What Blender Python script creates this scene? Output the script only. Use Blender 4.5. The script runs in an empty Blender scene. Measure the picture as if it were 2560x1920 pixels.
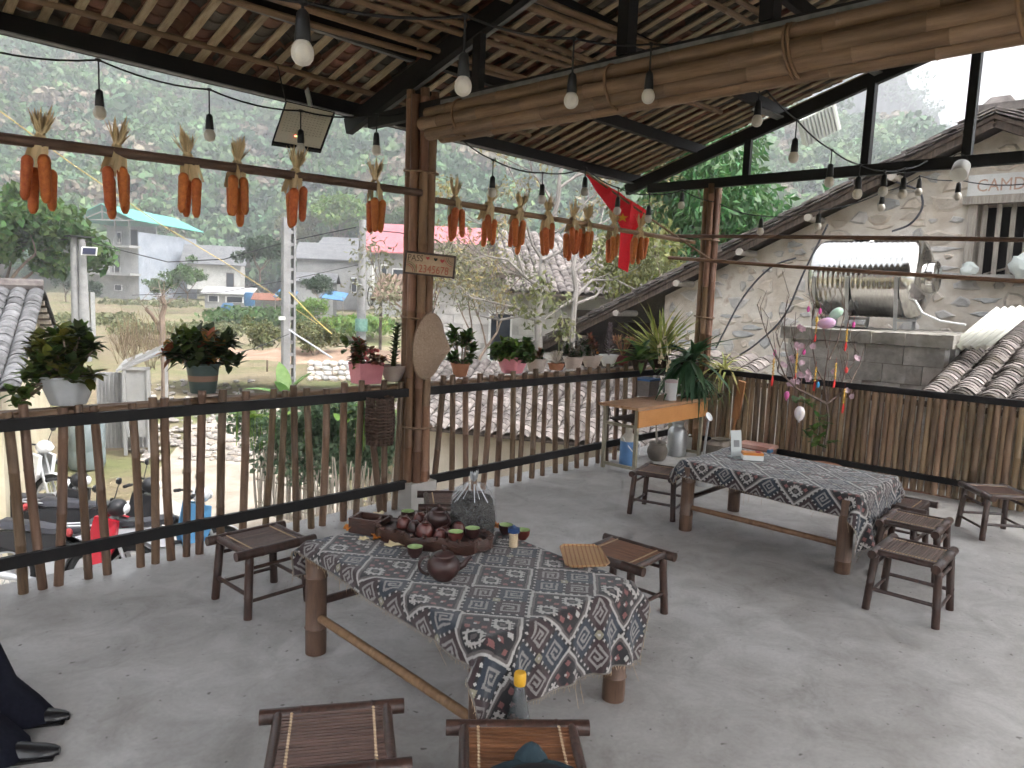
import bpy, bmesh, math, random
import numpy as np
from mathutils import Vector, Matrix, Euler
random.seed(7)
rng = np.random.default_rng(7)
scene = bpy.context.scene
COL = scene.collection
R = math.radians
PI = math.pi

# ------------------------------------------------------------------ camera
YAW, PITCH, ROLL, FOCAL, EYE = 0.75585394, 0.11833072, -0.03859873, 1842.4, 1.6
_f = Vector((math.cos(YAW) * math.cos(PITCH), math.sin(YAW) * math.cos(PITCH), -math.sin(PITCH)))
_r = Vector((math.sin(YAW), -math.cos(YAW), 0))
_d = _f.cross(_r)
CR = _r * math.cos(ROLL) + _d * math.sin(ROLL)
CD = -_r * math.sin(ROLL) + _d * math.cos(ROLL)
CF = _f
EYEP = Vector((0, 0, EYE))
cam_data = bpy.data.cameras.new('camera')
cam_data.sensor_width = 36
cam_data.lens = 36 * FOCAL / 2560
cam_data.clip_start = 0.05
cam_data.clip_end = 6000
cam = bpy.data.objects.new('camera', cam_data)
COL.objects.link(cam)
cam.matrix_world = Matrix(((CR.x, -CD.x, -CF.x, 0), (CR.y, -CD.y, -CF.y, 0), (CR.z, -CD.z, -CF.z, EYE), (0, 0, 0, 1)))
scene.camera = cam


def ray(u, v):
    return CR * ((u - 1280) / FOCAL) + CD * ((v - 960) / FOCAL) + CF


def at(u, v, x=None, y=None, z=None, d=None):
    """world point seen at photo pixel (u, v) on a given plane or at a given depth"""
    r = ray(u, v)
    if x is not None:
        t = x / r.x
    elif y is not None:
        t = y / r.y
    elif z is not None:
        t = (z - EYE) / r.z
    else:
        t = d
    return EYEP + r * t


def px(p):
    c = Vector(p) - EYEP
    w = c.dot(CF)
    return 1280 + FOCAL * c.dot(CR) / w, 960 + FOCAL * c.dot(CD) / w, w


# ------------------------------------------------------------------ sky, sun, exposure
SUN_EL, SUN_AZ = R(56), R(-75)          # azimuth measured from +X towards +Y
world = bpy.data.worlds.new('World')
scene.world = world
world.use_nodes = True
wn = world.node_tree.nodes
wl = world.node_tree.links
sky = wn.new('ShaderNodeTexSky')
sky.sky_type = 'NISHITA'
sky.sun_disc = False
sky.sun_elevation = SUN_EL
sky.sun_rotation = R(90) - SUN_AZ
sky.air_density = 1.0
sky.dust_density = 6.0
sky.ozone_density = 1.0
hs = wn.new('ShaderNodeHueSaturation')
hs.inputs['Saturation'].default_value = 0.28
wl.new(sky.outputs[0], hs.inputs['Color'])
wl.new(hs.outputs[0], wn['Background'].inputs['Color'])
wn['Background'].inputs['Strength'].default_value = 0.15
sd = bpy.data.lights.new('sun', 'SUN')
sd.energy = 0.6
sd.angle = R(25)
sd.color = (1, 0.97, 0.92)
sun = bpy.data.objects.new('sun', sd)
COL.objects.link(sun)
sv = Vector((math.cos(SUN_EL) * math.cos(SUN_AZ), math.cos(SUN_EL) * math.sin(SUN_AZ), math.sin(SUN_EL)))
sun.rotation_euler = sv.to_track_quat('Z', 'Y').to_euler()
sun.location = sv * 30
vs = scene.view_settings
vs.view_transform = 'Standard'
vs.look = 'None'
vs.gamma = 1
vs.exposure = 2.47
vs.use_curve_mapping = False
scene.render.engine = 'CYCLES'
scene.cycles.use_denoising = True
scene.cycles.use_adaptive_sampling = True
scene.cycles.adaptive_threshold = 0.055
scene.cycles.adaptive_min_samples = 12
scene.cycles.max_bounces = 5
scene.cycles.diffuse_bounces = 3
scene.cycles.glossy_bounces = 2
scene.cycles.transmission_bounces = 4
scene.cycles.transparent_max_bounces = 6
scene.cycles.volume_bounces = 0
scene.cycles.sample_clamp_indirect = 6
scene.cycles.caustics_reflective = False
scene.cycles.caustics_refractive = False

# ------------------------------------------------------------------ materials
MATS = {}


def M(name, c1, c2=None, scale=6.0, rough=0.75, bump=0.0, bscale=None, vary=0.12, hvary=0.0, metal=0.0, stretch=(1, 1, 1),
      spec=0.4, c3=None, detail=5.0, lo=0.35, hi=0.65, trans=0.0, alpha=1.0, emit=None, subs=0.0, dist=0.0):
    """procedural material: noise between colours, per-piece variation, noise bump"""
    m = bpy.data.materials.new(name)
    m.use_nodes = True
    nt = m.node_tree
    N = nt.nodes
    L = nt.links
    b = N['Principled BSDF']
    b.inputs['Roughness'].default_value = rough
    b.inputs['Metallic'].default_value = metal
    b.inputs['Specular IOR Level'].default_value = spec
    if trans:
        b.inputs['Transmission Weight'].default_value = trans
    if alpha < 1:
        b.inputs['Alpha'].default_value = alpha
    if emit:
        b.inputs['Emission Color'].default_value = (*emit[:3], 1)
        b.inputs['Emission Strength'].default_value = emit[3]
    tc = N.new('ShaderNodeTexCoord')
    oi = N.new('ShaderNodeObjectInfo')
    geo = N.new('ShaderNodeNewGeometry')
    add = N.new('ShaderNodeVectorMath')
    add.operation = 'ADD'
    mp = N.new('ShaderNodeMapping')
    mp.inputs['Scale'].default_value = stretch
    off = N.new('ShaderNodeVectorMath')
    off.operation = 'SCALE'
    cmb = N.new('ShaderNodeCombineXYZ')
    for i in range(3):
        L.new(oi.outputs['Random'], cmb.inputs[i])
    off.inputs['Scale'].default_value = 17.0
    L.new(cmb.outputs[0], off.inputs[0])
    L.new(tc.outputs['Object'], add.inputs[0])
    L.new(off.outputs[0], add.inputs[1])
    L.new(add.outputs[0], mp.inputs[0])
    noi = N.new('ShaderNodeTexNoise')
    noi.inputs['Scale'].default_value = scale
    noi.inputs['Detail'].default_value = detail
    noi.inputs['Roughness'].default_value = 0.6
    noi.inputs['Distortion'].default_value = dist
    L.new(mp.outputs[0], noi.inputs['Vector'])
    rp = N.new('ShaderNodeValToRGB')
    e = rp.color_ramp.elements
    e[0].position = lo
    e[0].color = (*c1, 1)
    e[1].position = hi
    e[1].color = (*(c2 or c1), 1)
    if c3:
        k = e.new(min(0.98, hi + 0.12))
        k.color = (*c3, 1)
    L.new(noi.outputs['Fac'], rp.inputs[0])
    col = rp.outputs[0]
    if vary or hvary:
        s = N.new('ShaderNodeMath')
        s.operation = 'ADD'
        L.new(oi.outputs['Random'], s.inputs[0])
        L.new(geo.outputs['Random Per Island'], s.inputs[1])
        fr = N.new('ShaderNodeMath')
        fr.operation = 'FRACT'
        L.new(s.outputs[0], fr.inputs[0])
        mr = N.new('ShaderNodeMapRange')
        mr.inputs['To Min'].default_value = 1 - vary
        mr.inputs['To Max'].default_value = 1 + vary
        L.new(fr.outputs[0], mr.inputs[0])
        hv = N.new('ShaderNodeHueSaturation')
        L.new(col, hv.inputs['Color'])
        L.new(mr.outputs[0], hv.inputs['Value'])
        if hvary:
            m2 = N.new('ShaderNodeMath')
            m2.operation = 'MULTIPLY'
            m2.inputs[1].default_value = 7.31
            L.new(fr.outputs[0], m2.inputs[0])
            f2 = N.new('ShaderNodeMath')
            f2.operation = 'FRACT'
            L.new(m2.outputs[0], f2.inputs[0])
            r2 = N.new('ShaderNodeMapRange')
            r2.inputs['To Min'].default_value = 0.5 - hvary
            r2.inputs['To Max'].default_value = 0.5 + hvary
            L.new(f2.outputs[0], r2.inputs[0])
            L.new(r2.outputs[0], hv.inputs['Hue'])
        col = hv.outputs[0]
    L.new(col, b.inputs['Base Color'])
    if bump:
        n2 = N.new('ShaderNodeTexNoise')
        n2.inputs['Scale'].default_value = bscale or scale * 3
        n2.inputs['Detail'].default_value = 4
        L.new(mp.outputs[0], n2.inputs['Vector'])
        bp = N.new('ShaderNodeBump')
        bp.inputs['Strength'].default_value = bump
        bp.inputs['Distance'].default_value = 0.02
        L.new(n2.outputs['Fac'], bp.inputs['Height'])
        L.new(bp.outputs[0], b.inputs['Normal'])
    if subs:
        b.inputs['Subsurface Weight'].default_value = subs
        b.inputs['Subsurface Radius'].default_value = (0.02, 0.02, 0.01)
    MATS[name] = m
    return m


def leafM(name, c1, c2, vary=0.3, hvary=0.03, rough=0.5, tr=0.35):
    m = M(name, c1, c2, scale=9, rough=rough, vary=vary, hvary=hvary, spec=0.35)
    N = m.node_tree.nodes
    L = m.node_tree.links
    b = N['Principled BSDF']
    src = b.inputs['Base Color'].links[0].from_socket
    t = N.new('ShaderNodeBsdfTranslucent')
    L.new(src, t.inputs['Color'])
    mx = N.new('ShaderNodeMixShader')
    mx.inputs[0].default_value = tr
    L.new(b.outputs[0], mx.inputs[1])
    L.new(t.outputs[0], mx.inputs[2])
    L.new(mx.outputs[0], N['Material Output'].inputs['Surface'])
    return m


# ------------------------------------------------------------------ mesh helpers
class MB:
    def __init__(self):
        self.v = []
        self.f = []
        self.m = []
        self.mi = 0

    def raw(self, vs, fs):
        o = len(self.v)
        self.v += [tuple(p) for p in vs]
        self.f += [tuple(i + o for i in f) for f in fs]
        self.m += [self.mi] * len(fs)
        return self

    def box(self, c, s, rot=None, taper=1.0):
        hx, hy, hz = s[0] / 2, s[1] / 2, s[2] / 2
        pts = []
        for z, k in ((-hz, 1.0), (hz, taper)):
            for x, y in ((-hx, -hy), (hx, -hy), (hx, hy), (-hx, hy)):
                pts.append(Vector((x * k, y * k, z)))
        if rot is not None:
            if not isinstance(rot, Matrix):
                rot = Euler(rot).to_matrix()
            pts = [rot @ p for p in pts]
        pts = [p + Vector(c) for p in pts]
        return self.raw(pts, [(0, 3, 2, 1), (4, 5, 6, 7), (0, 1, 5, 4), (1, 2, 6, 5), (2, 3, 7, 6), (3, 0, 4, 7)])

    def bar(self, a, b, w, h, up=(0, 0, 1)):
        """box beam from a to b, w sideways, h along up"""
        a = Vector(a)
        b = Vector(b)
        t = (b - a)
        ln = t.length
        t.normalize()
        s = t.cross(Vector(up))
        if s.length < 1e-5:
            s = t.cross(Vector((1, 0, 0)))
        s.normalize()
        u = s.cross(t)
        rot = Matrix((t, s, u)).transposed()
        return self.box((a + b) / 2, (ln, w, h), rot)

    def tube(self, pts, rad, seg=8, caps=True, closed=False):
        pts = [Vector(p) for p in pts]
        n = len(pts)
        if not hasattr(rad, '__len__'):
            rad = [rad] * n
        vs = []
        ref = None
        for i, p in enumerate(pts):
            if closed:
                t = pts[(i + 1) % n] - pts[i - 1]
            else:
                t = pts[min(i + 1, n - 1)] - pts[max(i - 1, 0)]
            if t.length < 1e-9:
                t = Vector((0, 0, 1))
            t.normalize()
            if ref is None:
                ref = t.orthogonal().normalized()
            s = (ref - t * ref.dot(t))
            if s.length < 1e-6:
                s = t.orthogonal()
            s.normalize()
            ref = s
            q = t.cross(s)
            for k in range(seg):
                a = 2 * PI * k / seg
                vs.append(p + (s * math.cos(a) + q * math.sin(a)) * rad[i])
        fs = []
        for i in range(n if closed else n - 1):
            j = (i + 1) % n
            for k in range(seg):
                l = (k + 1) % seg
                fs.append((i * seg + k, i * seg + l, j * seg + l, j * seg + k))
        if caps and not closed:
            fs.append(tuple(reversed(range(seg))))
            fs.append(tuple((n - 1) * seg + k for k in range(seg)))
        return self.raw(vs, fs)

    def lathe(self, prof, seg=20, c=(0, 0, 0), rot=None, caps=True, sx=1.0, sy=1.0, lobes=0, lobe=0.0):
        vs = []
        for r, z in prof:
            for k in range(seg):
                a = 2 * PI * k / seg
                q = r * (1 + lobe * math.cos(lobes * a)) if lobes else r
                vs.append(Vector((q * math.cos(a) * sx, q * math.sin(a) * sy, z)))
        if rot is not None:
            if not isinstance(rot, Matrix):
                rot = Euler(rot).to_matrix()
            vs = [rot @ p for p in vs]
        vs = [p + Vector(c) for p in vs]
        fs = []
        n = len(prof)
        for i in range(n - 1):
            for k in range(seg):
                l = (k + 1) % seg
                fs.append((i * seg + k, i * seg + l, (i + 1) * seg + l, (i + 1) * seg + k))
        if caps:
            fs.append(tuple(reversed(range(seg))))
            fs.append(tuple((n - 1) * seg + k for k in range(seg)))
        return self.raw(vs, fs)

    def ball(self, c, r, seg=12, rings=8, s=(1, 1, 1), rot=None):
        prof = []
        for i in range(rings + 1):
            a = -PI / 2 + PI * i / rings
            prof.append((max(1e-4, r * math.cos(a)), r * math.sin(a)))
        o = len(self.v)
        self.lathe(prof, seg, (0, 0, 0), None, True)
        mt = Euler(rot).to_matrix() if rot is not None and not isinstance(rot, Matrix) else rot
        for i in range(o, len(self.v)):
            p = Vector((self.v[i][0] * s[0], self.v[i][1] * s[1], self.v[i][2] * s[2]))
            if mt is not None:
                p = mt @ p
            self.v[i] = tuple(p + Vector(c))
        return self

    def leaf(self, base, d, up, ln, w, bend=0.25, fold=0.15, n=3):
        """a pointed leaf blade: n segments, folded on its midrib, drooping"""
        d = Vector(d).normalized()
        up = Vector(up)
        s = d.cross(up)
        if s.length < 1e-4:
            s = d.orthogonal()
        s.normalize()
        u = s.cross(d).normalized()
        vs = []
        base = Vector(base)
        for i in range(n + 1):
            t = i / n
            p = base + d * (ln * t) - u * (bend * ln * t * t)
            ww = w * (math.sin(PI * min(1, (t * 0.86 + 0.12))) ** 0.8) if i < n else 0.001
            vs += [p - s * ww / 2 + u * fold * ww, p, p + s * ww / 2 + u * fold * ww]
        fs = []
        for i in range(n):
            a = i * 3
            fs += [(a, a + 1, a + 4, a + 3), (a + 1, a + 2, a + 5, a + 4)]
        return self.raw(vs, fs)

    def build(self, name, mats, parent=None, smooth=True, ang=40, loc=None, rot=None, kind=None):
        me = bpy.data.meshes.new(name)
        me.from_pydata(self.v, [], self.f)
        if not isinstance(mats, (list, tuple)):
            mats = [mats]
        for m in mats:
            me.materials.append(m)
        if len(mats) > 1:
            me.polygons.foreach_set('material_index', self.m)
        if smooth:
            me.polygons.foreach_set('use_smooth', [True] * len(me.polygons))
            me.set_sharp_from_angle(angle=R(ang))
        me.update()
        return link(name, me, parent, loc, rot, kind)


def link(name, me, parent=None, loc=None, rot=None, kind=None):
    o = bpy.data.objects.new(name, me)
    COL.objects.link(o)
    if parent is not None:
        o.parent = parent
    if loc is not None:
        o.location = loc
    if rot is not None:
        o.rotation_euler = rot
    if kind:
        o['kind'] = kind
    return o


def tag(o, label=None, cat=None, group=None, kind=None):
    if label:
        o['label'] = label
    if cat:
        o['category'] = cat
    if group:
        o['group'] = group
    if kind:
        o['kind'] = kind
    return o


def thing(name, label, cat, loc=(0, 0, 0), rot=(0, 0, 0), group=None):
    o = link(name, None, None, loc, rot)
    o.empty_display_size = 0.1
    return tag(o, label, cat, group)


def kids(o):
    return [c for c in bpy.data.objects if c.parent == o]


def copy_tree(o, parent=None, ch=None):
    c = o.copy()
    COL.objects.link(c)
    c.parent = parent
    for k in (ch[o] if ch else kids(o)):
        copy_tree(k, c, ch)
    return c


def npmesh(name, V, F, mats, parent=None, smooth=False, loc=None, kind=None):
    """fast mesh from numpy arrays of verts (n,3) and equal-sided faces (m,k)"""
    me = bpy.data.meshes.new(name)
    V = np.asarray(V, np.float32)
    F = np.asarray(F, np.int32)
    me.vertices.add(len(V))
    me.vertices.foreach_set('co', V.ravel())
    k = F.shape[1]
    me.loops.add(F.size)
    me.loops.foreach_set('vertex_index', F.ravel())
    me.polygons.add(len(F))
    me.polygons.foreach_set('loop_start', np.arange(0, F.size, k, dtype=np.int32))
    me.polygons.foreach_set('loop_total', np.full(len(F), k, np.int32))
    for m in (mats if isinstance(mats, (list, tuple)) else [mats]):
        me.materials.append(m)
    me.update(calc_edges=True)
    if smooth:
        me.polygons.foreach_set('use_smooth', [True] * len(me.polygons))
    return link(name, me, parent, loc, None, kind)


def leafcloud(centres, radii, n, size, aspect=0.5, flat=0.5, outward=0.6, seed=1, droop=0.0, shell=0.0):
    """numpy cloud of leaf blades (rhombic, folded) in clumps; returns V, F"""
    g = np.random.default_rng(seed)
    centres = np.asarray(centres, float)
    radii = np.asarray(radii, float)
    k = g.integers(0, len(centres), n)
    dirs = g.normal(size=(n, 3))
    dirs /= np.linalg.norm(dirs, axis=1)[:, None]
    rr = g.random(n) ** 0.45
    pos = centres[k] + dirs * radii[k] * rr[:, None]
    ax = dirs * outward + g.normal(size=(n, 3)) * 0.6
    ax[:, 2] -= droop
    ax /= np.linalg.norm(ax, axis=1)[:, None]
    nr = g.normal(size=(n, 3)) * (1 - flat)
    nr[:, 2] += flat * 1.5
    nr += dirs * shell
    if shell:
        ax = ax - dirs * ((ax * dirs).sum(1) * .8)[:, None]
        ax /= np.linalg.norm(ax, axis=1)[:, None]
    sd_ = np.cross(ax, nr)
    sd_ /= np.linalg.norm(sd_, axis=1)[:, None] + 1e-9
    up = np.cross(sd_, ax)
    s = size * (0.6 + 0.8 * g.random(n))
    a = pos
    b = pos + ax * (s * 0.5)[:, None] + sd_ * (s * aspect * 0.5)[:, None] + up * (s * 0.08)[:, None]
    c = pos + ax * s[:, None] - up * (s * 0.1)[:, None]
    d = pos + ax * (s * 0.5)[:, None] - sd_ * (s * aspect * 0.5)[:, None] + up * (s * 0.08)[:, None]
    V = np.stack([a, b, c, d], 1).reshape(-1, 3)
    F = np.arange(n * 4).reshape(-1, 4)
    return V, F


def bamboo_pts(ln, r, seed, gap=0.3, bow=0.004, taper=0.9):
    g = random.Random(seed)
    zs = []
    rs = []
    z = 0
    nz = g.uniform(0.05, gap)
    cuts = [0.0]
    while nz < ln - 0.02:
        cuts += [nz - 0.006, nz, nz + 0.006]
        nz += gap * g.uniform(0.85, 1.15)
    cuts.append(ln)
    bx, by = g.uniform(-1, 1) * bow, g.uniform(-1, 1) * bow
    pts = []
    for i, c in enumerate(cuts):
        t = c / ln
        k = 1 - (1 - taper) * t
        node = (i % 3 == 2) and i < len(cuts) - 1
        pts.append(Vector((bx * math.sin(PI * t) * 8 * ln, by * math.sin(PI * t) * 8 * ln, c)))
        rs.append(r * k * (1.10 if node else 1.0))
    return pts, rs


def bamboo_mesh(ln, r, seed, seg=9, gap=0.3, bow=0.004, taper=0.92, mat=None):
    b = MB()
    p, rs = bamboo_pts(ln, r, seed, gap, bow, taper)
    b.tube(p, rs, seg)
    me = bpy.data.meshes.new('bamboo_pole')
    me.from_pydata(b.v, [], b.f)
    me.materials.append(mat)
    me.polygons.foreach_set('use_smooth', [True] * len(me.polygons))
    me.set_sharp_from_angle(angle=R(50))
    return me


def along(o, a, b):
    """place an object whose mesh runs from 0 along +z so it goes from a towards b"""
    a = Vector(a)
    b = Vector(b)
    o.location = a
    o.rotation_euler = (b - a).to_track_quat('Z', 'Y').to_euler()
    return o


def pole(name, a, b, r, mat, parent=None, seed=1, seg=9, gap=0.3, bow=0.002, taper=0.95):
    a = Vector(a)
    b = Vector(b)
    o = link(name, bamboo_mesh((b - a).length, r, seed, seg, gap, bow, taper, mat), parent)
    return along(o, a, b)


def smooth(pts, n=5):
    """Catmull-Rom through the points"""
    q = [Vector(p) for p in pts]
    q = [q[0]] + q + [q[-1]]
    out = []
    for i in range(1, len(q) - 2):
        for k in range(n):
            t = k / n
            out.append(.5 * (2 * q[i] + (q[i + 1] - q[i - 1]) * t + (2 * q[i - 1] - 5 * q[i] + 4 * q[i + 1] - q[i + 2]) * t * t + (3 * q[i] - q[i - 1] - 3 * q[i + 1] + q[i + 2]) * t ** 3))
    return out + [q[-1]]


def sag(a, b, s, n=10):
    a = Vector(a)
    b = Vector(b)
    return [a.lerp(b, i / n) - Vector((0, 0, s * 4 * (i / n) * (1 - i / n))) for i in range(n + 1)]


# ------------------------------------------------------------------ palette
BAMBOO = M('bamboo', (.15, .078, .042), (.225, .125, .072), scale=7, stretch=(6, 6, .7), rough=.5, bump=.15, vary=.28, hvary=.012)
BAMBOO_DARK = M('bamboo dark', (.10, .060, .037), (.18, .11, .068), scale=7, stretch=(6, 6, .7), rough=.5, bump=.15, vary=.25, hvary=.012)
BAMBOO_PALE = M('bamboo pale', (.145, .088, .050), (.245, .155, .095), scale=6, stretch=(6, 6, .6), rough=.5, bump=.15, vary=.15)
FENCE_BAMBOO = M('bamboo fence', (.14, .088, .052), (.33, .22, .13), scale=4, stretch=(5, 5, .6), rough=.5, bump=.2, vary=.35, hvary=.012)
STOOL = M('stained bamboo', (.030, .0155, .012), (.070, .036, .027), scale=9, stretch=(5, 5, .8), rough=.33, bump=.1, vary=.22, spec=.5)
SLAT = M('stool slat', (.105, .060, .048), (.18, .105, .085), scale=10, stretch=(1, 8, 8), rough=.34, bump=.1, vary=.3, spec=.6)
SLAT2 = M('stool slat orange', (.18, .075, .036), (.28, .125, .062), scale=10, stretch=(1, 8, 8), rough=.38, bump=.1, vary=.18, spec=.5)
LATH = M('lath', (.30, .225, .14), (.44, .355, .245), scale=8, stretch=(6, 1, 6), rough=.7, vary=.2)
TILE_O = M('roof tile orange', (.125, .058, .04), (.215, .10, .068), scale=7, rough=.85, bump=.2, vary=.3, c3=(.17, .12, .09), hvary=.01)
TILE_G = M('roof tile grey', (.062, .053, .045), (.125, .108, .09), scale=7, rough=.9, bump=.25, vary=.35, c3=(.15, .11, .08))
TILE_W = M('weathered tile', (.125, .108, .10), (.265, .235, .22), scale=8, rough=.9, bump=.3, vary=.35, c3=(.35, .315, .295), hvary=.01)
STEEL = M('black steel', (.006, .0055, .006), (.011, .010, .011), scale=12, rough=.55, vary=0, spec=.25)
STEEL_G = M('grey primer steel', (.13, .135, .14), (.22, .22, .22), scale=14, rough=.6, vary=0)
CONC = M('concrete', (.36, .34, .31), (.46, .44, .41), scale=3, rough=.85, bump=.2, vary=.05)
CORD = M('black cable', (.012, .012, .013), rough=.5, vary=0)
SOCKET = M('black lamp socket', (.014, .014, .015), rough=.4, vary=0)
BULB = M('frosted bulb', (.62, .58, .52), rough=.3, vary=.03, trans=.1)
ROPE = M('natural cord', (.50, .36, .22), (.62, .48, .33), scale=60, rough=.9, vary=.1)
WHITE = M('white paint', (.74, .74, .72), (.80, .80, .79), scale=5, rough=.5, vary=.03)
DIRT = M('bare earth', (.36, .28, .20), (.48, .40, .31), scale=.9, rough=.95, bump=.5, bscale=5, vary=0, c3=(.60, .54, .47))
CHROME = M('stainless steel', (.62, .61, .58), (.70, .69, .66), scale=4, rough=.16, metal=1.0, vary=0)
GALV = M('galvanised steel', (.42, .43, .44), (.52, .53, .53), scale=8, rough=.4, metal=.7, vary=.05)
TERRA = M('terracotta', (.33, .14, .08), (.42, .19, .11), scale=8, rough=.8, vary=.08)
SOIL = M('potting soil', (.035, .024, .016), (.06, .04, .028), scale=40, rough=1, bump=.6, vary=0)
BARK_W = M('pale bark', (.17, .155, .14), (.28, .26, .24), scale=7, stretch=(1, 1, .3), rough=.9, bump=.3, vary=.05)
BARK = M('brown bark', (.15, .11, .08), (.26, .20, .16), scale=7, stretch=(1, 1, .3), rough=.95, bump=.4, vary=.05)
LEAF = leafM('leaf green', (.045, .095, .022), (.09, .17, .035))
LEAF_L = leafM('leaf light green', (.10, .19, .035), (.19, .30, .06))
LEAF_D = leafM('leaf dark green', (.018, .045, .018), (.045, .085, .028))
LEAF_O = leafM('leaf olive', (.11, .125, .05), (.20, .21, .09))
LEAF_R = leafM('leaf reddish', (.13, .05, .03), (.24, .10, .05))
LEAF_S = leafM('leaf succulent grey', (.16, .16, .14), (.27, .25, .22))
LEAF_M = leafM('mango leaf', (.035, .105, .03), (.08, .20, .055), rough=.4)
DRY = leafM('dry grass', (.20, .15, .09), (.30, .24, .15))


def floor_mat():
    m = bpy.data.materials.new('worn concrete floor')
    m.use_nodes = True
    N = m.node_tree.nodes
    L = m.node_tree.links
    b = N['Principled BSDF']
    tc = N.new('ShaderNodeTexCoord')

    def noise(sc, det=6, rg=.6, dist=0.0):
        n = N.new('ShaderNodeTexNoise')
        n.inputs['Scale'].default_value = sc
        n.inputs['Detail'].default_value = det
        n.inputs['Roughness'].default_value = rg
        n.inputs['Distortion'].default_value = dist
        L.new(tc.outputs['Object'], n.inputs['Vector'])
        return n

    def ramp(src, *st):
        r = N.new('ShaderNodeValToRGB')
        e = r.color_ramp.elements
        e[0].position, e[0].color = st[0][0], (*st[0][1], 1)
        e[1].position, e[1].color = st[1][0], (*st[1][1], 1)
        for p, c in st[2:]:
            e.new(p).color = (*c, 1)
        L.new(src, r.inputs[0])
        return r

    def mul(a, c, f=1.0):
        x = N.new('ShaderNodeMix')
        x.data_type = 'RGBA'
        x.blend_type = 'MULTIPLY'
        x.inputs[0].default_value = f
        L.new(a, x.inputs[6])
        L.new(c, x.inputs[7])
        return x.outputs[2]
    big = ramp(noise(.75, 7, .62, .6).outputs[0], (.28, (.325, .31, .29)), (.70, (.545, .54, .525)), (.5, (.455, .445, .43)))
    mid = ramp(noise(3.6, 8, .7, .8).outputs[0], (.28, (.55, .53, .50)), (.60, (1, 1, 1)))
    fine = ramp(noise(55, 3).outputs[0], (.25, (.86, .86, .86)), (.7, (1, 1, 1)))
    spots = ramp(noise(26, 2, .5).outputs[0], (.27, (.25, .23, .21)), (.295, (1, 1, 1)))
    pale = ramp(noise(2.1, 9, .75).outputs[0], (.60, (1, 1, 1)), (.72, (1.14, 1.13, 1.10)))
    c = mul(big.outputs[0], mid.outputs[0], .75)
    c = mul(c, fine.outputs[0])
    c = mul(c, spots.outputs[0], .8)
    c = mul(c, pale.outputs[0], .8)
    L.new(c, b.inputs['Base Color'])
    rr = ramp(noise(2.3, 6).outputs[0], (.3, (.42,) * 3), (.7, (.68,) * 3))
    L.new(rr.outputs[0], b.inputs['Roughness'])
    bp = N.new('ShaderNodeBump')
    bp.inputs['Strength'].default_value = .18
    bp.inputs['Distance'].default_value = .01
    L.new(noise(22, 6).outputs[0], bp.inputs['Height'])
    L.new(bp.outputs[0], b.inputs['Normal'])
    return m


FLOOR = floor_mat()
# ------------------------------------------------------------------ deck floor
b = MB()
b.box((3.05, 1.15, -.15), (8.95, 6.6, .3))
fl = b.build('floor', FLOOR, smooth=False)
tag(fl, kind='structure')
b = MB()
b.box((3.05, 1.2, -1.15), (8.6, 6.2, 1.699))
dw = b.build('deck_wall', CONC, smooth=False)
tag(dw, kind='structure')

# ------------------------------------------------------------------ pavilion roof
FY, FX = 4.22, 7.22
RY, EY = 1.55, 5.04
SL = .305
EZ = 3.05                      # roof line (under the laths) at the eave


def rz(y):
    return EZ + SL * (EY - y)


roof = thing('pavilion_roof', 'dark steel roof frame with bamboo laths and clay tiles overhead', 'roof')


def beam(name, a, c, w, h, mat=STEEL, parent=roof):
    o = MB().bar(a, c, w, h).build(name, mat, parent, smooth=False)
    return o


X0, X1 = -.95, 7.42  # unseen left roof end cut short to let more light onto the deck
beam('eave_beam', (X0, EY, EZ - .06), (X1, EY, EZ - .06), .05, .11)
b = MB().bar((X0, EY - .035, EZ - .113), (X1, EY - .035, EZ - .113), .05, .008)
b.build('beam_lip', STEEL_G, roof, smooth=False)
beam('eave_beam', (X0, 2 * RY - EY, EZ - .06), (X1, 2 * RY - EY, EZ - .06), .05, .11)
for y in (4.22, 3.34, 2.45, 1.62, .75, -.2, -1.1):
    yy = y if y >= RY else 2 * RY - y
    for xa, xb in ((X0, 3.36), (3.48, X1)):
        beam('purlin', (xa, y, rz(yy) - .055), (xb, y, rz(yy) - .055), .055, .10)
    if y > RY:
        MB().bar((X0, y + .032, rz(yy) - .104), (3.36, y + .032, rz(yy) - .104), .035, .006).build('purlin_lip', STEEL_G, roof, smooth=False)
for i, tx in enumerate((-.38, 3.42, 7.22)):
    beam('rafter', (tx, EY + .06, rz(EY + .06) - .16), (tx, RY, rz(RY) - .16), .06, .12)
    beam('rafter', (tx, 2 * RY - EY, EZ - .16), (tx, RY + .03, rz(RY) - .165), .06, .12)
    beam('tie_beam', (tx, 4.80, 2.868), (tx, -1.9, 2.868), .055, .096)
    for py in (3.63, 2.47, 1.66, .6, -.4):
        yy = py if py >= RY else 2 * RY - py
        MB().bar((tx, py, 2.917), (tx, py, rz(yy) - .20), .085 if py < 3 else .05, .07, (0, 1, 0)).build('king_post' if abs(py - 1.66) < .1 else 'strut', STEEL, roof, smooth=False)
# grey primed lip of the middle tie beam and rafter
MB().bar((3.385, 3.95, 2.862), (3.385, -1.0, 2.862), .012, .07).build('beam_lip', STEEL_G, roof, smooth=False)
MB().bar((3.46, EY - .1, rz(EY - .1) - .225), (3.46, RY + .2, rz(RY + .2) - .225), .03, .006).build('rafter_lip', STEEL_G, roof, smooth=False)
for (y, z0) in ((3.32, 0), (2.44, 0)):
    a = Vector((6.75, y + .05, rz(y) - .12))
    c = Vector((7.2, y - .02, rz(y) - .14))
    MB().bar(a, c, .07, .012, (0, .3, 1)).build('bracket_plate', STEEL_G, roof, smooth=False)
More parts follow.
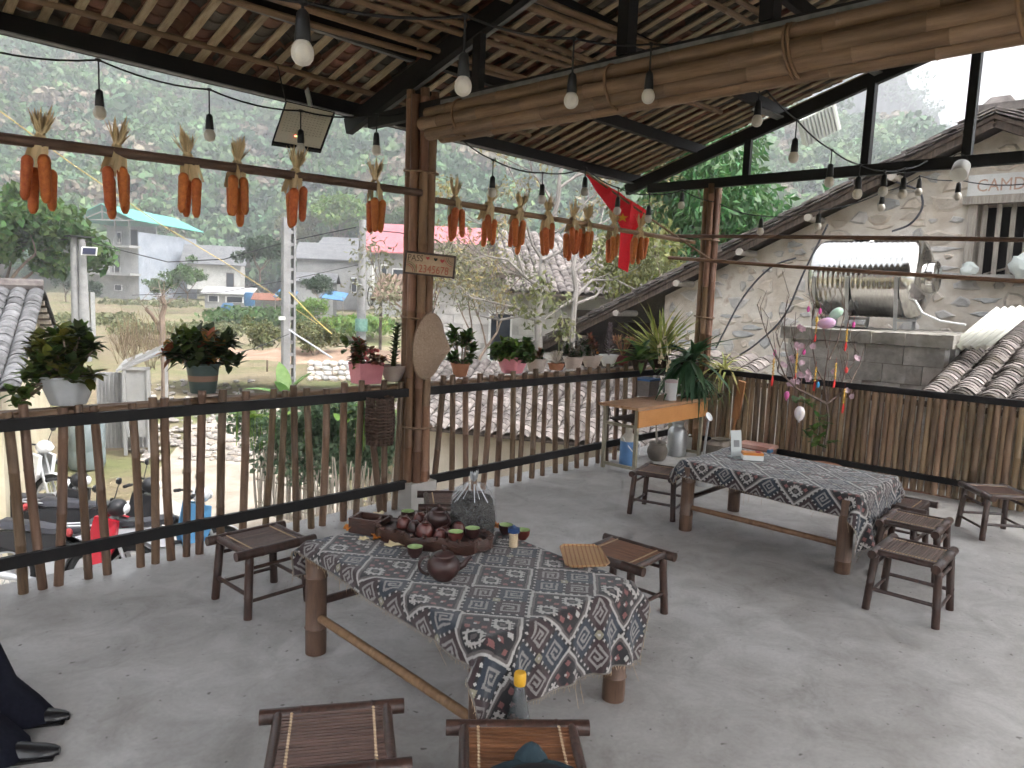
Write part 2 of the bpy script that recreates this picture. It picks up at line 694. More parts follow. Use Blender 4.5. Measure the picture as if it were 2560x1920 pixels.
# bamboo purlins hung below the tiles
k = 0
for (ya, yb, xa, xb, n, r) in ((4.88, 4.83, -1.0, 3.9, 1, .022), (4.83, 4.80, 4.2, 5.2, 1, .022), (4.22, 4.02, -.4, 4.6, 3, .021), (4.02, 3.60, .2, 6.2, 3, .022), (3.42, 3.22, 1.0, 5.2, 2, .026), (2.80, 2.62, 2.4, 6.8, 2, .022)):
    for i in range(n):
        k += 1
        oy = -.043 * i
        za, zb = rz(ya) - .105 - (.012 * i if n > 1 else -.07), rz(yb) - .105 - (.012 * i if n > 1 else -.07)
        pole('bamboo_purlin', (xa, ya + oy, za), (xb + .1 * i, yb + oy, zb), r, BAMBOO_PALE, roof, seed=k, seg=8, gap=.38)
# laths up the slope
LX = .15
lm = None
sll = math.hypot(EY + .18 - RY, SL * (EY + .18 - RY))
lath_me = []
for i in range(4):
    b = MB()
    w = .046 + .012 * random.random()
    segs = []
    n = 7
    pts = []
    for j in range(n + 1):
        t = j / n
        pts.append((random.uniform(-.008, .008), sll * t, random.uniform(-.003, .003)))
    for j in range(n):
        x0, y0, z0 = pts[j]
        x1, y1, z1 = pts[j + 1]
        o = len(b.v)
        if j == 0:
            b.v += [(x0 - w / 2, y0, z0 - .006), (x0 + w / 2, y0, z0 - .006), (x0 + w / 2, y0, z0 + .006), (x0 - w / 2, y0, z0 + .006)]
            o = 0
            b.f.append((0, 1, 2, 3))
            b.m.append(0)
        p = len(b.v) - 4
        b.v += [(x1 - w / 2, y1, z1 - .006), (x1 + w / 2, y1, z1 - .006), (x1 + w / 2, y1, z1 + .006), (x1 - w / 2, y1, z1 + .006)]
        q = p + 4
        for s in range(4):
            s2 = (s + 1) % 4
            b.f.append((p + s2, p + s, q + s, q + s2))
            b.m.append(0)
    me = bpy.data.meshes.new('lath')
    me.from_pydata(b.v, [], b.f)
    me.materials.append(LATH)
    lath_me.append(me)
slope = math.atan(SL)
nl = int((X1 + .06 - X0) / LX)
for i in range(nl + 1):
    x = X0 + i * LX
    o = link('lath', lath_me[i % 4], roof, (x + random.uniform(-.012, .012), EY + .18, rz(EY + .18) + .004), (slope, 0, PI + random.uniform(-.012, .012)))
    o.rotation_euler = (Matrix.Rotation(PI, 3, 'Z') @ Matrix.Rotation(slope, 3, 'X')).to_euler()
    if x < 1.6:
        continue
b = MB()
for i in range(0, nl + 1):
    x = X0 + i * LX
    b.bar((x, 2 * RY - EY - .18, rz(EY + .18) + .004), (x, RY, rz(RY) + .004), .04, .012)
b.build('far_slope_laths', LATH, roof, smooth=False, kind='stuff')


def tile_geo(w, ln, sagd, th, up, n=5):
    """a curved clay tile, concave (up=-1 sags down) or a cover (up=1); length along +y"""
    vs = []
    for y in (0, ln):
        for s in (0, 1):
            for i in range(n + 1):
                a = -1 + 2 * i / n
                z = -up * sagd * (a * a) + (sagd if up > 0 else 0) + s * th
                if up < 0:
                    z = sagd * (a * a) + s * th
                vs.append((a * w / 2, y, z))
    fs = []
    m = n + 1
    for i in range(n):
        fs.append((i + 1, i, 2 * m + i, 2 * m + i + 1))                      # under side
        fs.append((m + i, m + i + 1, 3 * m + i + 1, 3 * m + i))              # top
        fs.append((i, i + 1, m + i + 1, m + i))                              # lower end
        fs.append((2 * m + i + 1, 2 * m + i, 3 * m + i, 3 * m + i + 1))
    fs.append((0, m, 3 * m, 2 * m))
    fs.append((n, 2 * m + n, 3 * m + n, m + n))
    return vs, fs


def tile_mesh(name, geo, mat):
    me = bpy.data.meshes.new(name)
    me.from_pydata(geo[0], [], geo[1])
    me.materials.append(mat)
    me.polygons.foreach_set('use_smooth', [True] * len(me.polygons))
    me.set_sharp_from_angle(angle=R(40))
    return me


CH = tile_geo(.165, .20, .034, .011, -1)
CV = tile_geo(.17, .20, .045, .011, 1)
tm = {('c', 0): tile_mesh('tile', CH, TILE_O), ('c', 1): tile_mesh('tile', CH, TILE_G), ('v', 0): tile_mesh('tile', CV, TILE_O), ('v', 1): tile_mesh('tile', CV, TILE_G)}
step = .098
rows = int((EY + .24 - RY) / (step * math.cos(slope)))
cand = []
cols = int((X1 - X0) / (2 * LX))
for c in range(cols + 1):
    for kind, x in (('c', X0 + c * 2 * LX + LX / 2), ('v', X0 + c * 2 * LX + 1.5 * LX)):
        for r_ in range(rows):
            s = r_ * step
            y = EY + .24 - s * math.cos(slope)
            z = rz(EY + .24) + s * math.sin(slope) + (.024 if kind == 'c' else .062)
            p = Vector((x + random.uniform(-.008, .008), y, z + .05 * 0))
            u, v, w = px(p) if (p - EYEP).dot(CF) > .3 else (-9999, 0, 1)
            vis = -20 < u < 2580 and -20 < v < 700 and kind == 'c'
            tilt = random.uniform(-.03, .03)
            g = 0 if random.random() < .5 else 1
            cand.append((0 if vis else 1, w, kind, p, tilt, g))
cand.sort(key=lambda q: (q[0], q[1]))
single, rest = cand[:300], cand[300:]
RM = Matrix.Rotation(PI, 3, 'Z') @ Matrix.Rotation(slope - .10, 3, 'X')
for (_, w, kind, p, tilt, g) in single:
    o = link('tile', tm[(kind, g)], roof, p)
    o.rotation_euler = (RM @ Matrix.Rotation(tilt, 3, 'Z')).to_euler()
nv = len(CH[0])
for g in (0, 1):
    V = []
    nr = sum(1 for q in rest if q[5] == g)
    for (_, w, kind, p, tilt, gg) in rest + single:
        if gg == g:
            rm = np.array(RM @ Matrix.Rotation(tilt, 3, 'Z'))
            V.append(np.asarray((CH if kind == 'c' else CV)[0]) @ rm.T + np.array(p))
    FF = np.concatenate([np.asarray(CH[1]) + i * nv for i in range(len(V))])
    nf = len(CH[1])
    VV = np.concatenate(V)
    npmesh('tile_field', VV[:nr * nv], FF[:nr * nf], TILE_O if g == 0 else TILE_G, roof, kind='stuff')
    # the slope behind the ridge, mirrored
    V2 = VV.copy()
    V2[:, 1] = 2 * RY - V2[:, 1]
    npmesh('far_slope_tiles', V2, FF[:, ::-1], TILE_O if g == 0 else TILE_G, roof, kind='stuff')
# ridge capping
b = MB()
for i in range(int((X1 - X0) / .2)):
    b.tube([(X0 + i * .2, RY, rz(RY) + .06), (X0 + i * .2 + .22, RY, rz(RY) + .07)], [.10, .105], 8)
b.build('ridge_tiles', TILE_G, roof, kind='stuff')

# ------------------------------------------------------------------ bamboo bundle under the middle tie beam
bund = thing('bamboo_bundle', 'long pale bamboo bundle lashed under the black tie beam', 'bamboo', (3.38, 4.05, 2.74))
for i, (dx, dz, r, st) in enumerate(((-.03, .075, .040, .0), (-.055, .005, .043, .03), (-.04, -.065, .043, -.03), (.03, -.08, .040, -.09), (.055, -.01, .042, -.02), (.05, .06, .038, 0), (0, .0, .036, -.02))):
    pole('bamboo_pole', (dx, st, dz), (dx + .01, -5.2 + st, dz + .015), r, BAMBOO_PALE, bund, seed=40 + i, gap=.42, bow=.0006)
for y in (-.33, -1.55, -2.55, -3.4):
    for dy in (0, .02) if y == -2.55 else (0,):
        pts = []
        for k in range(16):
            a = 2 * PI * k / 16
            pts.append((.10 * math.cos(a), y + dy + .02 * math.sin(a), .12 * math.sin(a) + .01))
        MB().tube(pts, .008, 6, closed=True).build('rope_tie', M('rope tie', (.20, .12, .07), rough=.9) if 'rope tie' not in MATS else MATS['rope tie'], bund)

# ------------------------------------------------------------------ bamboo columns


def column(label, base, top, n, rad, r, ties, lean=(0, 0), z0=.06):
    t = thing('bamboo_column', label, 'column', base, group='bamboo clad roof columns')
    for i in range(n):
        a = 2 * PI * i / n + .3
        x, y = rad * math.cos(a), rad * math.sin(a)
        h = top * (1 if i % 2 else .985)
        pole('bamboo_pole', (x, y, z0), (x + lean[0], y + lean[1], h), r * random.uniform(.85, 1.12), BAMBOO, t, seed=60 + i, gap=.5, bow=.0008, taper=.98)
    MB().bar((0, 0, 0), (lean[0], lean[1], top), .09, .09, (1, 0, 0)).build('steel_core', STEEL, t, smooth=False)
    for z in ties:
        pts = []
        for k in range(14):
            a = 2 * PI * k / 14
            pts.append(((rad + r + .004) * math.cos(a) + lean[0] * z / top, (rad + r + .004) * math.sin(a) + lean[1] * z / top, z + .012 * math.sin(a)))
        MB().tube(pts, .009, 5, closed=True).build('tie_band', BAMBOO_PALE, t)
    return t


c1 = column('thick bamboo-clad column carrying the conical hat and small sign', (3.47, 4.25, 0), 3.02, 8, .085, .034, (.62, 1.42, 2.46), z0=.2)
b = MB().box((0, 0, .1), (.24, .24, .2))
b.build('concrete_plinth', CONC, c1, smooth=False)
c2 = column('thinner bamboo-clad corner column behind the school desk', (7.2, 3.98, 0), 2.86, 6, .07, .032, (.62, 1.46, 2.28), lean=(.06, .04), z0=.0)
column('bamboo-clad column at the far left end of the railing', (-.36, 4.25, 0), 3.0, 7, .085, .034, (.6, 1.5), z0=.1)

# ------------------------------------------------------------------ left railing
rail = thing('bamboo_railing', 'open railing of bamboo pickets between black steel rails', 'railing', (3.2, FY, 0))
MB().bar((-4.2, 0, .885), (3.95, -.02, .865), .03, .06).build('top_rail', STEEL, rail, smooth=False)
MB().bar((-4.2, 0, .185), (3.95, 0, .185), .03, .065).build('bottom_rail', STEEL, rail, smooth=False)
# fence pickets: photo pixel of the foot and of the point at the top rail
PK = [(22, 920, 55, 1290), (58, 915, 97, 1278), (140, 900, 131, 1270), (174, 878, 196, 1252), (207, 875, 237, 1242), (290, 868, 309, 1225), (335, 865, 341, 1219), (360, 860, 375, 1210), (410, 855, 408, 1205), (442, 852, 436, 1195), (487, 853, 482, 1188), (537, 848, 528, 1170), (597, 845, 577, 1160), (622, 843, 608, 1150), (640, 838, 646, 1145), (668, 845, 678, 1140), (712, 842, 702, 1130), (750, 845, 748, 1122), (787, 843, 775, 1115), (800, 843, 828, 1105), (836, 840, 835, 1100), (872, 830, 858, 1098),
      (963, 830, 940, 1058), (984, 828, 982, 1055), (1012, 826, 1013, 1048), (1043, 825, 1030, 1044), (1068, 822, 1050, 1040), (1088, 820, 1080, 1035), (1115, 818, 1112, 1030), (1140, 818, 1128, 1028), (1163, 815, 1155, 1022), (1186, 814, 1178, 1018), (1208, 812, 1206, 1015), (1232, 810, 1228, 1010), (1256, 808, 1252, 1005), (1280, 806, 1272, 1002), (1300, 805, 1297, 998), (1320, 804, 1316, 995), (1340, 803, 1333, 990), (1358, 802, 1354, 987), (1378, 801, 1372, 985)]
kk = 2560 / 2212
pkm = [bamboo_mesh(1.0, .0235, 300 + i, 8, .42, .0015, .97, BAMBOO_DARK) for i in range(5)]
for i, (ax, ay, bx, by) in enumerate(PK):
    foot = at(bx * kk, by * kk, y=FY)
    foot.z = 0
    topp = at(ax * kk, ay * kk, y=FY)
    d = (topp - foot)
    d = d / max(d.z, .1) * (.935 + .05 * random.random())
    o = link('picket', pkm[i % 5], rail)
    along(o, foot - Vector((3.2, FY - .034, 0)), foot + d - Vector((3.2, FY - .034, 0)))
    sc = random.uniform(.9, 1.12)
    o.scale = (sc, sc, d.length)
for i in range(11):
    o = link('picket', pkm[i % 5], rail, (-4.15 + i * .172 + random.uniform(-.02, .02), -.034, 0), (0, random.uniform(-.05, .05), 0))
    o.scale = (1, 1, .95)
for j, (dy, z) in enumerate(((.055, .912), (.105, .915), (.155, .918))):
    pole('shelf_pole', (-4.2, dy, z), (4.0, dy, z - .02), .024, BAMBOO_PALE, rail, seed=80 + j, gap=.6, bow=.0003, taper=.95)
for x in (-3.9, -1.7, .6, 2.4, 3.8):
    MB().bar((x, 0, .865), (x, .19, .88), .03, .03).build('shelf_bracket', STEEL, rail, smooth=False)

# ------------------------------------------------------------------ right fence (close set bamboo)
fen = thing('bamboo_fence', 'tall close-set bamboo pole fence with black rails beyond the stools', 'fence', (FX, 1.5, 0))
MB().bar((0, 2.40, .885), (0, -4.6, .885), .05, .055).build('top_rail', STEEL, fen, smooth=False)
MB().bar((-.035, 2.40, .15), (-.035, -4.6, .15), .04, .05).build('bottom_rail', STEEL, fen, smooth=False)
fm = [bamboo_mesh(.86, .0275, 400 + i, 8, .33, .0012, .97, FENCE_BAMBOO) for i in range(7)]
y = 2.36
i = 0
while y > -4.5:
    sc = random.uniform(.85, 1.1)
    o = link('bamboo_pole', fm[i % 7], fen, (random.uniform(-.004, .012), y, 0.0), (random.uniform(-.012, .012), random.uniform(-.01, .01), random.uniform(0, 6)))
    o.scale = (sc, sc, 1.0)
    y -= .055 * sc + random.choice((.0, .002, .004, .009))
    i += 1
pole('ground_pole', (-.06, 1.6, .03), (-.07, -4.5, .03), .026, BAMBOO, fen, seed=77, gap=.5)
# ------------------------------------------------------------------ stools
BL, BS = .215, .15         # half bar length, half seat depth


def make_stool(slat):
    t = thing('bamboo_stool', 'x', 'stool')
    for s in (-1, 1):
        b = MB()
        p, rs = bamboo_pts(2 * BL, .0235, 11 + s, .2, 0, 1)
        b.tube([(q.z - BL, s * BS, .318) for q in p], rs, 12)
        b.build('seat_bar', STOOL, t)
        b = MB()
        b.tube([(s * (BL - .055), -BS, .322), (s * (BL - .055), BS, .322)], .0165, 10)
        b.build('side_bar', STOOL, t)
    for sx in (-1, 1):
        for sy in (-1, 1):
            b = MB()
            p, rs = bamboo_pts(.315, .0205, 21 + sx + 3 * sy, .16, 0, 1)
            a = Vector((sx * .165, sy * .168, 0))
            c = Vector((sx * .145, sy * .150, .305))
            b.tube([a.lerp(c, q.z / .315) for q in p], rs, 10)
            b.build('leg', STOOL, t)
    for sy in (-1, 1):
        for z, k in ((.085, .0095), (.245, .0095)):
            x = .160 - (z / .305) * .02
            yy = sy * (.168 - (z / .305) * .018)
            MB().tube([(-x, yy, z), (x, yy, z)], k, 8).build('stretcher', STOOL, t)
    for sx in (-1, 1):
        z = .115
        MB().tube([(sx * .157, -.161, z), (sx * .157, .161, z)], .0105, 8).build('stretcher', STOOL, t)
    n = 17
    b = MB().box((0, 0, 0), (2 * (BL - .06), .0118, .005))
    b.raw([(-(BL - .06), -.004, .0035), ((BL - .06), -.004, .0035), ((BL - .06), .004, .0035), (-(BL - .06), .004, .0035)], [(0, 1, 2, 3)])
    me = b.build('slat', slat, t, smooth=False)
    me.location = (0, -.122, .330)
    for i in range(1, n):
        y = -.122 + i * (.244 / (n - 1))
        link('slat', me.data, t, (0, y, .330 - .004 * math.sin(PI * i / (n - 1))), (0, 0, random.uniform(-.008, .008)))
    for sx in (-1, 1):
        b = MB()
        for i in range(n + 1):
            y = -.128 + i * (.256 / n)
            b.ball((sx * (BL - .095), y, .334), .0048, 6, 4, (1, 1.25, .7), (0, 0, .6))
        b.build('cord_stitch', ROPE, t)
    return t


STOOLS = [
    ((1.79, 3.40), 1, 'dark bamboo stool at the left end of the tea table, beside the railing', 0),
    ((3.06, 2.06), 92, 'orange-brown stool on the right of the tea table, behind the wooden plate', 1),
    ((3.03, 3.33), -38, 'half-hidden stool behind the plastic tea bag at the column foot', 0),
    ((1.11, 1.70), -34, 'empty reddish stool nearest the camera, left of the strap-covered one', 0),
    ((1.445, 1.27), -43, 'front stool with orange slats and a dark teal strap lying on it', 1),
    ((4.79, 2.93), 14, 'dark stool at the left end of the second table, near the desk', 0),
    ((4.29, 1.035), 2, 'dark stool standing free in front of the second table, nearest right', 0),
    ((4.93, 1.20), 3, 'middle stool of the three at the right end of the second table', 0),
    ((5.33, 1.42), 92, 'rearmost stool tucked in behind the second table cloth, pale lit seat', 0),
    ((6.28, 1.01), 40, 'lone stool at the right edge, turned askew before the fence', 0),
]
protos = {0: make_stool(SLAT), 1: make_stool(SLAT2)}
used = set()
chmap = {}
for o in bpy.data.objects:
    chmap.setdefault(o, [])
for o in bpy.data.objects:
    if o.parent:
        chmap[o.parent].append(o)
for (x, y), a, lab, k in STOOLS:
    if k not in used:
        t = protos[k]
        used.add(k)
    else:
        t = copy_tree(protos[k], None, chmap)
    t.location = (x, y, 0)
    t.rotation_euler = (0, 0, R(a))
    tag(t, lab, 'stool', 'bamboo stools around the tables')

# ------------------------------------------------------------------ tables
TLEG = M('table leg bamboo', (.085, .048, .032), (.155, .09, .06), scale=6, stretch=(5, 5, .7), rough=.45, bump=.12, vary=.12)


def make_table(cx, cy, rot, lx, ly, h, label):
    t = thing('bamboo_table', label, 'table', (cx, cy, 0), (0, 0, R(rot)), 'low bamboo tables')
    for sx in (-1, 1):
        for sy in (-1, 1):
            b = MB()
            p, rs = bamboo_pts(h - .03, .046, 5 + sx + 3 * sy, .26, 0, 1)
            b.tube([(sx * lx / 2, sy * ly / 2, q.z) for q in p], rs, 16)
            b.build('leg', TLEG, t)
    for sx in (-1, 1):
        MB().tube([(sx * lx / 2, -ly / 2, .17), (sx * lx / 2, 0, .172), (sx * lx / 2, ly / 2, .17)], .0185, 10).build('stretcher', BAMBOO if sx < 0 else STOOL, t)
    for sy in (-1, 1):
        MB().tube([(-lx / 2, sy * ly / 2, .23), (lx / 2, sy * ly / 2, .23)], .019, 10).build('stretcher', STOOL, t)
    for sx in (-1, 1):
        MB().tube([(sx * lx / 2, -ly / 2 - .03, h - .055), (sx * lx / 2, ly / 2 + .03, h - .055)], .026, 10).build('top_bar', STOOL, t)
    for i in range(14):
        x = -lx / 2 + .005 + i * (lx - .01) / 13
        MB().box((x, 0, h - .018), ((lx - .01) / 13 - .004, ly + .06, .014)).build('top_slat', SLAT2, t, smooth=False)
    return t


TH = .49
T1 = (2.03, 2.165, -2.5)
T2 = (4.95, 2.03, .5)
make_table(*T1, .72, 1.10, TH, 'low bamboo table carrying the tea set, in front of the railing')
make_table(*T2, .74, 1.08, TH, 'low bamboo table with a card stand on it, nearer the fence')

# ------------------------------------------------------------------ woven cloths (drape solved here, pattern woven cell by cell)
MOT = np.zeros((48, 48), int)
# 0 dark ground, 1 white, 2 maroon, 3 blue, 4 pink, 5 grey brown, 6 yellow grey


def motif():
    T = MOT
    T[:] = 0

    def square(ox, oy):
        s = 23
        T[ox:ox + s, oy:oy + s] = 2
        for k, c in ((0, 1), (1, 5), (2, 0)):
            T[ox + k:ox + s - k, oy + k] = c
            T[ox + k:ox + s - k, oy + s - 1 - k] = c
            T[ox + k, oy + k:oy + s - k] = c
            T[ox + s - 1 - k, oy + k:oy + s - k] = c
        for qx, qy, wh in ((3, 3, 1), (12, 12, 1), (3, 12, 0), (12, 3, 0)):
            for i in range(8):
                for j in range(8):
                    X, Y = ox + qx + i, oy + qy + j
                    if wh:
                        ring = min(i, j, 7 - i, 7 - j)
                        T[X, Y] = 1 if ring == 1 or (ring == 0 and (i + j) % 2 == 0 and 1 < i + j < 13) else (0 if ring < 3 else 5)
                        if ring == 2:
                            T[X, Y] = 1 if (i * 3 + j) % 4 == 0 else 0
                    else:
                        T[X, Y] = (4, 3, 1, 4)[(i // 2 + j // 2) % 4] if (i % 3 != 2 and j % 3 != 2 and (i // 3 + j // 3) % 2 == 0) else 0

    def keys(ox, oy):
        s = 25
        g = ["1111111", "1000001", "1011101", "1010001", "1011111", "1000000", "1111111"]
        for qx, qy, fl in ((1, 1, 0), (13, 1, 1), (1, 13, 2), (13, 13, 3)):
            base = 3 if (fl in (0, 3)) else 2
            T[ox + qx:ox + qx + 11, oy + qy:oy + qy + 11] = base
            a = np.array([[int(c) for c in r] for r in g])
            a = np.rot90(a, fl)
            for i in range(7):
                for j in range(7):
                    if a[i, j]:
                        T[ox + qx + 2 + i, oy + qy + 2 + j] = 7
        T[ox + 11:ox + 14, oy + 11:oy + 14] = 6
        for i in range(0, s, 3):
            for (X, Y) in ((ox + i, oy), (ox + i, oy + 12), (ox, oy + i), (ox + 12, oy + i), (ox + i, oy + 24), (ox + 24, oy + i)):
                if X < 48 and Y < 48:
                    T[X, Y] = 1
    keys(23, 0) if False else None
    square(0, 0)
    square(24, 24)
    keys(23, -0)
    keys(0, 23)
    square(0, 0)
    square(24, 24)


motif()
PAL = np.array([(.020, .019, .021), (.40, .38, .36), (.042, .025, .027), (.026, .034, .048), (.20, .085, .08), (.105, .09, .087), (.24, .22, .16), (.24, .228, .218)])


def cloth_mat():
    m = bpy.data.materials.new('woven brocade')
    m.use_nodes = True
    N = m.node_tree.nodes
    L = m.node_tree.links
    b = N['Principled BSDF']
    b.inputs['Roughness'].default_value = .8
    b.inputs['Sheen Weight'].default_value = .25
    b.inputs['Specular IOR Level'].default_value = .25
    at_ = N.new('ShaderNodeAttribute')
    at_.attribute_name = 'weave'
    tc = N.new('ShaderNodeTexCoord')
    n = N.new('ShaderNodeTexNoise')
    n.inputs['Scale'].default_value = 260
    n.inputs['Detail'].default_value = 2
    L.new(tc.outputs['Object'], n.inputs['Vector'])
    mr = N.new('ShaderNodeMapRange')
    mr.inputs['To Min'].default_value = .7
    mr.inputs['To Max'].default_value = 1.25
    L.new(n.outputs[0], mr.inputs[0])
    mx = N.new('ShaderNodeMix')
    mx.data_type = 'RGBA'
    mx.blend_type = 'MULTIPLY'
    mx.inputs[0].default_value = 1
    L.new(at_.outputs['Color'], mx.inputs[6])
    L.new(mr.outputs[0], mx.inputs[7])
    L.new(mx.outputs[2], b.inputs['Base Color'])
    bp = N.new('ShaderNodeBump')
    bp.inputs['Strength'].default_value = .3
    bp.inputs['Distance'].default_value = .003
    L.new(n.outputs[0], bp.inputs['Height'])
    L.new(bp.outputs[0], b.inputs['Normal'])
    return m


BROCADE = cloth_mat()


def drape(W, Hh, ox, oy, rot, hx, hy, top, steps=170, cell=.03, seed=3):
    """position-based drape of a W x Hh cloth over a table box (half sizes hx, hy)"""
    nx, ny = int(W / cell) + 1, int(Hh / cell) + 1
    g = np.random.default_rng(seed)
    X, Y = np.meshgrid(np.linspace(-W / 2, W / 2, nx), np.linspace(-Hh / 2, Hh / 2, ny), indexing='ij')
    c, s = math.cos(rot), math.sin(rot)
    P = np.stack([X * c - Y * s + ox, X * s + Y * c + oy, np.full_like(X, top + .004)], -1)
    inside = (abs(P[..., 0]) < hx) & (abs(P[..., 1]) < hy)
    P[..., 2] += g.normal(size=X.shape) * .002
    Q = P.copy()
    cx, cy = W / (nx - 1), Hh / (ny - 1)
    cons = []
    for dx, dy, k in ((1, 0, 1), (0, 1, 1), (1, 1, .5), (1, -1, .5), (2, 0, .12), (0, 2, .12)):
        L0 = math.hypot(dx * cx, dy * cy)
        for ph in range(2):
            cons.append((dx, dy, L0, k, ph))
    for st in range(steps):
        V = (P - Q) * .96
        Q = P.copy()
        P0 = P.copy()
        P = P + V
        P[..., 2] -= 9.8 * (1 / 60) ** 2 * .6
        for it in range(7):
            for dx, dy, L0, k, ph in cons:
                if dy >= 0:
                    A = P[0:nx - dx, 0:ny - dy]
                    B = P[dx:nx, dy:ny]
                else:
                    A = P[0:nx - dx, -dy:ny]
                    B = P[dx:nx, 0:ny + dy]
                if dx:
                    st_ = 2 * dx
                    idx = [i for i in range(A.shape[0]) if (i // dx) % 2 == ph]
                    a, b_ = A[idx], B[idx]
                else:
                    idx = [i for i in range(A.shape[1]) if (i // dy) % 2 == ph]
                    a, b_ = A[:, idx], B[:, idx]
                d = b_ - a
                ln = np.linalg.norm(d, axis=-1, keepdims=True) + 1e-9
                corr = d * (k * .5 * (ln - L0) / ln)
                if dx:
                    A[idx] = a + corr
                    B[idx] = b_ - corr
                else:
                    A[:, idx] = a + corr
                    B[:, idx] = b_ - corr
            # table collision: push out through nearest face
            ins = (abs(P[..., 0]) < hx + .006) & (abs(P[..., 1]) < hy + .006) & (P[..., 2] < top)
            if ins.any():
                px_ = hx + .006 - abs(P[..., 0])
                py_ = hy + .006 - abs(P[..., 1])
                pz_ = top - P[..., 2]
                mz = ins & (pz_ <= px_) & (pz_ <= py_)
                mx_ = ins & ~mz & (px_ <= py_)
                my_ = ins & ~mz & ~mx_
                P[..., 2][mz] = top
                fr = P[mz]
                fr[:, :2] = P0[mz][:, :2] + (fr[:, :2] - P0[mz][:, :2]) * .12
                P[mz] = fr
                P[..., 0][mx_] = np.sign(P[..., 0][mx_]) * (hx + .006)
                P[..., 1][my_] = np.sign(P[..., 1][my_]) * (hy + .006)
            P[..., 2] = np.maximum(P[..., 2], .02)
    return P, W, Hh


def upsample(P, nx, ny):
    a, b_ = P.shape[:2]

    def interp(arr, n):
        m = arr.shape[0]
        t = np.linspace(0, m - 1, n)
        i = np.clip(t.astype(int), 0, m - 2)
        f = (t - i)[:, None, None]
        p1, p2 = arr[i], arr[i + 1]
        p0 = arr[np.maximum(i - 1, 0)]
        p3 = arr[np.minimum(i + 2, m - 1)]
        return .5 * ((2 * p1) + (-p0 + p2) * f + (2 * p0 - 5 * p1 + 4 * p2 - p3) * f ** 2 + (-p0 + 3 * p1 - 3 * p2 + p3) * f ** 3)
    Q = interp(P, nx)
    Q = interp(Q.transpose(1, 0, 2), ny).transpose(1, 0, 2)
    return Q


def cloth_object(label, tbl, W, Hh, ox, oy, rot, fine, cellm, prot, steps, group):
    P, _, _ = drape(W, Hh, ox, oy, rot, .40, .615, TH + .006, steps)
    nx, ny = int(W / fine) + 1, int(Hh / fine) + 1
    Q = upsample(P, nx, ny)
    V = Q.reshape(-1, 3)
    I = np.arange(nx * ny).reshape(nx, ny)
    F = np.stack([I[:-1, :-1], I[1:, :-1], I[1:, 1:], I[:-1, 1:]], -1).reshape(-1, 4)
    u = (np.arange(nx - 1) + .5) / (nx - 1) * W
    v = (np.arange(ny - 1) + .5) / (ny - 1) * Hh
    U, Vv = np.meshgrid(u, v, indexing='ij')
    c, s = math.cos(prot), math.sin(prot)
    a = np.floor((U * c - Vv * s) / cellm).astype(int) % 48
    b_ = np.floor((U * s + Vv * c) / cellm).astype(int) % 48
    colr = PAL[MOT[a, b_]]
    edge = np.minimum(np.minimum(U, W - U), np.minimum(Vv, Hh - Vv))
    colr[edge < .008] = (.16, .14, .12)
    o = npmesh('tablecloth', V, F, BROCADE, None, smooth=True, loc=(tbl[0], tbl[1], 0))
    o.rotation_euler = (0, 0, R(tbl[2]))
    at_ = o.data.attributes.new('weave', 'FLOAT_COLOR', 'FACE')
    cc = np.ones((len(F), 4), np.float32)
    cc[:, :3] = colr.reshape(-1, 3)
    at_.data.foreach_set('color', cc.ravel())
    tag(o, label, 'tablecloth', group)
    # ragged fringe threads along the hem
    hem = np.concatenate([Q[:, 0], Q[-1, :], Q[::-1, -1], Q[0, ::-1]])
    fb = MB()
    g = random.Random(5)
    for i in range(0, len(hem) - 3, 3):
        p = Vector(hem[i])
        if p.z > TH - .02:
            continue
        ln = g.uniform(.006, .02) if g.random() < .94 else g.uniform(.03, .10)
        d = Vector((g.uniform(-.4, .4), g.uniform(-.4, .4), -1)).normalized()
        fb.tube([p, p + d * ln * .5, p + d * ln + Vector((g.uniform(-.003, .003), g.uniform(-.003, .003), 0))], .0009, 3, caps=False)
    fb.build('fringe', ROPE, o, kind='stuff')
    return o


cloth_object('patterned brocade cloth draped under the tea set on the near table', T1, .98, 1.60, .015, -.065, R(-3), .0044, .0096, R(47), 150, 'woven table cloths')
cloth_object('patterned brocade cloth on the farther table with the card stand', T2, 1.02, 1.60, -.01, -.09, R(-1.5), .0058, .0096, R(45), 150, 'woven table cloths')
# ------------------------------------------------------------------ terrain


def gz(x, y):
    """ground height: yard about 1.7 m below the deck, fields, then the valley side"""
    r = np.hypot(x, y)
    z = -1.75 + np.clip((r - 45) / 60, 0, 1) * 1.4
    z = z + .10 * np.sin(x * .21 + 1) * np.cos(y * .17) * np.clip((r - 16) / 20, 0, 1)
    return z


def hill_h(x, y):
    r = np.hypot(x, y)
    az = np.degrees(np.arctan2(y, x))
    base = np.clip(az - 9, 0, 60) / 60
    edge = 118 + 14 * np.sin(az * .11) + 8 * np.sin(az * .31 + 1)
    # at low azimuth the slope starts closer
    edge = np.where(az < 35, edge - (35 - az) * 1.6, edge)
    d = np.maximum(r - edge, 0)
    top = 34 + 165 * base + 14 * np.sin(az * .13) + 9 * np.sin(az * .37 + 2)
    top = top * np.clip((az - 7) / 15, .15, 1)
    h = top * (1 - np.exp(-d * .62 / top * 1.15))
    h = h + np.clip(d / 60, 0, 1) * (4 * np.sin(x * .045) * np.cos(y * .05 + 1) + 2.2 * np.sin(x * .11 + y * .09))
    return h


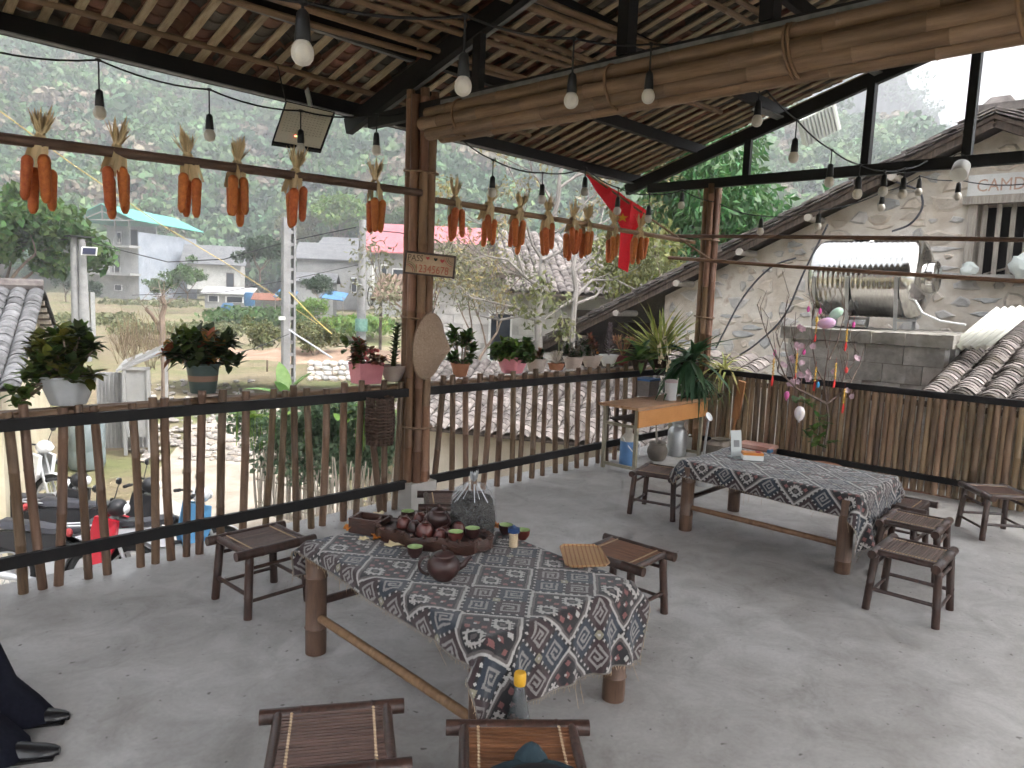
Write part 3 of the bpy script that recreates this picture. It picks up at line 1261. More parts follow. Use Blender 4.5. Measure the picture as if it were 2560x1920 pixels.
xs = np.concatenate([np.linspace(-260, -40, 23), np.linspace(-36, 60, 97), np.linspace(64, 420, 60)])
ys = np.concatenate([np.linspace(-120, -20, 21), np.linspace(-18, 70, 89), np.linspace(74, 520, 76)])
GX, GY = np.meshgrid(xs, ys, indexing='ij')
GZ = gz(GX, GY) + hill_h(GX, GY) * 0
I = np.arange(GX.size).reshape(GX.shape)
F = np.stack([I[:-1, :-1], I[1:, :-1], I[1:, 1:], I[:-1, 1:]], -1).reshape(-1, 4)


def ground_mat():
    m = bpy.data.materials.new('dry earth and stubble')
    m.use_nodes = True
    N = m.node_tree.nodes
    L = m.node_tree.links
    b = N['Principled BSDF']
    b.inputs['Roughness'].default_value = .95
    b.inputs['Specular IOR Level'].default_value = .1
    tc = N.new('ShaderNodeTexCoord')

    def noise(sc, det=6, rg=.6):
        n = N.new('ShaderNodeTexNoise')
        n.inputs['Scale'].default_value = sc
        n.inputs['Detail'].default_value = det
        n.inputs['Roughness'].default_value = rg
        L.new(tc.outputs['Object'], n.inputs['Vector'])
        return n
    r1 = N.new('ShaderNodeValToRGB')
    e = r1.color_ramp.elements
    e[0].position, e[0].color = .34, (.20, .15, .10, 1)
    e[1].position, e[1].color = .64, (.28, .24, .16, 1)
    k = e.new(.5)
    k.color = (.235, .195, .13, 1)
    L.new(noise(.12, 8, .65).outputs[0], r1.inputs[0])
    r2 = N.new('ShaderNodeValToRGB')
    e = r2.color_ramp.elements
    e[0].position, e[0].color = .46, (0, 0, 0, 1)
    e[1].position, e[1].color = .60, (1, 1, 1, 1)
    L.new(noise(.22, 7, .7).outputs[0], r2.inputs[0])
    g = N.new('ShaderNodeMix')
    g.data_type = 'RGBA'
    L.new(r2.outputs[0], g.inputs[0])
    L.new(r1.outputs[0], g.inputs[6])
    g.inputs[7].default_value = (.17, .185, .085, 1)
    r3 = N.new('ShaderNodeValToRGB')
    e = r3.color_ramp.elements
    e[0].position, e[0].color = .3, (.65, .65, .65, 1)
    e[1].position, e[1].color = .7, (1.15, 1.13, 1.1, 1)
    L.new(noise(3.5, 8, .7).outputs[0], r3.inputs[0])
    mx = N.new('ShaderNodeMix')
    mx.data_type = 'RGBA'
    mx.blend_type = 'MULTIPLY'
    mx.inputs[0].default_value = .8
    L.new(g.outputs[2], mx.inputs[6])
    L.new(r3.outputs[0], mx.inputs[7])
    L.new(mx.outputs[2], b.inputs['Base Color'])
    bp = N.new('ShaderNodeBump')
    bp.inputs['Strength'].default_value = .7
    bp.inputs['Distance'].default_value = .15
    L.new(noise(2.5, 8, .7).outputs[0], bp.inputs['Height'])
    L.new(bp.outputs[0], b.inputs['Normal'])
    return m


gnd = npmesh('ground', np.stack([GX, GY, GZ], -1).reshape(-1, 3), F, ground_mat(), smooth=True)
tag(gnd, kind='structure')

# the valley side as its own sheet
az = np.radians(np.linspace(-14, 150, 165))
rr = np.concatenate([np.linspace(85, 260, 60), np.linspace(266, 520, 30)])
A, RR = np.meshgrid(az, rr, indexing='ij')
HX, HY = RR * np.cos(A), RR * np.sin(A)
HZ = hill_h(HX, HY) - .6 + gz(HX, HY) * 1.0
I = np.arange(HX.size).reshape(HX.shape)
F = np.stack([I[:-1, :-1], I[1:, :-1], I[1:, 1:], I[:-1, 1:]], -1).reshape(-1, 4)
HILL = M('hillside scrub', (.08, .115, .05), (.19, .17, .115), scale=.05, rough=.95, vary=0, c3=(.33, .25, .19), detail=9, bump=.9, bscale=.35)
hill = npmesh('hill', np.stack([HX, HY, HZ], -1).reshape(-1, 3), F[:, ::-1], HILL, smooth=True)
tag(hill, kind='structure')

# forest: instances of a few clumpy tree crowns scattered on the valley side
FOREST = [leafM('forest dark', (.05, .115, .05), (.09, .18, .08), vary=.4, hvary=.03, tr=.2, rough=.7),
          leafM('forest mid', (.10, .19, .075), (.17, .27, .115), vary=.4, hvary=.03, tr=.2, rough=.7),
          leafM('forest dry', (.20, .17, .12), (.30, .25, .18), vary=.35, hvary=.02, tr=.2, rough=.8)]
forest_col = bpy.data.collections.new('forest_sources')
for k in range(7):
    g = np.random.default_rng(50 + k)
    nb = 9
    cs = g.normal(size=(nb, 3)) * (1.5, 1.5, .95) + (0, 0, 2.9)
    rd = np.stack([g.uniform(.8, 1.5, nb), g.uniform(.8, 1.5, nb), g.uniform(.6, 1.1, nb)], -1)
    V, Fq = leafcloud(cs, rd, 420, .75, .75, .1, .7, seed=k, shell=1.6)
    o = npmesh('forest_tree', V, Fq, FOREST[(0, 0, 0, 1, 1, 1, 2)[k]])
    COL.objects.unlink(o)
    forest_col.objects.link(o)
pts = []
scl = []
g = np.random.default_rng(3)
n = 0
while n < 12000:
    a = math.radians(g.uniform(0, 112))
    r = 80 + 330 * g.random() ** 1.3
    x, y = r * math.cos(a), r * math.sin(a)
    h = float(hill_h(np.array(x), np.array(y)))
    if h < .8:
        continue
    dens = .5 + .5 * math.sin(x * .05 + 2) * math.cos(y * .043) + .25 * math.sin(x * .15 + y * .11)
    if g.random() > .5 + .5 * max(0, dens):
        continue
    pts.append((x, y, h - .9 + float(gz(np.array(x), np.array(y)))))
    scl.append(g.uniform(.6, 1.5) * (1 + r / 600))
    n += 1
me = bpy.data.meshes.new('hill_forest')
me.from_pydata(pts, [], [])
at_ = me.attributes.new('size', 'FLOAT', 'POINT')
at_.data.foreach_set('value', scl)
fo = link('hill_forest', me)
tag(fo, 'dense scrub and trees covering the hillside', 'forest', kind='stuff')
ng = bpy.data.node_groups.new('scatter_trees', 'GeometryNodeTree')
ng.interface.new_socket('Geometry', in_out='INPUT', socket_type='NodeSocketGeometry')
ng.interface.new_socket('Geometry', in_out='OUTPUT', socket_type='NodeSocketGeometry')
nin = ng.nodes.new('NodeGroupInput')
nout = ng.nodes.new('NodeGroupOutput')
ins = ng.nodes.new('GeometryNodeInstanceOnPoints')
ci = ng.nodes.new('GeometryNodeCollectionInfo')
ci.inputs['Collection'].default_value = forest_col
ci.inputs['Separate Children'].default_value = True
ci.inputs['Reset Children'].default_value = True
ins.inputs['Pick Instance'].default_value = True
rnd = ng.nodes.new('FunctionNodeRandomValue')
rnd.data_type = 'FLOAT_VECTOR'
rnd.inputs['Max'].default_value = (.15, .15, 6.28)
na = ng.nodes.new('GeometryNodeInputNamedAttribute')
na.data_type = 'FLOAT'
na.inputs['Name'].default_value = 'size'
LK = ng.links.new
LK(nin.outputs[0], ins.inputs['Points'])
LK(ci.outputs[0], ins.inputs['Instance'])
LK(rnd.outputs['Value'], ins.inputs['Rotation'])
LK(na.outputs['Attribute'], ins.inputs['Scale'])
LK(ins.outputs[0], nout.inputs[0])
md = fo.modifiers.new('scatter', 'NODES')
md.node_group = ng

# karst peak behind, right: steep bare cliff faces with scrub on its ridge
g = np.random.default_rng(12)
pk = [(2120, 70), (2180, 95), (2235, 130), (2262, 150), (2290, 190), (2320, 225), (2345, 262), (2372, 290), (2395, 318), (2425, 350), (2500, 420), (2600, 520)]
D = 300
nu, nv = 90, 44
V = []
us = np.linspace(1700, 2600, nu)
pu = np.array([1700, 1900, 2050] + [p[0] for p in pk])
pv = np.array([150, 90, 60] + [p[1] for p in pk])
rid = np.interp(us, pu, pv)
for i, u in enumerate(us):
    p = at(u, rid[i], d=D)
    ztop = p.z
    dirv = Vector((p.x, p.y, 0)).normalized()
    for j in range(nv):
        t = j / (nv - 1)
        z = ztop * (1 - t) - 6
        out = 50 * t ** 1.6 + 5 * math.sin(i * .55 + 2 * math.sin(j * .3)) * t ** .3 + 3.5 * math.sin(i * 1.3 + j * .25) + g.normal() * 1.2
        zz = z + g.normal() * 1.2 * (1 if j else 1.6)
        V.append((p.x - dirv.x * out, p.y - dirv.y * out, zz))
I = np.arange(nu * nv).reshape(nu, nv)
F = np.stack([I[:-1, :-1], I[1:, :-1], I[1:, 1:], I[:-1, 1:]], -1).reshape(-1, 4)
CLIFF = M('limestone cliff', (.03, .045, .045), (.23, .24, .245), scale=.05, stretch=(1, 1, .28), rough=.95, vary=0, detail=9, lo=.44, hi=.58, bump=1, bscale=.2)
pkq = npmesh('mountain', np.array(V), F[:, ::-1], CLIFF, smooth=True)
tag(pkq, kind='structure')
cs, rd = [], []
for i in range(0, nu, 1):
    p = at(us[i], rid[i] + 4, d=D - 3)
    for q in range(2):
        cs.append((p.x + g.normal() * 3, p.y + g.normal() * 3, p.z - 6 + g.normal() * 2 - q * 5))
        s = g.uniform(1.8, 4.2)
        rd.append((s, s, s * .8))
V, F = leafcloud(cs, rd, 9000, 1.2, .8, .4, .7, seed=4)
sc_ = npmesh('ridge_scrub', V, F, FOREST[0])
tag(sc_, 'dark scrub along the skyline of the karst peak', 'scrub', kind='stuff')
# ------------------------------------------------------------------ neighbouring stone house (gable end faces the deck)
WX = 11.0
PLAST = M('lime plaster rubble', (.56, .485, .40), (.80, .75, .68), scale=2.6, rough=.95, bump=.8, bscale=9, vary=0, c3=(.44, .33, .25), detail=8)
STONE = [M('rubble stone a', (.50, .48, .46), (.66, .63, .60), scale=6, rough=.95, bump=.7, bscale=20, vary=.2), M('rubble stone b', (.56, .48, .40), (.70, .63, .55), scale=6, rough=.95, bump=.7, bscale=20, vary=.2), M('rubble stone c', (.42, .42, .42), (.56, .56, .55), scale=6, rough=.95, bump=.7, bscale=20, vary=.2)]
WOODG = M('weathered grey wood', (.25, .22, .19), (.40, .36, .31), scale=8, stretch=(5, 5, .6), rough=.9, vary=.15)
WOODD = M('dark old wood', (.045, .032, .025), (.10, .075, .058), scale=8, stretch=(4, 4, .6), rough=.9, vary=.2)
ROOM_SHADE = M('painted room shade', (.012, .009, .010), rough=1, vary=0)  # shade of the unlit room, put in as colour
house = thing('stone_house', 'old rubble stone house with a tiled verge and barred window', 'house', (WX, 2.2, -1.75))
AP = at(2512, 285, x=WX)
LO = at(1425, 830, x=WX)
slv = (AP.z - LO.z) / (LO.y - AP.y)
yl, yr_ = 6.85, -4.5
Ay = AP.y


def vz(y):
    return AP.z - slv * abs(y - Ay) - .20


w = MB()
outer = [(yl, -1.75), (yl, vz(yl)), (Ay, vz(Ay)), (yr_, vz(yr_)), (yr_, -1.75)]
wy0, wy1, wz0, wz1 = at(2436, 600, x=WX).y, at(2436, 600, x=WX).y - 1.35, 2.10, 2.98
# wall front as strips round the window opening
O = Vector((WX, 2.2, -1.75))


def wq(b, pts, th=.35):
    n = len(pts)
    vs = [Vector((0, p[0], p[1])) + Vector((WX, 0, 0)) - O for p in pts] + [Vector((th, p[0], p[1])) + Vector((WX, 0, 0)) - O for p in pts]
    fs = [tuple(range(n)), tuple(reversed(range(n, 2 * n)))]
    for i in range(n):
        j = (i + 1) % n
        fs.append((i, i + n, j + n, j))
    b.raw(vs, fs)


wq(w, [(yl, -1.75), (yl, vz(yl)), (wy0, vz(wy0)), (wy0, -1.75)])
wq(w, [(wy0, -1.75), (wy0, wz0), (wy1, wz0), (wy1, -1.75)])
wq(w, [(wy0, wz1), (wy0, vz(wy0)), (Ay, vz(Ay)), (wy1, vz(wy1)), (wy1, wz1)] if wy1 < Ay < wy0 else [(wy0, wz1), (wy0, vz(wy0)), (wy1, vz(wy1)), (wy1, wz1)])
wq(w, [(wy1, -1.75), (wy1, vz(wy1)), (yr_, vz(yr_)), (yr_, -1.75)])
wall = w.build('wall', PLAST, house, smooth=False)
# rear and side walls so the house is a volume
MB().box((3.5, yl - .2 - 2.2, .4 + .9), (6.6, .35, 3.2)).build('side_wall', PLAST, house, smooth=False)
# rubble stones showing through the plaster: uneven flat-faced lumps standing proud
g = random.Random(21)
stn = 0
placed = []
tries = 0
while stn < 290 and tries < 6000:
    tries += 1
    y = g.uniform(-.6, yl - .1)
    z = g.uniform(.45, 4.0)
    if z > vz(y) - .15 or (wy1 - .12 < y < wy0 + .12 and wz0 - .1 < z < wz1 + .45):
        continue
    rw, rh = g.uniform(.05, .21), g.uniform(.03, .12)
    if any(abs(y - a) < (rw + c) * .95 and abs(z - b_) < (rh + d) * .95 for a, b_, c, d in placed):
        continue
    placed.append((y, z, rw, rh))
    n = g.randint(6, 8)
    vs = []
    ph = g.uniform(0, 6)
    for ring, (sc, xo) in enumerate(((1.08, .02), (.98, -.006), (.70, -.016 - .012 * g.random()))):
        for i in range(n):
            a = ph + 2 * PI * i / n
            rj = 1 + (.22 * math.sin(3 * a + y * 9) + .12 * math.cos(5 * a + z * 7))
            vs.append((xo, rw * sc * rj * math.cos(a), rh * sc * rj * math.sin(a)))
    fs = []
    for k in range(2):
        for i in range(n):
            j = (i + 1) % n
            fs.append((k * n + i, (k + 1) * n + i, (k + 1) * n + j, k * n + j))
    fs.append(tuple(2 * n + i for i in range(n)))
    bb = MB()
    bb.raw(vs, fs)
    o = bb.build('stone', STONE[g.choice((0, 0, 1, 1, 2))], wall, smooth=True, ang=35)
    o.location = (0, y - 2.2, z + 1.75)
    stn += 1
# window: frame, wooden bars, sill and a near-black block painting the unlit room behind
wf = link('window', None, house)
for (a, c) in (((wy0 + .04, wz0), (wy0 + .04, wz1)), ((wy1 - .04, wz0), (wy1 - .04, wz1))):
    MB().bar(Vector((WX - .02, a[0], a[1])) - O, Vector((WX - .02, c[0], c[1])) - O, .10, .09, (1, 0, 0)).build('jamb', WOODG, wf, smooth=False)
MB().bar(Vector((WX - .05, wy0 + .15, wz1 + .05)) - O, Vector((WX - .05, wy1 - .3, wz1 + .05)) - O, .16, .10).build('lintel', WOODG, wf, smooth=False)
MB().bar(Vector((WX - .06, wy0 + .12, wz0 - .03)) - O, Vector((WX - .06, wy1 - .2, wz0 - .03)) - O, .22, .06).build('sill', CONC, wf, smooth=False)
nb = 9
for i in range(nb):
    y = wy0 - .09 - i * (wy0 - wy1 - .12) / (nb - 1)
    MB().bar(Vector((WX + .03, y, wz0)) - O, Vector((WX + .03, y + .01, wz1)) - O, .055, .03, (1, 0, 0)).build('bar', WOODG, wf, smooth=False)
MB().box(Vector((WX + .9, (wy0 + wy1) / 2, (wz0 + wz1) / 2)) - O, (1.0, 1.9, 1.3)).build('room', ROOM_SHADE, wf, smooth=False)
# stair board and sacks seen behind the bars
MB().bar(Vector((WX + .25, wy0 - .1, wz0 + .02)) - O, Vector((WX + .3, wy1, wz0 + .42)) - O, .12, .02).build('inner_board', WOODG, wf, smooth=False)
# verge: overlapping tile courses seen edge on, barge boards and purlin ends
vg = MB()


def roofpt(y, up=0.0):
    return AP.z - slv * abs(y - Ay) - .13 + up


cs_ = math.atan(slv)
for layer in range(3):
    for side in (1, -1):
        y = Ay
        i = 0
        while (y < 9.6 if side > 0 else y > -4.6):
            ln = .24
            yy = y
            p = Vector((WX - .42 - .02 * (layer % 2) + random.uniform(-.02, .02), yy + side * ln / 2, roofpt(yy + side * ln / 2, .06 + .035 * layer + .012 * (i % 2)))) - O
            rot = Matrix.Rotation(-side * cs_ + .05 * side + random.uniform(-.03, .03), 3, 'X')
            vg.box(p, (.20, ln, .016), rot)
            y += side * .155
            i += 1
vgo = vg.build('verge_tiles', TILE_W, house, smooth=False, kind='stuff')
for side in (1, -1):
    ye = 9.55 if side > 0 else -4.5
    rf = MB()
    a, c = Vector((WX - .5, Ay, roofpt(Ay, -.02))) - O, Vector((WX - .5, ye, roofpt(ye, -.02))) - O
    rf.raw([a, c, c + Vector((7.2, 0, 0)), a + Vector((7.2, 0, 0)), a + Vector((0, 0, .05)), c + Vector((0, 0, .05)), c + Vector((7.2, 0, .05)), a + Vector((7.2, 0, .05))], [(0, 1, 2, 3), (7, 6, 5, 4), (0, 4, 5, 1), (1, 5, 6, 2), (2, 6, 7, 3)])
    ro = rf.build('roof', WOODD, house, smooth=False)
    MB().bar(Vector((WX - .46, Ay, roofpt(Ay, -.06))) - O, Vector((WX - .46, ye, roofpt(ye, -.06))) - O, .03, .10, (0, slv * side, 1)).build('barge_board', WOODD, ro, smooth=False)
    V = []
    cvs, cfs = CV
    for c_ in range(30):
        for r_ in range(int(abs(ye - Ay) / .13)):
            y = Ay + side * (.1 + r_ * .13)
            m = np.array(Matrix.Rotation(PI if side > 0 else 0, 3, 'Z') @ Matrix.Rotation(cs_ - .06, 3, 'X'))
            V.append(np.asarray(cvs) @ m.T + np.array((WX - .3 + c_ * .21 - O.x, y + side * .1 - O.y, roofpt(y + side * .1, .04) - O.z)))
    nv = len(cvs)
    npmesh('roof_tiles', np.concatenate(V), np.concatenate([np.asarray(cfs) + i * nv for i in range(len(V))]), TILE_W, ro, kind='stuff')
for y in (8.6, 7.5, 6.35, 5.3, 4.3, 3.25):
    MB().tube([Vector((WX - .52, y, roofpt(y, -.10))) - O, Vector((WX + .1, y, roofpt(y, -.10))) - O], .055, 10).build('purlin_end', M('purlin end', (.42, .38, .33), rough=.9) if 'purlin end' not in MATS else MATS['purlin end'], house)
for y in (9.3, 7.9):
    MB().bar(Vector((WX + .3, y, -1.75)) - O, Vector((WX + .3, y, roofpt(y, -.1))) - O, .14, .14, (1, 0, 0)).build('porch_post', WOODD, house, smooth=False)
MB().box(Vector((WX + .7, 8.3, -.3)) - O, (.1, 2.9, 3.0)).build('porch_wall', WOODD, house, smooth=False)
b = MB()
b.box(Vector((WX - .3, Ay - .02, AP.z - .02)) - O, (.4, .55, .10))
b.box(Vector((WX - .3, Ay - .02, AP.z + .07)) - O, (.4, .34, .10), taper=.6)
b.build('ridge_cap', TILE_W, house, smooth=False)

# sign board above the window
SIGNW = M('aged white sign board', (.66, .66, .64), (.76, .76, .75), scale=6, rough=.7, vary=0)
SIGNR = M('faded rust lettering', (.46, .29, .22), (.58, .42, .34), scale=20, rough=.8, vary=0)


def text_part(name, body, size, mat, parent, mat4, ext=.002, align='LEFT', sx=1.0):
    cu = bpy.data.curves.new(name, 'FONT')
    cu.body = body
    cu.size = size
    cu.extrude = ext
    cu.align_x = align
    cu.resolution_u = 3
    to = bpy.data.objects.new(name + '_curve', cu)
    COL.objects.link(to)
    dg = bpy.context.evaluated_depsgraph_get()
    me = bpy.data.meshes.new_from_object(to.evaluated_get(dg))
    bpy.data.objects.remove(to)
    me.transform(mat4 @ Matrix.Diagonal((sx, 1, 1, 1)))
    me.materials.clear()
    me.materials.append(mat)
    return link(name, me, parent)


# frame facing -X: text runs towards -Y
FACEX = Matrix(((0, 0, -1, 0), (-1, 0, 0, 0), (0, 1, 0, 0), (0, 0, 0, 1)))
s0 = at(2416, 493, x=WX - .06)
sg = thing('sign_board', 'long white board with faded red lettering above the barred window', 'sign', s0)
MB().box((.03, -.72, .135), (.05, 1.44, .27)).build('board', SIGNW, sg, smooth=False)
text_part('lettering', 'CAMD - BI', .22, SIGNR, sg, Matrix.Translation((0, -.10, .06)) @ FACEX, sx=.82)

# ------------------------------------------------------------------ low tiled lean-to roof just behind the fence
EL = Vector((7.62, 0, .80))
rs_ = .235
lean = thing('lean_to_roof', 'low weathered tile roof just beyond the bamboo fence', 'roof', (7.6, 2, .8))
a_ = math.atan(rs_)
lt = [tile_mesh('tile', tile_geo(.20, .22, .055, .013, 1), TILE_W), tile_mesh('tile', tile_geo(.20, .22, .055, .013, 1), TILE_G)]
lc = tile_geo(.20, .22, .05, .013, -1)
cv2 = tile_geo(.20, .22, .055, .013, 1)
cands = []
PITCHX = .235
for c in range(44):
    y = 4.9 - c * PITCHX
    for r_ in range(44):
        s = r_ * .075
        x = 7.62 + s * math.cos(a_)
        z = .80 + s * math.sin(a_) + .03
        if (1.86 < y < 3.62 and x > 7.5) or (y > 3.5 and x > 8.15):
            continue
        u, v, wd = px((x, y, z))
        vis = 1500 < u < 2600 and 850 < v < 1010
        cands.append((0 if vis else 1, wd, x, y, z))
cands.sort()
LM = Matrix.Rotation(-PI / 2, 3, 'Z') @ Matrix.Rotation(a_ - .13, 3, 'X')
VV = []
for i, (vis, wd, x, y, z) in enumerate(cands):
    jit = Matrix.Rotation(random.uniform(-.05, .05), 3, 'Z')
    if i < 300:
        o = link('tile', lt[0 if random.random() < .8 else 1], lean, Vector((x, y + random.uniform(-.01, .01), z)) - Vector((7.6, 2, .8)))
        o.rotation_euler = (LM @ jit).to_euler()
    else:
        VV.append(np.asarray(cv2[0]) @ np.array(LM @ jit).T + np.array((x - 7.6, y - 2, z - .8)))
nv = len(cv2[0])
npmesh('tile_field', np.concatenate(VV), np.concatenate([np.asarray(cv2[1]) + i * nv for i in range(len(VV))]), TILE_W, lean, kind='stuff')
VV = []
for c in range(45):
    y = 4.9 + PITCHX / 2 - c * PITCHX
    for r_ in range(24):
        s = r_ * .14
        if 1.8 < y < 3.65 or (y > 3.5 and 7.62 + s > 8.1):
            continue
        VV.append(np.asarray(lc[0]) @ np.array(LM).T + np.array((7.62 + s * math.cos(a_) - 7.6, y - 2, s * math.sin(a_) - .01)))
npmesh('channel_tiles', np.concatenate(VV), np.concatenate([np.asarray(lc[1]) + i * nv for i in range(len(VV))]), TILE_W, lean, kind='stuff')
MB().bar((.03, 2.9, -.05), (.03, -6.5, -.05), .06, .05).build('eave_batten', WOODD, lean, smooth=False)

# ------------------------------------------------------------------ block tank stand with slab
MOSS = M('mossy concrete', (.16, .15, .13), (.34, .32, .29), scale=4, rough=.95, bump=.5, bscale=18, vary=0, c3=(.20, .19, .06), detail=8)
BLOCK = M('cement block', (.34, .32, .30), (.64, .62, .60), scale=5, rough=.95, bump=.5, bscale=25, vary=.12, c3=(.25, .24, .22), detail=8)
st = thing('tank_stand', 'cement block tank stand with a mossy concrete slab on top', 'tank stand', (8.7, 2.8, -.4))
for r_ in range(8):
    z = .09 + r_ * .205
    off = 0 if r_ % 2 else .2
    y = -.88
    while y < .80:
        y0, y1 = y, min(.80, y + (.4 if not (y == -.88 and off) else .2))
        if y1 - y0 > .05:
            MB().box((.1, (y0 + y1) / 2 + .08, z), (.2, y1 - y0 - .008, .197)).build('block', BLOCK, st, smooth=False)
        y = y1
    for side in (-.75, .84):
        MB().box((1.1, side - .0, z), (1.78, .19, .198)).build('side_wall', BLOCK, st, smooth=False)
MB().box((.11, .04, .8), (.17, 1.64, 1.6)).build('mortar', MOSS, st, smooth=False)
b = MB()
n = 16
pts = []
for i in range(n + 1):
    pts.append(-.90 + i * 1.80 / n)
for i in range(n):
    j0 = random.uniform(-.015, .015)
    b.box((.92 + j0, (pts[i] + pts[i + 1]) / 2, 1.705), (2.2, pts[i + 1] - pts[i] + .003, .13 + random.uniform(-.012, .012)))
b.build('slab', MOSS, st, smooth=False)

# ------------------------------------------------------------------ stainless water tank
tk = thing('water_tank', 'shiny ribbed stainless steel water tank lying on a metal frame', 'water tank', (9.75, 3.16, 1.37))
prof = []
Lh, Rr = .58, .47
prof.append((.02, -Lh - .10))
for a in (20, 45, 70, 90):
    prof.append((Rr * math.sin(R(a)), -Lh - .10 + .14 * (1 - math.cos(R(a)))))
n = 17
for i in range(n * 4):
    t = i / (n * 4 - 1)
    z = -Lh + .08 + t * (2 * Lh - .16)
    prof.append((Rr + (.0045 if i % 4 == 2 else .0), z))
for a in (90, 70, 45, 20):
    prof.append((Rr * math.sin(R(a)), Lh + .10 - .14 * (1 - math.cos(R(a)))))
prof.append((.02, Lh + .10))
b = MB()
b.lathe(prof, 48, (0, 0, .62), (PI / 2, 0, 0))
b.build('drum', CHROME, tk, ang=60)
b = MB()
b.lathe([(.19, 0), (.19, .07), (.17, .085), (.02, .09)], 24, (0, -.67, .64), (PI / 2, 0, 0))
b.build('manhole', CHROME, tk)
b = MB().lathe([(.14, 0), (.14, .03), (.05, .05)], 20, (0, .1, 1.09))
b.build('top_lid', CHROME, tk)
for y in (-.45, .1, .5):
    b = MB()
    b.bar((-.36, y, 0), (-.50, y, .62), .04, .012, (1, 0, 0))
    b.bar((.36, y, 0), (.50, y, .62), .04, .012, (1, 0, 0))
    b.bar((-.4, y, .12), (.4, y, .12), .03, .03)
    b.build('frame_leg', GALV, tk, smooth=False)
MB().tube([(-.30, -.62, .36), (-.42, -.74, .22), (-.5, -.95, .14), (-.5, -1.2, .11)], .013, 8).build('outlet_pipe', WHITE, tk)
HOSE = M('grey-black hose', (.07, .07, .08), rough=.5, vary=0)
hose = thing('black_hose', 'looping black plastic hose on the stone wall above the tank', 'hose', at(2070, 660, x=10.4))
hp = [at(u, v, x=10.5) for u, v in ((2070, 560), (2010, 680), (1960, 790), (1890, 860), (1830, 900), (1800, 935))]
MB().tube([p - Vector(hose.location) for p in smooth(hp)], .014, 7).build('hose_run', HOSE, hose)
hp = [at(u, v, x=10.5) for u, v in ((1990, 645), (1925, 670), (1860, 740), (1810, 830), (1790, 870))]
MB().tube([p - Vector(hose.location) for p in smooth(hp)], .014, 7).build('hose_run', HOSE, hose)
hp = [at(u, v, x=10.6) for u, v in ((2230, 578), (2275, 560), (2305, 520), (2300, 480), (2270, 465), (2240, 455))]
MB().tube([p - Vector(hose.location) for p in smooth(hp)], .014, 7).build('hose_run', HOSE, hose)
# corrugated sheet
cor = thing('corrugated_sheet', 'pale corrugated plastic sheet leaning at the corner of the tank stand', 'roofing sheet', (8.62, 1.86, 1.25), (R(-6), R(-34), R(-27)))
n = 40
vs = []
for k in range(2):
    for i in range(n + 1):
        t = i / n
        vs.append((k * .75, -.34 + t * .52, .03 * math.sin(t * PI * 12)))
fs = [(i, i + 1, n + 2 + i, n + 1 + i) for i in range(n)]
b = MB()
b.raw(vs, fs)
o = b.build('sheet', M('pale fibreglass sheet', (.62, .62, .54), (.72, .72, .66), scale=3, rough=.5, vary=0), cor)
sm = o.modifiers.new('thickness', 'SOLIDIFY')
sm.thickness = .006
# white sack bundle at the window sill
b = MB()
sk = thing('white_sack', 'white plastic sack bulging on the sill of the barred window', 'sack', at(2545, 690, x=WX - .25))
b.ball((0, -.22, .06), .34, 18, 12, (.45, 1.0, .55), (.35, 0, 0))
b.v = [tuple(c + random.uniform(-.022, .022) for c in q) for q in b.v]
b.build('sack_body', M('white plastic sack', (.60, .66, .62), (.74, .78, .75), scale=7, rough=.4, bump=.8, bscale=9, vary=0), sk)
b = MB()
sk2 = thing('crumpled_bag', 'small crumpled white bag in the window corner', 'bag', at(2420, 690, x=WX - .12))
b.ball((0, 0, .08), .11, 12, 8, (.7, .9, .9), (.3, .2, 0))
b.v = [tuple(c + random.uniform(-.018, .018) for c in q) for q in b.v]
b.build('bag_body', MATS['white plastic sack'], sk2)
# ------------------------------------------------------------------ far houses (each built round photo pixels at its own distance)
RENDER = M('grey cement render', (.235, .235, .23), (.33, .33, .325), scale=1.2, rough=.9, vary=0, detail=8, c3=(.36, .35, .34))
RENDW = M('white render', (.40, .40, .39), (.50, .50, .49), scale=1.5, rough=.9, vary=0, c3=(.58, .57, .55))
RENDB = M('blue-grey metal cladding', (.25, .285, .34), (.36, .39, .44), scale=1.0, rough=.5, vary=0)
GREENR = M('green metal roof', (.08, .34, .29), (.11, .41, .35), scale=1, rough=.45, vary=0)
GREYR = M('grey fibre cement roof', (.105, .108, .115), (.16, .163, .168), scale=1.4, rough=.85, vary=0, c3=(.20, .20, .20))
REDR = M('red metal roof', (.40, .10, .12), (.50, .15, .17), scale=1, rough=.5, vary=0)
GLASSD = M('dark window', (.02, .025, .035), rough=.25, vary=0)
BLUET = M('blue tarpaulin', (.04, .13, .28), (.06, .19, .35), scale=3, rough=.5, vary=0)
CONCP = M('pole concrete', (.20, .20, .20), (.29, .29, .29), scale=3, rough=.85, bump=.2, vary=0)


class Frame:
    """a local frame: origin on the ground, x right along the facade, y away, z up"""

    def __init__(self, o, yaw):
        self.o = Vector(o)
        self.r = Matrix.Rotation(yaw, 3, 'Z')


def house_at(name, label, u, v, d, yaw, zdown=0.0):
    p = at(u, v, d=d)
    p.z -= zdown
    return thing(name, label, 'house', p, (0, 0, yaw), None)


IMR = math.atan2(CR.y, CR.x)      # yaw of a facade square to the picture


def openings(t, wallname, lst, y=0.0, axis='x'):
    for (x0, x1, z0, z1, kind) in lst:
        f = MB().box(((x0 + x1) / 2, y - .03, (z0 + z1) / 2), (x1 - x0, .08, z1 - z0)).build(kind, WHITE if kind == 'window' else WOODD, t, smooth=False)
        MB().box(((x0 + x1) / 2, y - .055, (z0 + z1) / 2), ((x1 - x0) * .82, .07, (z1 - z0) * .86)).build('pane', GLASSD, f, smooth=False)


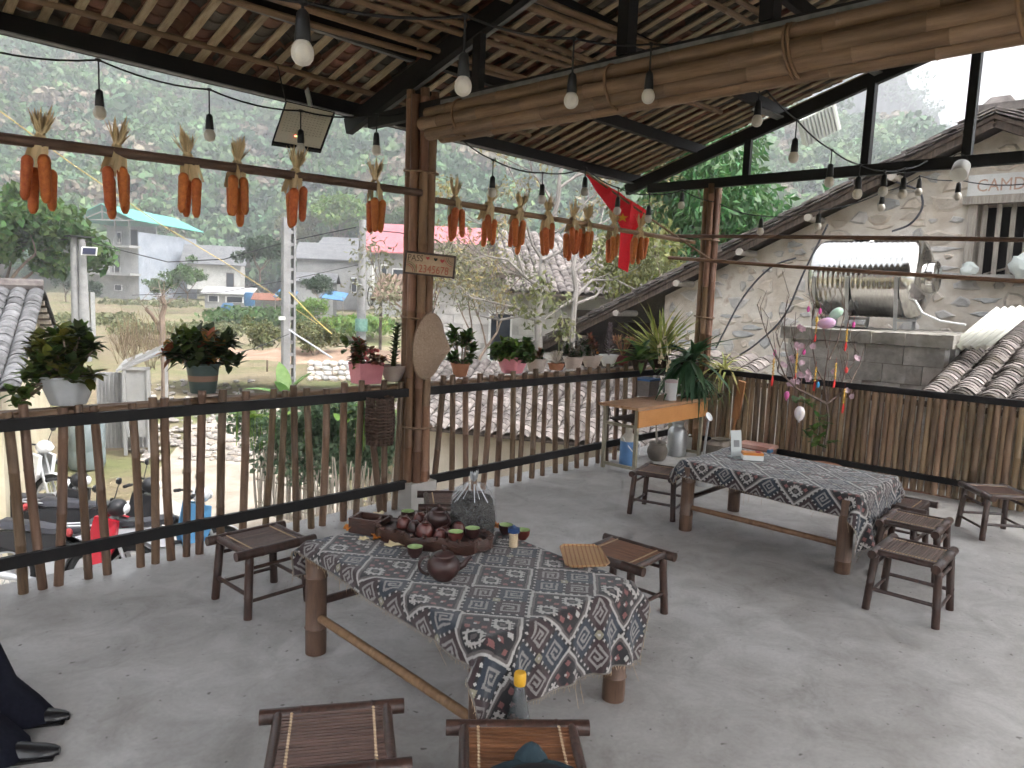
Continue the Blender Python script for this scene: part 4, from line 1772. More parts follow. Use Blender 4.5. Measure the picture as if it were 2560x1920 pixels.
# green-roofed three-storey house; local units metres at about 90 m
t = house_at('green_roof_house', 'three-storey house with turquoise metal roof and open top floor', 222, 752, 90, IMR + R(-14))
W1, Dp = 7.2, 10.5
MB().box((W1 / 2, Dp / 2, 3.4), (W1, Dp, 6.8)).build('wall', RENDER, t, smooth=False)
MB().box((W1 + .06, Dp / 2, 4.4), (.12, Dp, 8.0)).build('side_cladding', RENDB, t, smooth=False)
for z in (3.35, 6.6):
    MB().box((W1 / 2 - .2, -.7, z), (W1 + .8, 1.8, .28)).build('balcony', RENDER, t, smooth=False)
    for i in range(9):
        MB().box((-.3 + i * .78, -1.5, z + .5), (.08, .08, .75)).build('baluster', RENDER, t, smooth=False)
MB().box((W1 / 2, 3.2, 8.0), (W1, .2, 2.6)).build('upper_wall', RENDER, t, smooth=False)
for x in (.2, 3.9, 5.9):
    MB().box((x, .2, 8.2), (.18, .18, 3.2)).build('post', RENDER, t, smooth=False)
openings(t, 'wall', [(1.5, 2.3, 4.4, 5.7, 'window'), (3.6, 4.7, 3.6, 5.6, 'door'), (3.8, 4.9, 1.4, 2.1, 'window'), (1.0, 1.9, .9, 1.9, 'window')])
openings(t, 'upper', [(3.5, 4.6, 7.0, 8.9, 'door'), (1.6, 2.2, 7.2, 8.6, 'window')], y=3.1)
b = MB()
rx0, rx1, ridge = -.8, W1 + .9, W1 / 2
for (xa, xb, za, zb) in ((rx0, ridge, 9.6, 11.4), (ridge, rx1, 11.4, 9.6)):
    b.raw([(xa, -1.6, za), (xb, -1.6, zb), (xb, Dp + .5, zb - .3), (xa, Dp + .5, za - .3), (xa, -1.6, za + .1), (xb, -1.6, zb + .1), (xb, Dp + .5, zb - .2), (xa, Dp + .5, za - .2)], [(0, 3, 2, 1), (4, 5, 6, 7), (0, 1, 5, 4), (1, 2, 6, 5), (2, 3, 7, 6), (3, 0, 4, 7)])
ro = b.build('roof', GREENR, t, smooth=False)
for (xa, za, xb, zb) in ((rx0, 9.6, rx1, 9.6), (rx0 + 1.5, 9.6, ridge, 10.6), (rx1 - 1.5, 9.6, ridge, 10.6), (ridge, 9.6, ridge, 11.3), (1.2, 9.6, 1.2, 10.4), (5, 9.6, 5, 10.4)):
    MB().bar((xa, -1.4, za), (xb, -1.4, zb), .12, .12).build('truss_member', GALV, ro, smooth=False)


def gable_house(name, label, u, v, d, yaw, w, dp, h, rh, wallm, roofm, ops=(), over=.5, ridge='x', sideops=()):
    t = house_at(name, label, u, v, d, yaw)
    MB().box((w / 2, dp / 2, h / 2), (w, dp, h)).build('wall', wallm, t, smooth=False)
    b = MB()
    if ridge == 'x':
        for (ya, yb, za, zb) in ((-over, dp / 2, h - .15, h + rh), (dp / 2, dp + over, h + rh, h - .15)):
            b.raw([(-over, ya, za), (w + over, ya, za), (w + over, yb, zb), (-over, yb, zb), (-over, ya, za + .12), (w + over, ya, za + .12), (w + over, yb, zb + .12), (-over, yb, zb + .12)], [(0, 3, 2, 1), (4, 5, 6, 7), (0, 1, 5, 4), (1, 2, 6, 5), (2, 3, 7, 6), (3, 0, 4, 7)])
        g = MB()
        for x in (.05, w - .05):
            g.raw([(x - .05, 0, h), (x - .05, dp, h), (x - .05, dp / 2, h + rh), (x + .05, 0, h), (x + .05, dp, h), (x + .05, dp / 2, h + rh)], [(0, 1, 2), (5, 4, 3), (0, 2, 5, 3), (1, 4, 5, 2)])
    else:
        for (xa, xb, za, zb) in ((-over, w / 2, h - .15, h + rh), (w / 2, w + over, h + rh, h - .15)):
            b.raw([(xa, -over, za), (xb, -over, zb), (xb, dp + over, zb), (xa, dp + over, za), (xa, -over, za + .12), (xb, -over, zb + .12), (xb, dp + over, zb + .12), (xa, dp + over, za + .12)], [(0, 3, 2, 1), (4, 5, 6, 7), (0, 1, 5, 4), (1, 2, 6, 5), (2, 3, 7, 6), (3, 0, 4, 7)])
        g = MB()
        for y in (.05, dp - .05):
            g.raw([(0, y - .05, h), (w, y - .05, h), (w / 2, y - .05, h + rh), (0, y + .05, h), (w, y + .05, h), (w / 2, y + .05, h + rh)], [(2, 1, 0), (3, 4, 5), (3, 5, 2, 0), (2, 5, 4, 1)])
    b.build('roof', roofm, t, smooth=False)
    g.build('gable', wallm, t, smooth=False)
    openings(t, 'wall', ops)
    return t


gable_house('white_gable_house', 'small white-gabled house with grey roof right of the turquoise-roofed one', 468, 722, 92, IMR + R(14), 6.3, 5, 3.2, 2.3, RENDW, GREYR, [(4.6, 5.5, .2, 2.2, 'door'), (.4, 1.2, 1.4, 2.4, 'window')], over=.7)
gable_house('long_hut', 'low hut with pale sheet roof below the white-gabled house', 512, 770, 70, IMR + R(6), 4.2, 3, 1.5, .45, RENDER, RENDW, [(.3, 1.3, .6, 1.2, 'window'), (1.9, 3.6, .6, 1.2, 'window')], over=.3)
gable_house('grey_block_house', 'grey cement house with long grey roof behind the concrete poles', 742, 770, 68, IMR + R(8), 6.3, 6.5, 4.6, 1.5, RENDER, GREYR, [(4.9, 5.4, 1.6, 3.0, 'window'), (5.8, 6.2, 2.4, 3.4, 'window')], over=.3)
gable_house('rear_grey_house', 'grey-roofed house with white gable behind the long grey house', 790, 730, 84, IMR + R(-8), 6.6, 6, 4.6, 1.7, RENDW, GREYR, (), over=.4)
gable_house('lean_shed', 'low grey shed with sheet roof in front of the long grey house', 728, 790, 62, IMR + R(8), 3.4, 3.5, 3.0, .6, RENDER, GREYR, [(2.2, 2.7, 2.0, 2.6, 'window')], over=.3)
gable_house('red_roof_house', 'grey house with a pinkish red roof beside the bamboo column', 935, 790, 60, IMR + R(5), 8.5, 7, 5.2, 2.4, RENDER, REDR, [(1.4, 2.4, 2.6, 3.9, 'window'), (3.6, 4.4, 1.0, 2.2, 'window'), (.5, 1.0, 2.0, 4.2, 'window')], over=.9)
for (u, v, w_, h_, lab) in ((715, 742, 1.5, .9, 'blue tarpaulin canopy beside the slotted concrete pole'), (835, 745, 1.9, .9, 'blue tarpaulin canopy left of the round concrete pole')):
    p = at(u, v, d=58)
    tp = thing('tarpaulin', lab, 'tarpaulin', p, (0, 0, IMR))
    MB().box((0, 0, .2), (w_, 1.6, .05), (R(22), R(6), 0)).build('sheet', BLUET, tp, smooth=False)
    for x in (-w_ / 2 + .1, w_ / 2 - .1):
        MB().tube([(x, -.6, .1), (x, -.6, -1.6)], .04, 6).build('post', WOODG, tp)
p = at(624, 765, d=66)
wt = thing('blue_barrel', 'bright blue water barrel by the low hut', 'barrel', p)
MB().lathe([(.42, 0), (.48, .3), (.48, .9), (.42, 1.2), (.2, 1.25)], 14).build('barrel_body', BLUET, wt)
p = at(570, 778, d=64)
wt = thing('blue_basin', 'blue plastic tub lying in front of the low hut', 'tub', p)
MB().lathe([(.5, 0), (.6, .35), (.4, .7)], 14).build('tub_body', BLUET, wt)
p = at(668, 742, d=64)
og = thing('orange_awning', 'small orange awning between the hut and the slotted pole', 'awning', p, (0, 0, IMR))
MB().box((0, 0, 0), (2.6, 1.0, .06), (R(35), 0, 0)).build('awning_sheet', M('orange sheet', (.34, .14, .09), rough=.6, vary=0), og, smooth=False)
MB().box((0, .8, -.8), (2.6, .1, 1.6)).build('awning_wall', RENDER, og, smooth=False)

# brown-roofed stilt eave left of the column
p = at(985, 740, d=34)
br = thing('brown_roof_shed', 'brown pan-tiled shed roof just left of the bamboo column', 'shed', p, (0, 0, IMR + R(20)))
b = MB()
for i in range(9):
    b.tube([(-1.1 + i * .28, -.9 + .02 * i, -.15), (-.3 + i * .28, 1.2, .95)], .13, 6)
b.build('roof', M('brown tile', (.13, .085, .06), (.20, .14, .10), scale=3, rough=.9), br, kind='stuff')
for x in (-.6, 1.4):
    MB().tube([(x, 0, .1), (x, 0, -3)], .07, 6).build('post', WOODD, br)

# house behind the bare tree (grey block wall, tiled roof)
hb = at(1095, 940, d=21)
hb.z = -1.75
yw = IMR + R(10)
t = thing('block_house', 'grey block-walled house with an old tile roof behind the bare tree', 'house', hb, (0, 0, yw))
BW = M('pale block wall', (.46, .44, .43), (.62, .60, .58), scale=2, rough=.95, bump=.3, vary=.1, detail=8)
wl_ = MB().box((4.2, 2.6, 2.05), (8.4, .3, 4.1)).build('wall', M('mortar wall', (.40, .385, .37), (.48, .46, .45), scale=3, rough=.95, vary=0), t, smooth=False)
blkm = MB().box((0, 0, 0), (.58, .06, .275)).build('block', BW, wl_, smooth=False)
first = True
for r_ in range(13):
    for c in range(7):
        x = .32 + c * .60 + (.3 if r_ % 2 else 0)
        z = .2 + r_ * .295
        if x > 4.3 or (1.6 < x < 2.6 and .2 < z < 3.0):
            continue
        if first:
            blkm.location = (x, 2.43, z)
            first = False
        else:
            link('block', blkm.data, wl_, (x, 2.43 + random.uniform(-.006, .006), z))
openings(t, 'wall', [(1.75, 2.5, 1.2, 2.9, 'window'), (4.6, 5.2, .0, 3.0, 'door'), (5.6, 7.4, 1.0, 2.9, 'window')], y=2.38)
cvs, cfs = tile_geo(.26, .34, .07, .02, 1)
V = []
th_ = R(30)
m_ = np.array(Matrix.Rotation(th_ - .06, 3, 'X'))
for c in range(34):
    for r_ in range(21):
        V.append(np.asarray(cvs) @ m_.T + np.array((2.2 + c * .27 + random.uniform(-.02, .02) - 0, 1.0 + r_ * .19 * math.cos(th_), 3.5 + r_ * .19 * math.sin(th_) + random.uniform(-.01, .01))))
nv = len(cvs)
npmesh('roof_tiles', np.concatenate(V), np.concatenate([np.asarray(cfs) + i * nv for i in range(len(V))]), TILE_W, t, kind='stuff')
b = MB()
b.raw([(2.0, .95, 3.42), (11.4, .95, 3.42), (11.4, 4.6, 5.52), (2.0, 4.6, 5.52), (2.0, 8, 3.5), (11.4, 8, 3.5)], [(0, 3, 2, 1), (3, 4, 5, 2)])
b.raw([(2.0, .95, 3.40), (11.4, .95, 3.40), (11.4, 4.6, 5.50), (2.0, 4.6, 5.50)], [(0, 1, 2, 3)])
b.build('roof_boards', WOODD, t, smooth=False)
b = MB()
b.raw([(-.3, 1.6, 3.9), (2.6, 1.6, 3.9), (2.6, 4.4, 4.9), (-.3, 4.4, 4.9), (-.3, 1.6, 4.05), (2.6, 1.6, 4.05), (2.6, 4.4, 5.05), (-.3, 4.4, 5.05)], [(0, 3, 2, 1), (4, 5, 6, 7), (0, 1, 5, 4), (1, 2, 6, 5), (2, 3, 7, 6), (3, 0, 4, 7)])
b.build('porch_roof', WOODD, t, smooth=False)

# shed roof seen through the railing
e0, e1 = at(1040, 1066, z=-.62), at(1520, 1115, z=-.62)
t = thing('low_shed', 'shed with weathered tile roof seen through the right half of the railing', 'shed', e0)
ex = (e1 - e0).normalized()
nx_ = Vector((-ex.y, ex.x, 0))
ln = (e1 - e0).length + 1.2
yaw = math.atan2(ex.y, ex.x)
t.rotation_euler = (0, 0, yaw)
th_ = R(25)
m_ = Matrix.Rotation(th_ - .08, 3, 'X')
cvs, cfs = tile_geo(.19, .24, .055, .014, 1)
sm_ = [tile_mesh('tile', (cvs, cfs), TILE_W)]
cd = []
for c in range(int((ln + .6) / .205)):
    for r_ in range(17):
        p = Vector((-.6 + c * .205 + random.uniform(-.01, .01), r_ * .13 * math.cos(th_), r_ * .13 * math.sin(th_)))
        cd.append((r_, p))
cd.sort(key=lambda q: q[0])
V = []
for i, (r_, p) in enumerate(cd):
    jm = m_ @ Matrix.Rotation(random.uniform(-.05, .05), 3, 'Z')
    if i < 300:
        o = link('tile', sm_[0], t, p)
        o.rotation_euler = jm.to_euler()
    else:
        V.append(np.asarray(cvs) @ np.array(jm).T + np.array(p))
nv = len(cvs)
if V:
    npmesh('tile_field', np.concatenate(V), np.concatenate([np.asarray(cfs) + i * nv for i in range(len(V))]), TILE_W, t, kind='stuff')
b = MB()
b.raw([(-.7, -.02, -.05), (ln + .1, -.02, -.05), (ln + .1, 2.1, .92), (-.7, 2.1, .92), (-.7, 4.2, -.05), (ln + .1, 4.2, -.05)], [(0, 1, 2, 3), (3, 2, 5, 4)])
b.raw([(-.7, -.02, -.03), (ln + .1, -.02, -.03), (ln + .1, 2.1, .95), (-.7, 2.1, .95)], [(3, 2, 1, 0)])
b.build('roof_boards', WOODD, t, smooth=False)
MB().box((ln / 2 - .1, .45, -.68), (ln + .6, .3, 1.26)).build('wall', M('pale clay wall', (.52, .46, .38), (.66, .61, .53), scale=2, rough=.95, bump=.4, vary=0, detail=8), t, smooth=False)

# yellow-walled house at the left edge: gable end faces right, near roof slope faces the deck
ze = .42
A0 = at(74, 722, d=10.4)
N0, F0 = at(-8, 968, z=ze), at(124, 868, z=ze)
gd = Vector((F0.x - N0.x, F0.y - N0.y, 0))
half = gd.length / 2
gd.normalize()
mid = (N0 + F0) / 2
t = thing('yellow_wall_house', 'yellowish plastered house with grey tile roof at the left edge', 'house', (mid.x, mid.y, -1.75), (0, 0, math.atan2(gd.y, gd.x)))
YW = M('yellow limewash', (.50, .44, .31), (.62, .57, .43), scale=1.6, rough=.95, bump=.3, vary=0, detail=8, c3=(.42, .37, .29))
zr, zE = A0.z + 1.75, ze + 1.75
hw = half - .25
b = MB()
b.raw([(-hw, 0, 0), (hw, 0, 0), (hw, 0, zE + .1), (0, 0, zr - .08), (-hw, 0, zE + .1)], [(0, 1, 2, 3, 4)])
b.raw([(-hw, 0, 0), (-hw, 0, zE + .1), (-hw, 5, zE + .1), (-hw, 5, 0)], [(0, 1, 2, 3)])
b.raw([(hw, 0, 0), (hw, 5, 0), (hw, 5, zE + .1), (hw, 0, zE + .1)], [(0, 1, 2, 3)])
b.build('wall', YW, t, smooth=False)
cvs, cfs = tile_geo(.19, .24, .055, .014, 1)
th_ = math.atan2(zr - zE, half)
sl_ = math.hypot(zr - zE, half)
V = []
for sgn in (-1, 1):
    m2 = np.array(Matrix.Rotation(-PI / 2 if sgn < 0 else PI / 2, 3, 'Z') @ Matrix.Rotation(th_ - .08, 3, 'X'))
    for c in range(22):
        for r_ in range(int(sl_ / .11)):
            s_ = r_ * .11
            V.append(np.asarray(cvs) @ m2.T + np.array((sgn * (half + .06 - s_ * math.cos(th_)), -.12 + c * .2, zE - .02 + s_ * math.sin(th_) + random.uniform(-.008, .008))))
nv = len(cvs)
npmesh('roof_tiles', np.concatenate(V), np.concatenate([np.asarray(cfs) + i * nv for i in range(len(V))]), M('grey roof tile', (.085, .085, .088), (.17, .17, .175), scale=8, rough=.9, vary=.3), t, kind='stuff')
b = MB()
for sgn in (-1, 1):
    b.raw([(sgn * half, -.16, zE - .05), (0, -.16, zr - .02), (0, 5, zr - .02), (sgn * half, 5, zE - .05)], [(0, 1, 2, 3)])
b.build('roof_boards', WOODD, t, smooth=False)
MB().tube([(0, -.2, zr + .05), (0, 5, zr + .05)], .09, 8).build('ridge_cap', TILE_W, t)
for k in range(9):
    f = .1 + k * .1
    MB().tube([(half * f, -.18, zr - .10 - (zr - zE) * f), (half * f, .3, zr - .10 - (zr - zE) * f)], .035, 6).build('batten_end', WOODG, t)

# ------------------------------------------------------------------ utility poles and lines
def upole(label, u, vtop, d, zbase, r0, r1, square=False):
    p = at(u, vtop, d=d)
    t = thing('utility_pole', label, 'utility pole', (p.x, p.y, zbase), group='concrete utility poles')
    h = p.z - zbase
    if not square:
        MB().tube([(0, 0, 0), (0, 0, h)], [r0, r1], 14).build('shaft', CONCP, t)
    return t, h


t, h = upole('left of two pale concrete poles standing close together at the left', 184, 592, 30, -1.75, .20, .13)
MB().box((.2, 0, h + .02), (.9, .9, .06)).build('pole_cap', STEEL, t, smooth=False)
t, h = upole('right of two pale concrete poles with a small solar panel', 205, 598, 30, -1.75, .24, .13)
q = at(223, 628, d=29.8)
sp = MB().box(Vector((q.x, q.y, q.z)) - Vector(t.location), (.62, .05, .34), (R(-12), 0, IMR)).build('solar_panel', WHITE, t, smooth=False)
MB().box(Vector((q.x - .02, q.y - .06, q.z)) - Vector(t.location), (.52, .03, .26), (R(-12), 0, IMR)).build('solar_cells', M('solar cells', (.015, .018, .05), rough=.2, vary=0), sp, smooth=False)
MB().box((.32, .1, 1.9), (.16, .3, 1.9)).build('meter_box', GALV, t, smooth=False)
t, h = upole('round concrete pole between the grey and the red-roofed houses', 907, 550, 26, -1.75, .20, .12)
MB().tube([(0, 0, 1.9), (0, 0, 2.35)], [.23, .22], 14).build('green_wrap', M('green poster wrap', (.10, .24, .20), (.20, .34, .28), scale=9, rough=.7, vary=0), t)
pts = []
for k in range(40):
    a = k * .45
    pts.append((.26 + .12 * math.cos(a), -.16, 3.15 + .35 * math.sin(a)))
MB().tube(pts, .018, 5).build('cable_coil', CORD, t)
MB().bar((-.5, -.1, 3.62), (.0, -.1, 3.52), .05, .05).build('arm', GALV, t, smooth=False)
p = at(722, 545, d=18)
t = thing('utility_pole', 'slotted H-section concrete pole rising behind the railing shelf', 'utility pole', (p.x, p.y, -1.75), (0, 0, IMR + R(35)), group='concrete utility poles')
h = p.z + 1.75
for s in (-1, 1):
    MB().box((-.07 if s < 0 else .125, 0, h / 2), (.17 if s < 0 else .05, .2, h)).build('flange', CONCP, t, smooth=False)
z = .2
while z < h:
    MB().box((.058, 0, z), (.086, .14, .08)).build('web', CONCP, t, smooth=False)
    z += .3
MB().box((-.2, -.1, 2.6), (.14, .1, .08)).build('junction_box', WHITE, t, smooth=False)
YELL = M('yellow rope', (.55, .42, .14), rough=.7, vary=0)
WIREM = M('dark overhead wire', (.03, .03, .032), rough=.6, vary=0)


def wire(label, pts, d, r, mat, name='overhead_wire'):
    P_ = [at(u, v, d=dd) for (u, v), dd in zip(pts, d if hasattr(d, '__len__') else [d] * len(pts))]
    b = MB()
    b.tube(P_, r, 5)
    o = b.build(name, mat)
    tag(o, label, 'wire', 'overhead wires and ropes')
    return o


wire('yellow rope slanting across behind the hanging corn at the left', [(-60, 240), (0, 278), (180, 410), (400, 560), (560, 655), (720, 760), (830, 835)], (14, 14.5, 17, 20, 22, 24, 26), .012, YELL, 'yellow_rope')
wire('dark wire from the left poles across the green-roofed house', [(-40, 612), (190, 597), (300, 625), (420, 655), (560, 648), (735, 600), (890, 568)], (30, 30, 30, 29, 28, 27, 26), .02, WIREM)
wire('dark wire running right from the top of the round pole', [(905, 560), (930, 575), (1000, 582), (1090, 600)], 26, .02, WIREM)
wire('thin wire along the fields below the houses', [(330, 738), (560, 730), (720, 700), (905, 660)], 27, .012, WIREM)
wire('yellowish stay wire from the slotted pole down to the right', [(722, 730), (790, 800), (830, 835)], (18, 18, 18), .014, YELL)
wire('pale stay cable from the slotted pole to the ground', [(722, 825), (780, 862), (830, 895)], (18, 18, 18), .02, M('pale cable', (.5, .52, .56), rough=.6, vary=0))
wire('drooping dark wire right of the slotted pole beside the shelf pots', [(560, 890), (640, 870), (722, 835)], (17, 17.5, 18), .01, WIREM)
# ------------------------------------------------------------------ trees and shrubs outside


def limb(b, p, d, ln, r, depth, g, tips, bend=.35, kids=(2, 3), shrink=.68):
    pts = [Vector(p)]
    rs = [r]
    d = Vector(d).normalized()
    n = 4
    for i in range(n):
        d = (d + Vector((g.uniform(-1, 1), g.uniform(-1, 1), g.uniform(-.4, .9))) * bend * .5).normalized()
        pts.append(pts[-1] + d * ln / n)
        rs.append(r * (1 - .45 * (i + 1) / n))
    b.tube(pts, rs, 7 if depth > 1 else 5, caps=False)
    if depth == 0:
        tips.append(pts[-1])
        tips.append(pts[-2])
        return
    for k in range(g.randint(*kids)):
        q = pts[-1] if k == 0 else pts[g.randint(2, n)]
        nd = (d + Vector((g.uniform(-1, 1), g.uniform(-1, 1), g.uniform(-.25, .75))) * .95).normalized()
        limb(b, q, nd, ln * shrink * g.uniform(.8, 1.15), rs[-1] * .85, depth - 1, g, tips, bend, kids, shrink)


def tree(name, label, base, h, spread, nleaf, lsize, leafm, barkm, seed, depth=3, r=.12, group=None, clump=.5, flat=.4, squash=.8, tilt=(0, 0), trunkh=.35, aspect=.5, cat='tree', droop=0.0, kidsn=(2, 3), fill=False):
    g = random.Random(seed)
    t = thing(name, label, cat, base, group=group)
    b = MB()
    tips = []
    top = Vector((tilt[0] * h, tilt[1] * h, h * trunkh))
    b.tube([(0, 0, -.2), top * .5 + Vector((g.uniform(-.05, .05), g.uniform(-.05, .05), 0)), top], [r, r * .85, r * .75], 9, caps=False)
    for k in range(g.randint(3, 4)):
        a = 2 * PI * (k / 3.5) + g.uniform(-.4, .4)
        dv = Vector((math.cos(a) * spread, math.sin(a) * spread, .9))
        limb(b, top * g.uniform(.75, 1), dv, h * .36, r * .62, depth - 1, g, tips, kids=kidsn)
    b.build('trunk', barkm, t)
    if nleaf:
        g2 = np.random.default_rng(seed)
        cs = np.array([tuple(p) for p in tips])
        if fill:
            ex = g2.normal(size=(14, 3)) * np.array((.17, .17, .13)) * h + np.array((0, 0, .66 * h))
            cs = np.concatenate([cs, np.repeat(ex, 3, 0)])
        rd = np.stack([g2.uniform(.6, 1.2, len(cs)) * clump * q for q in (1, 1, squash)], -1)
        V, F = leafcloud(cs, rd, nleaf, lsize, aspect, flat, .6, seed=seed, droop=droop, shell=.8 if fill else 0)
        npmesh('crown', V, F, leafm, t, kind='stuff')
    return t


def G(u, v, d):
    p = at(u, v, d=d)
    return p


def ground_under(u, v, d):
    p = at(u, v, d=d)
    z = float(gz(np.array(p.x), np.array(p.y)))
    return Vector((p.x, p.y, z))


# bare pale-barked tree with sparse leaves in front of the block house
bt = thing('bare_tree', 'pale-barked nearly bare tree with sparse yellowish leaves behind the plants', 'tree', ground_under(1350, 900, 13.5))
B0 = Vector(bt.location)
b = MB()
tips = []
g = random.Random(8)


def pl(pts, d0, r0, r1, seg=7):
    P_ = [at(u, v, d=d0 + dd) - B0 for (u, v, dd) in pts]
    n = len(P_)
    b.tube(P_, [r0 + (r1 - r0) * i / (n - 1) for i in range(n)], seg, caps=False)
    return P_


D0 = 13.5
tr = pl([(1352, 1150, 0), (1350, 950, 0), (1345, 800, 0), (1352, 700, 0), (1356, 640, .1), (1372, 590, .2), (1395, 500, .3), (1400, 430, .2), (1425, 395, .3)], D0, .085, .03, 9)
br_ = [[(1356, 650, .1), (1330, 610, 0), (1310, 540, -.2), (1300, 480, -.3)], [(1356, 650, 0), (1400, 630, .1), (1440, 590, .3), (1500, 560, .5), (1560, 530, .6)], [(1352, 720, 0), (1310, 690, -.3), (1270, 650, -.5), (1215, 640, -.7)],
       [(1310, 690, -.3), (1290, 620, -.4), (1240, 570, -.6), (1200, 560, -.6)], [(1345, 790, 0), (1290, 770, -.4), (1230, 755, -.7), (1180, 745, -.9)], [(1345, 800, 0), (1300, 790, -.2), (1250, 800, -.4), (1200, 790, -.6)],
       [(1390, 520, .3), (1360, 470, .2), (1330, 430, .1), (1270, 400, 0)], [(1398, 470, .3), (1440, 440, .5), (1500, 420, .7), (1560, 440, .8)], [(1372, 590, .2), (1420, 560, .4), (1470, 500, .5), (1510, 470, .6)]]
for q in br_:
    P_ = pl(q, D0, .034, .012, 6)
    for k in range(5):
        i = g.randint(1, len(P_) - 1)
        dv = (P_[i] - P_[i - 1]).normalized() + Vector((g.uniform(-.8, .8), g.uniform(-.8, .8), g.uniform(-.3, .9)))
        limb(b, P_[i], dv, g.uniform(.35, .7), .012, 1, g, tips, kids=(2, 3))
b.build('trunk', BARK_W, bt)
g2 = np.random.default_rng(4)
cs = np.array([tuple(p) for p in tips])
sel = g2.random(len(cs)) < .75
cs = cs[sel]
V, F = leafcloud(cs, np.full((len(cs), 3), .20), 1500, .085, .42, .3, .5, seed=6, droop=.4)
npmesh('crown', V, F, leafM('sparse yellowish leaf', (.24, .21, .09), (.34, .29, .14)), bt, kind='stuff')
# second pale stem to its right
bt2 = thing('bare_tree', 'thin forked pale tree just right of the bare one, yellow leaf tufts', 'tree', ground_under(1440, 960, 12.5))
B0 = Vector(bt2.location)
b = MB()
tips = []
D0 = 12.5
pl([(1410, 1150, 0), (1425, 950, 0), (1432, 800, 0), (1440, 720, 0), (1432, 670, 0), (1445, 610, .1), (1440, 570, .1)], D0, .07, .02, 7)
for q in ([(1438, 745, 0), (1400, 770, -.1), (1360, 800, -.3)], [(1440, 740, 0), (1480, 700, .2), (1540, 700, .4), (1600, 730, .6)], [(1434, 680, 0), (1470, 650, .2), (1510, 620, .4), (1545, 590, .5)], [(1438, 760, 0), (1490, 740, .2), (1520, 700, .4)]):
    P_ = pl(q, D0, .03, .011, 6)
    for k in range(4):
        i = g.randint(1, len(P_) - 1)
        dv = (P_[i] - P_[i - 1]).normalized() + Vector((g.uniform(-.8, .8), g.uniform(-.8, .8), g.uniform(-.3, .9)))
        limb(b, P_[i], dv, g.uniform(.3, .6), .010, 1, g, tips)
b.build('trunk', BARK_W, bt2)
cs = np.array([tuple(p) for p in tips])
V, F = leafcloud(cs, np.full((len(cs), 3), .22), 1300, .11, .45, .3, .5, seed=7, droop=.4)
npmesh('crown', V, F, MATS['leaf olive'], bt2, kind='stuff')

# glossy mango-like tree behind the stone house verge
mt = tree('mango_tree', 'dense glossy green tree behind the corner column', ground_under(1830, 900, 19), 7.6, .7, 12500, .27, LEAF_M, BARK, 31, depth=3, r=.22, clump=1.15, flat=.25, aspect=.32, droop=.7, squash=.9, trunkh=.3)
tree('yellowing_tree', 'lighter yellow-green tree left of the glossy one, behind the flag', ground_under(1640, 900, 17), 5.4, .8, 5200, .17, leafM('yellow green leaf', (.17, .19, .055), (.30, .31, .10)), BARK, 33, depth=3, r=.1, clump=.65, flat=.3, aspect=.4, droop=.4, trunkh=.25)
tree('olive_shrub', 'grey-olive shrub against the block wall right of the column', ground_under(1130, 950, 15), 4.4, .6, 2600, .10, leafM('grey olive leaf', (.16, .165, .10), (.25, .25, .16)), BARK, 35, depth=3, r=.07, clump=.5, flat=.3, aspect=.4, trunkh=.35)
# tree at the left edge and roadside trees between the houses
ts = [('broad_tree', 'large rounded green tree at the left edge behind the yellow-walled house', 15, 790, 30, 5.4, .95, 7000, LEAF),
      ('broad_tree', 'round dark tree between the white-gabled house and the slotted pole', 650, 700, 62, 3.9, .8, 3000, LEAF_D),
      ('leafy_tree', 'bushy green tree in front of the white-gabled house', 468, 750, 66, 3.4, .9, 2600, LEAF),
      ('leafy_tree', 'dark bush-like tree in front of the long grey house', 797, 762, 50, 2.1, .8, 2600, LEAF_D),
      ('leafy_tree', 'yellow-green tree beside the slotted pole', 780, 820, 40, 1.7, .8, 2400, LEAF_L),
      ('leafy_tree', 'low grey-green shrub at the field edge left of the slotted pole', 668, 915, 26, 1.6, .9, 2600, LEAF_O),
      ('leafy_tree', 'low shrub at the field edge right of the slotted pole', 785, 915, 24, 1.6, .9, 2600, LEAF_O),
      ('leafy_tree', 'dark tree behind the paired concrete poles', 165, 750, 75, 3.2, .9, 2200, LEAF_D),
      ('leafy_tree', 'dark bush beside the lower wall of the turquoise-roofed house', 228, 765, 72, 2.6, .9, 1800, LEAF_D),
      ('leafy_tree', 'green bush at the right foot of the turquoise-roofed house', 400, 765, 70, 2.9, .9, 2200, LEAF),
      ('leafy_tree', 'dark green bush at the foot of the grey shed', 715, 775, 56, 1.6, .9, 1800, LEAF_D),
      ('leafy_tree', 'hazy green tree behind the red-roofed house', 1000, 640, 100, 7, .9, 2400, LEAF),
      ('leafy_tree', 'tall feathery yellow-green clump above the long grey house', 850, 640, 105, 9, .7, 3200, LEAF_L),
      ('leafy_tree', 'feathery clump left of the tall one above the grey roofs', 745, 650, 108, 7.5, .7, 2600, LEAF_O)]
for i, (nm, lab, u, v, d, h, sp, nl, lm_) in enumerate(ts):
    p = at(u, v, d=d)
    tree(nm, lab, p, h, sp, nl, max(.06, .07 * h), lm_, BARK, 60 + i, depth=3, r=.022 * h, clump=.13 * h + .05, group='valley trees', trunkh=.22, flat=.2, fill=True, aspect=.6)
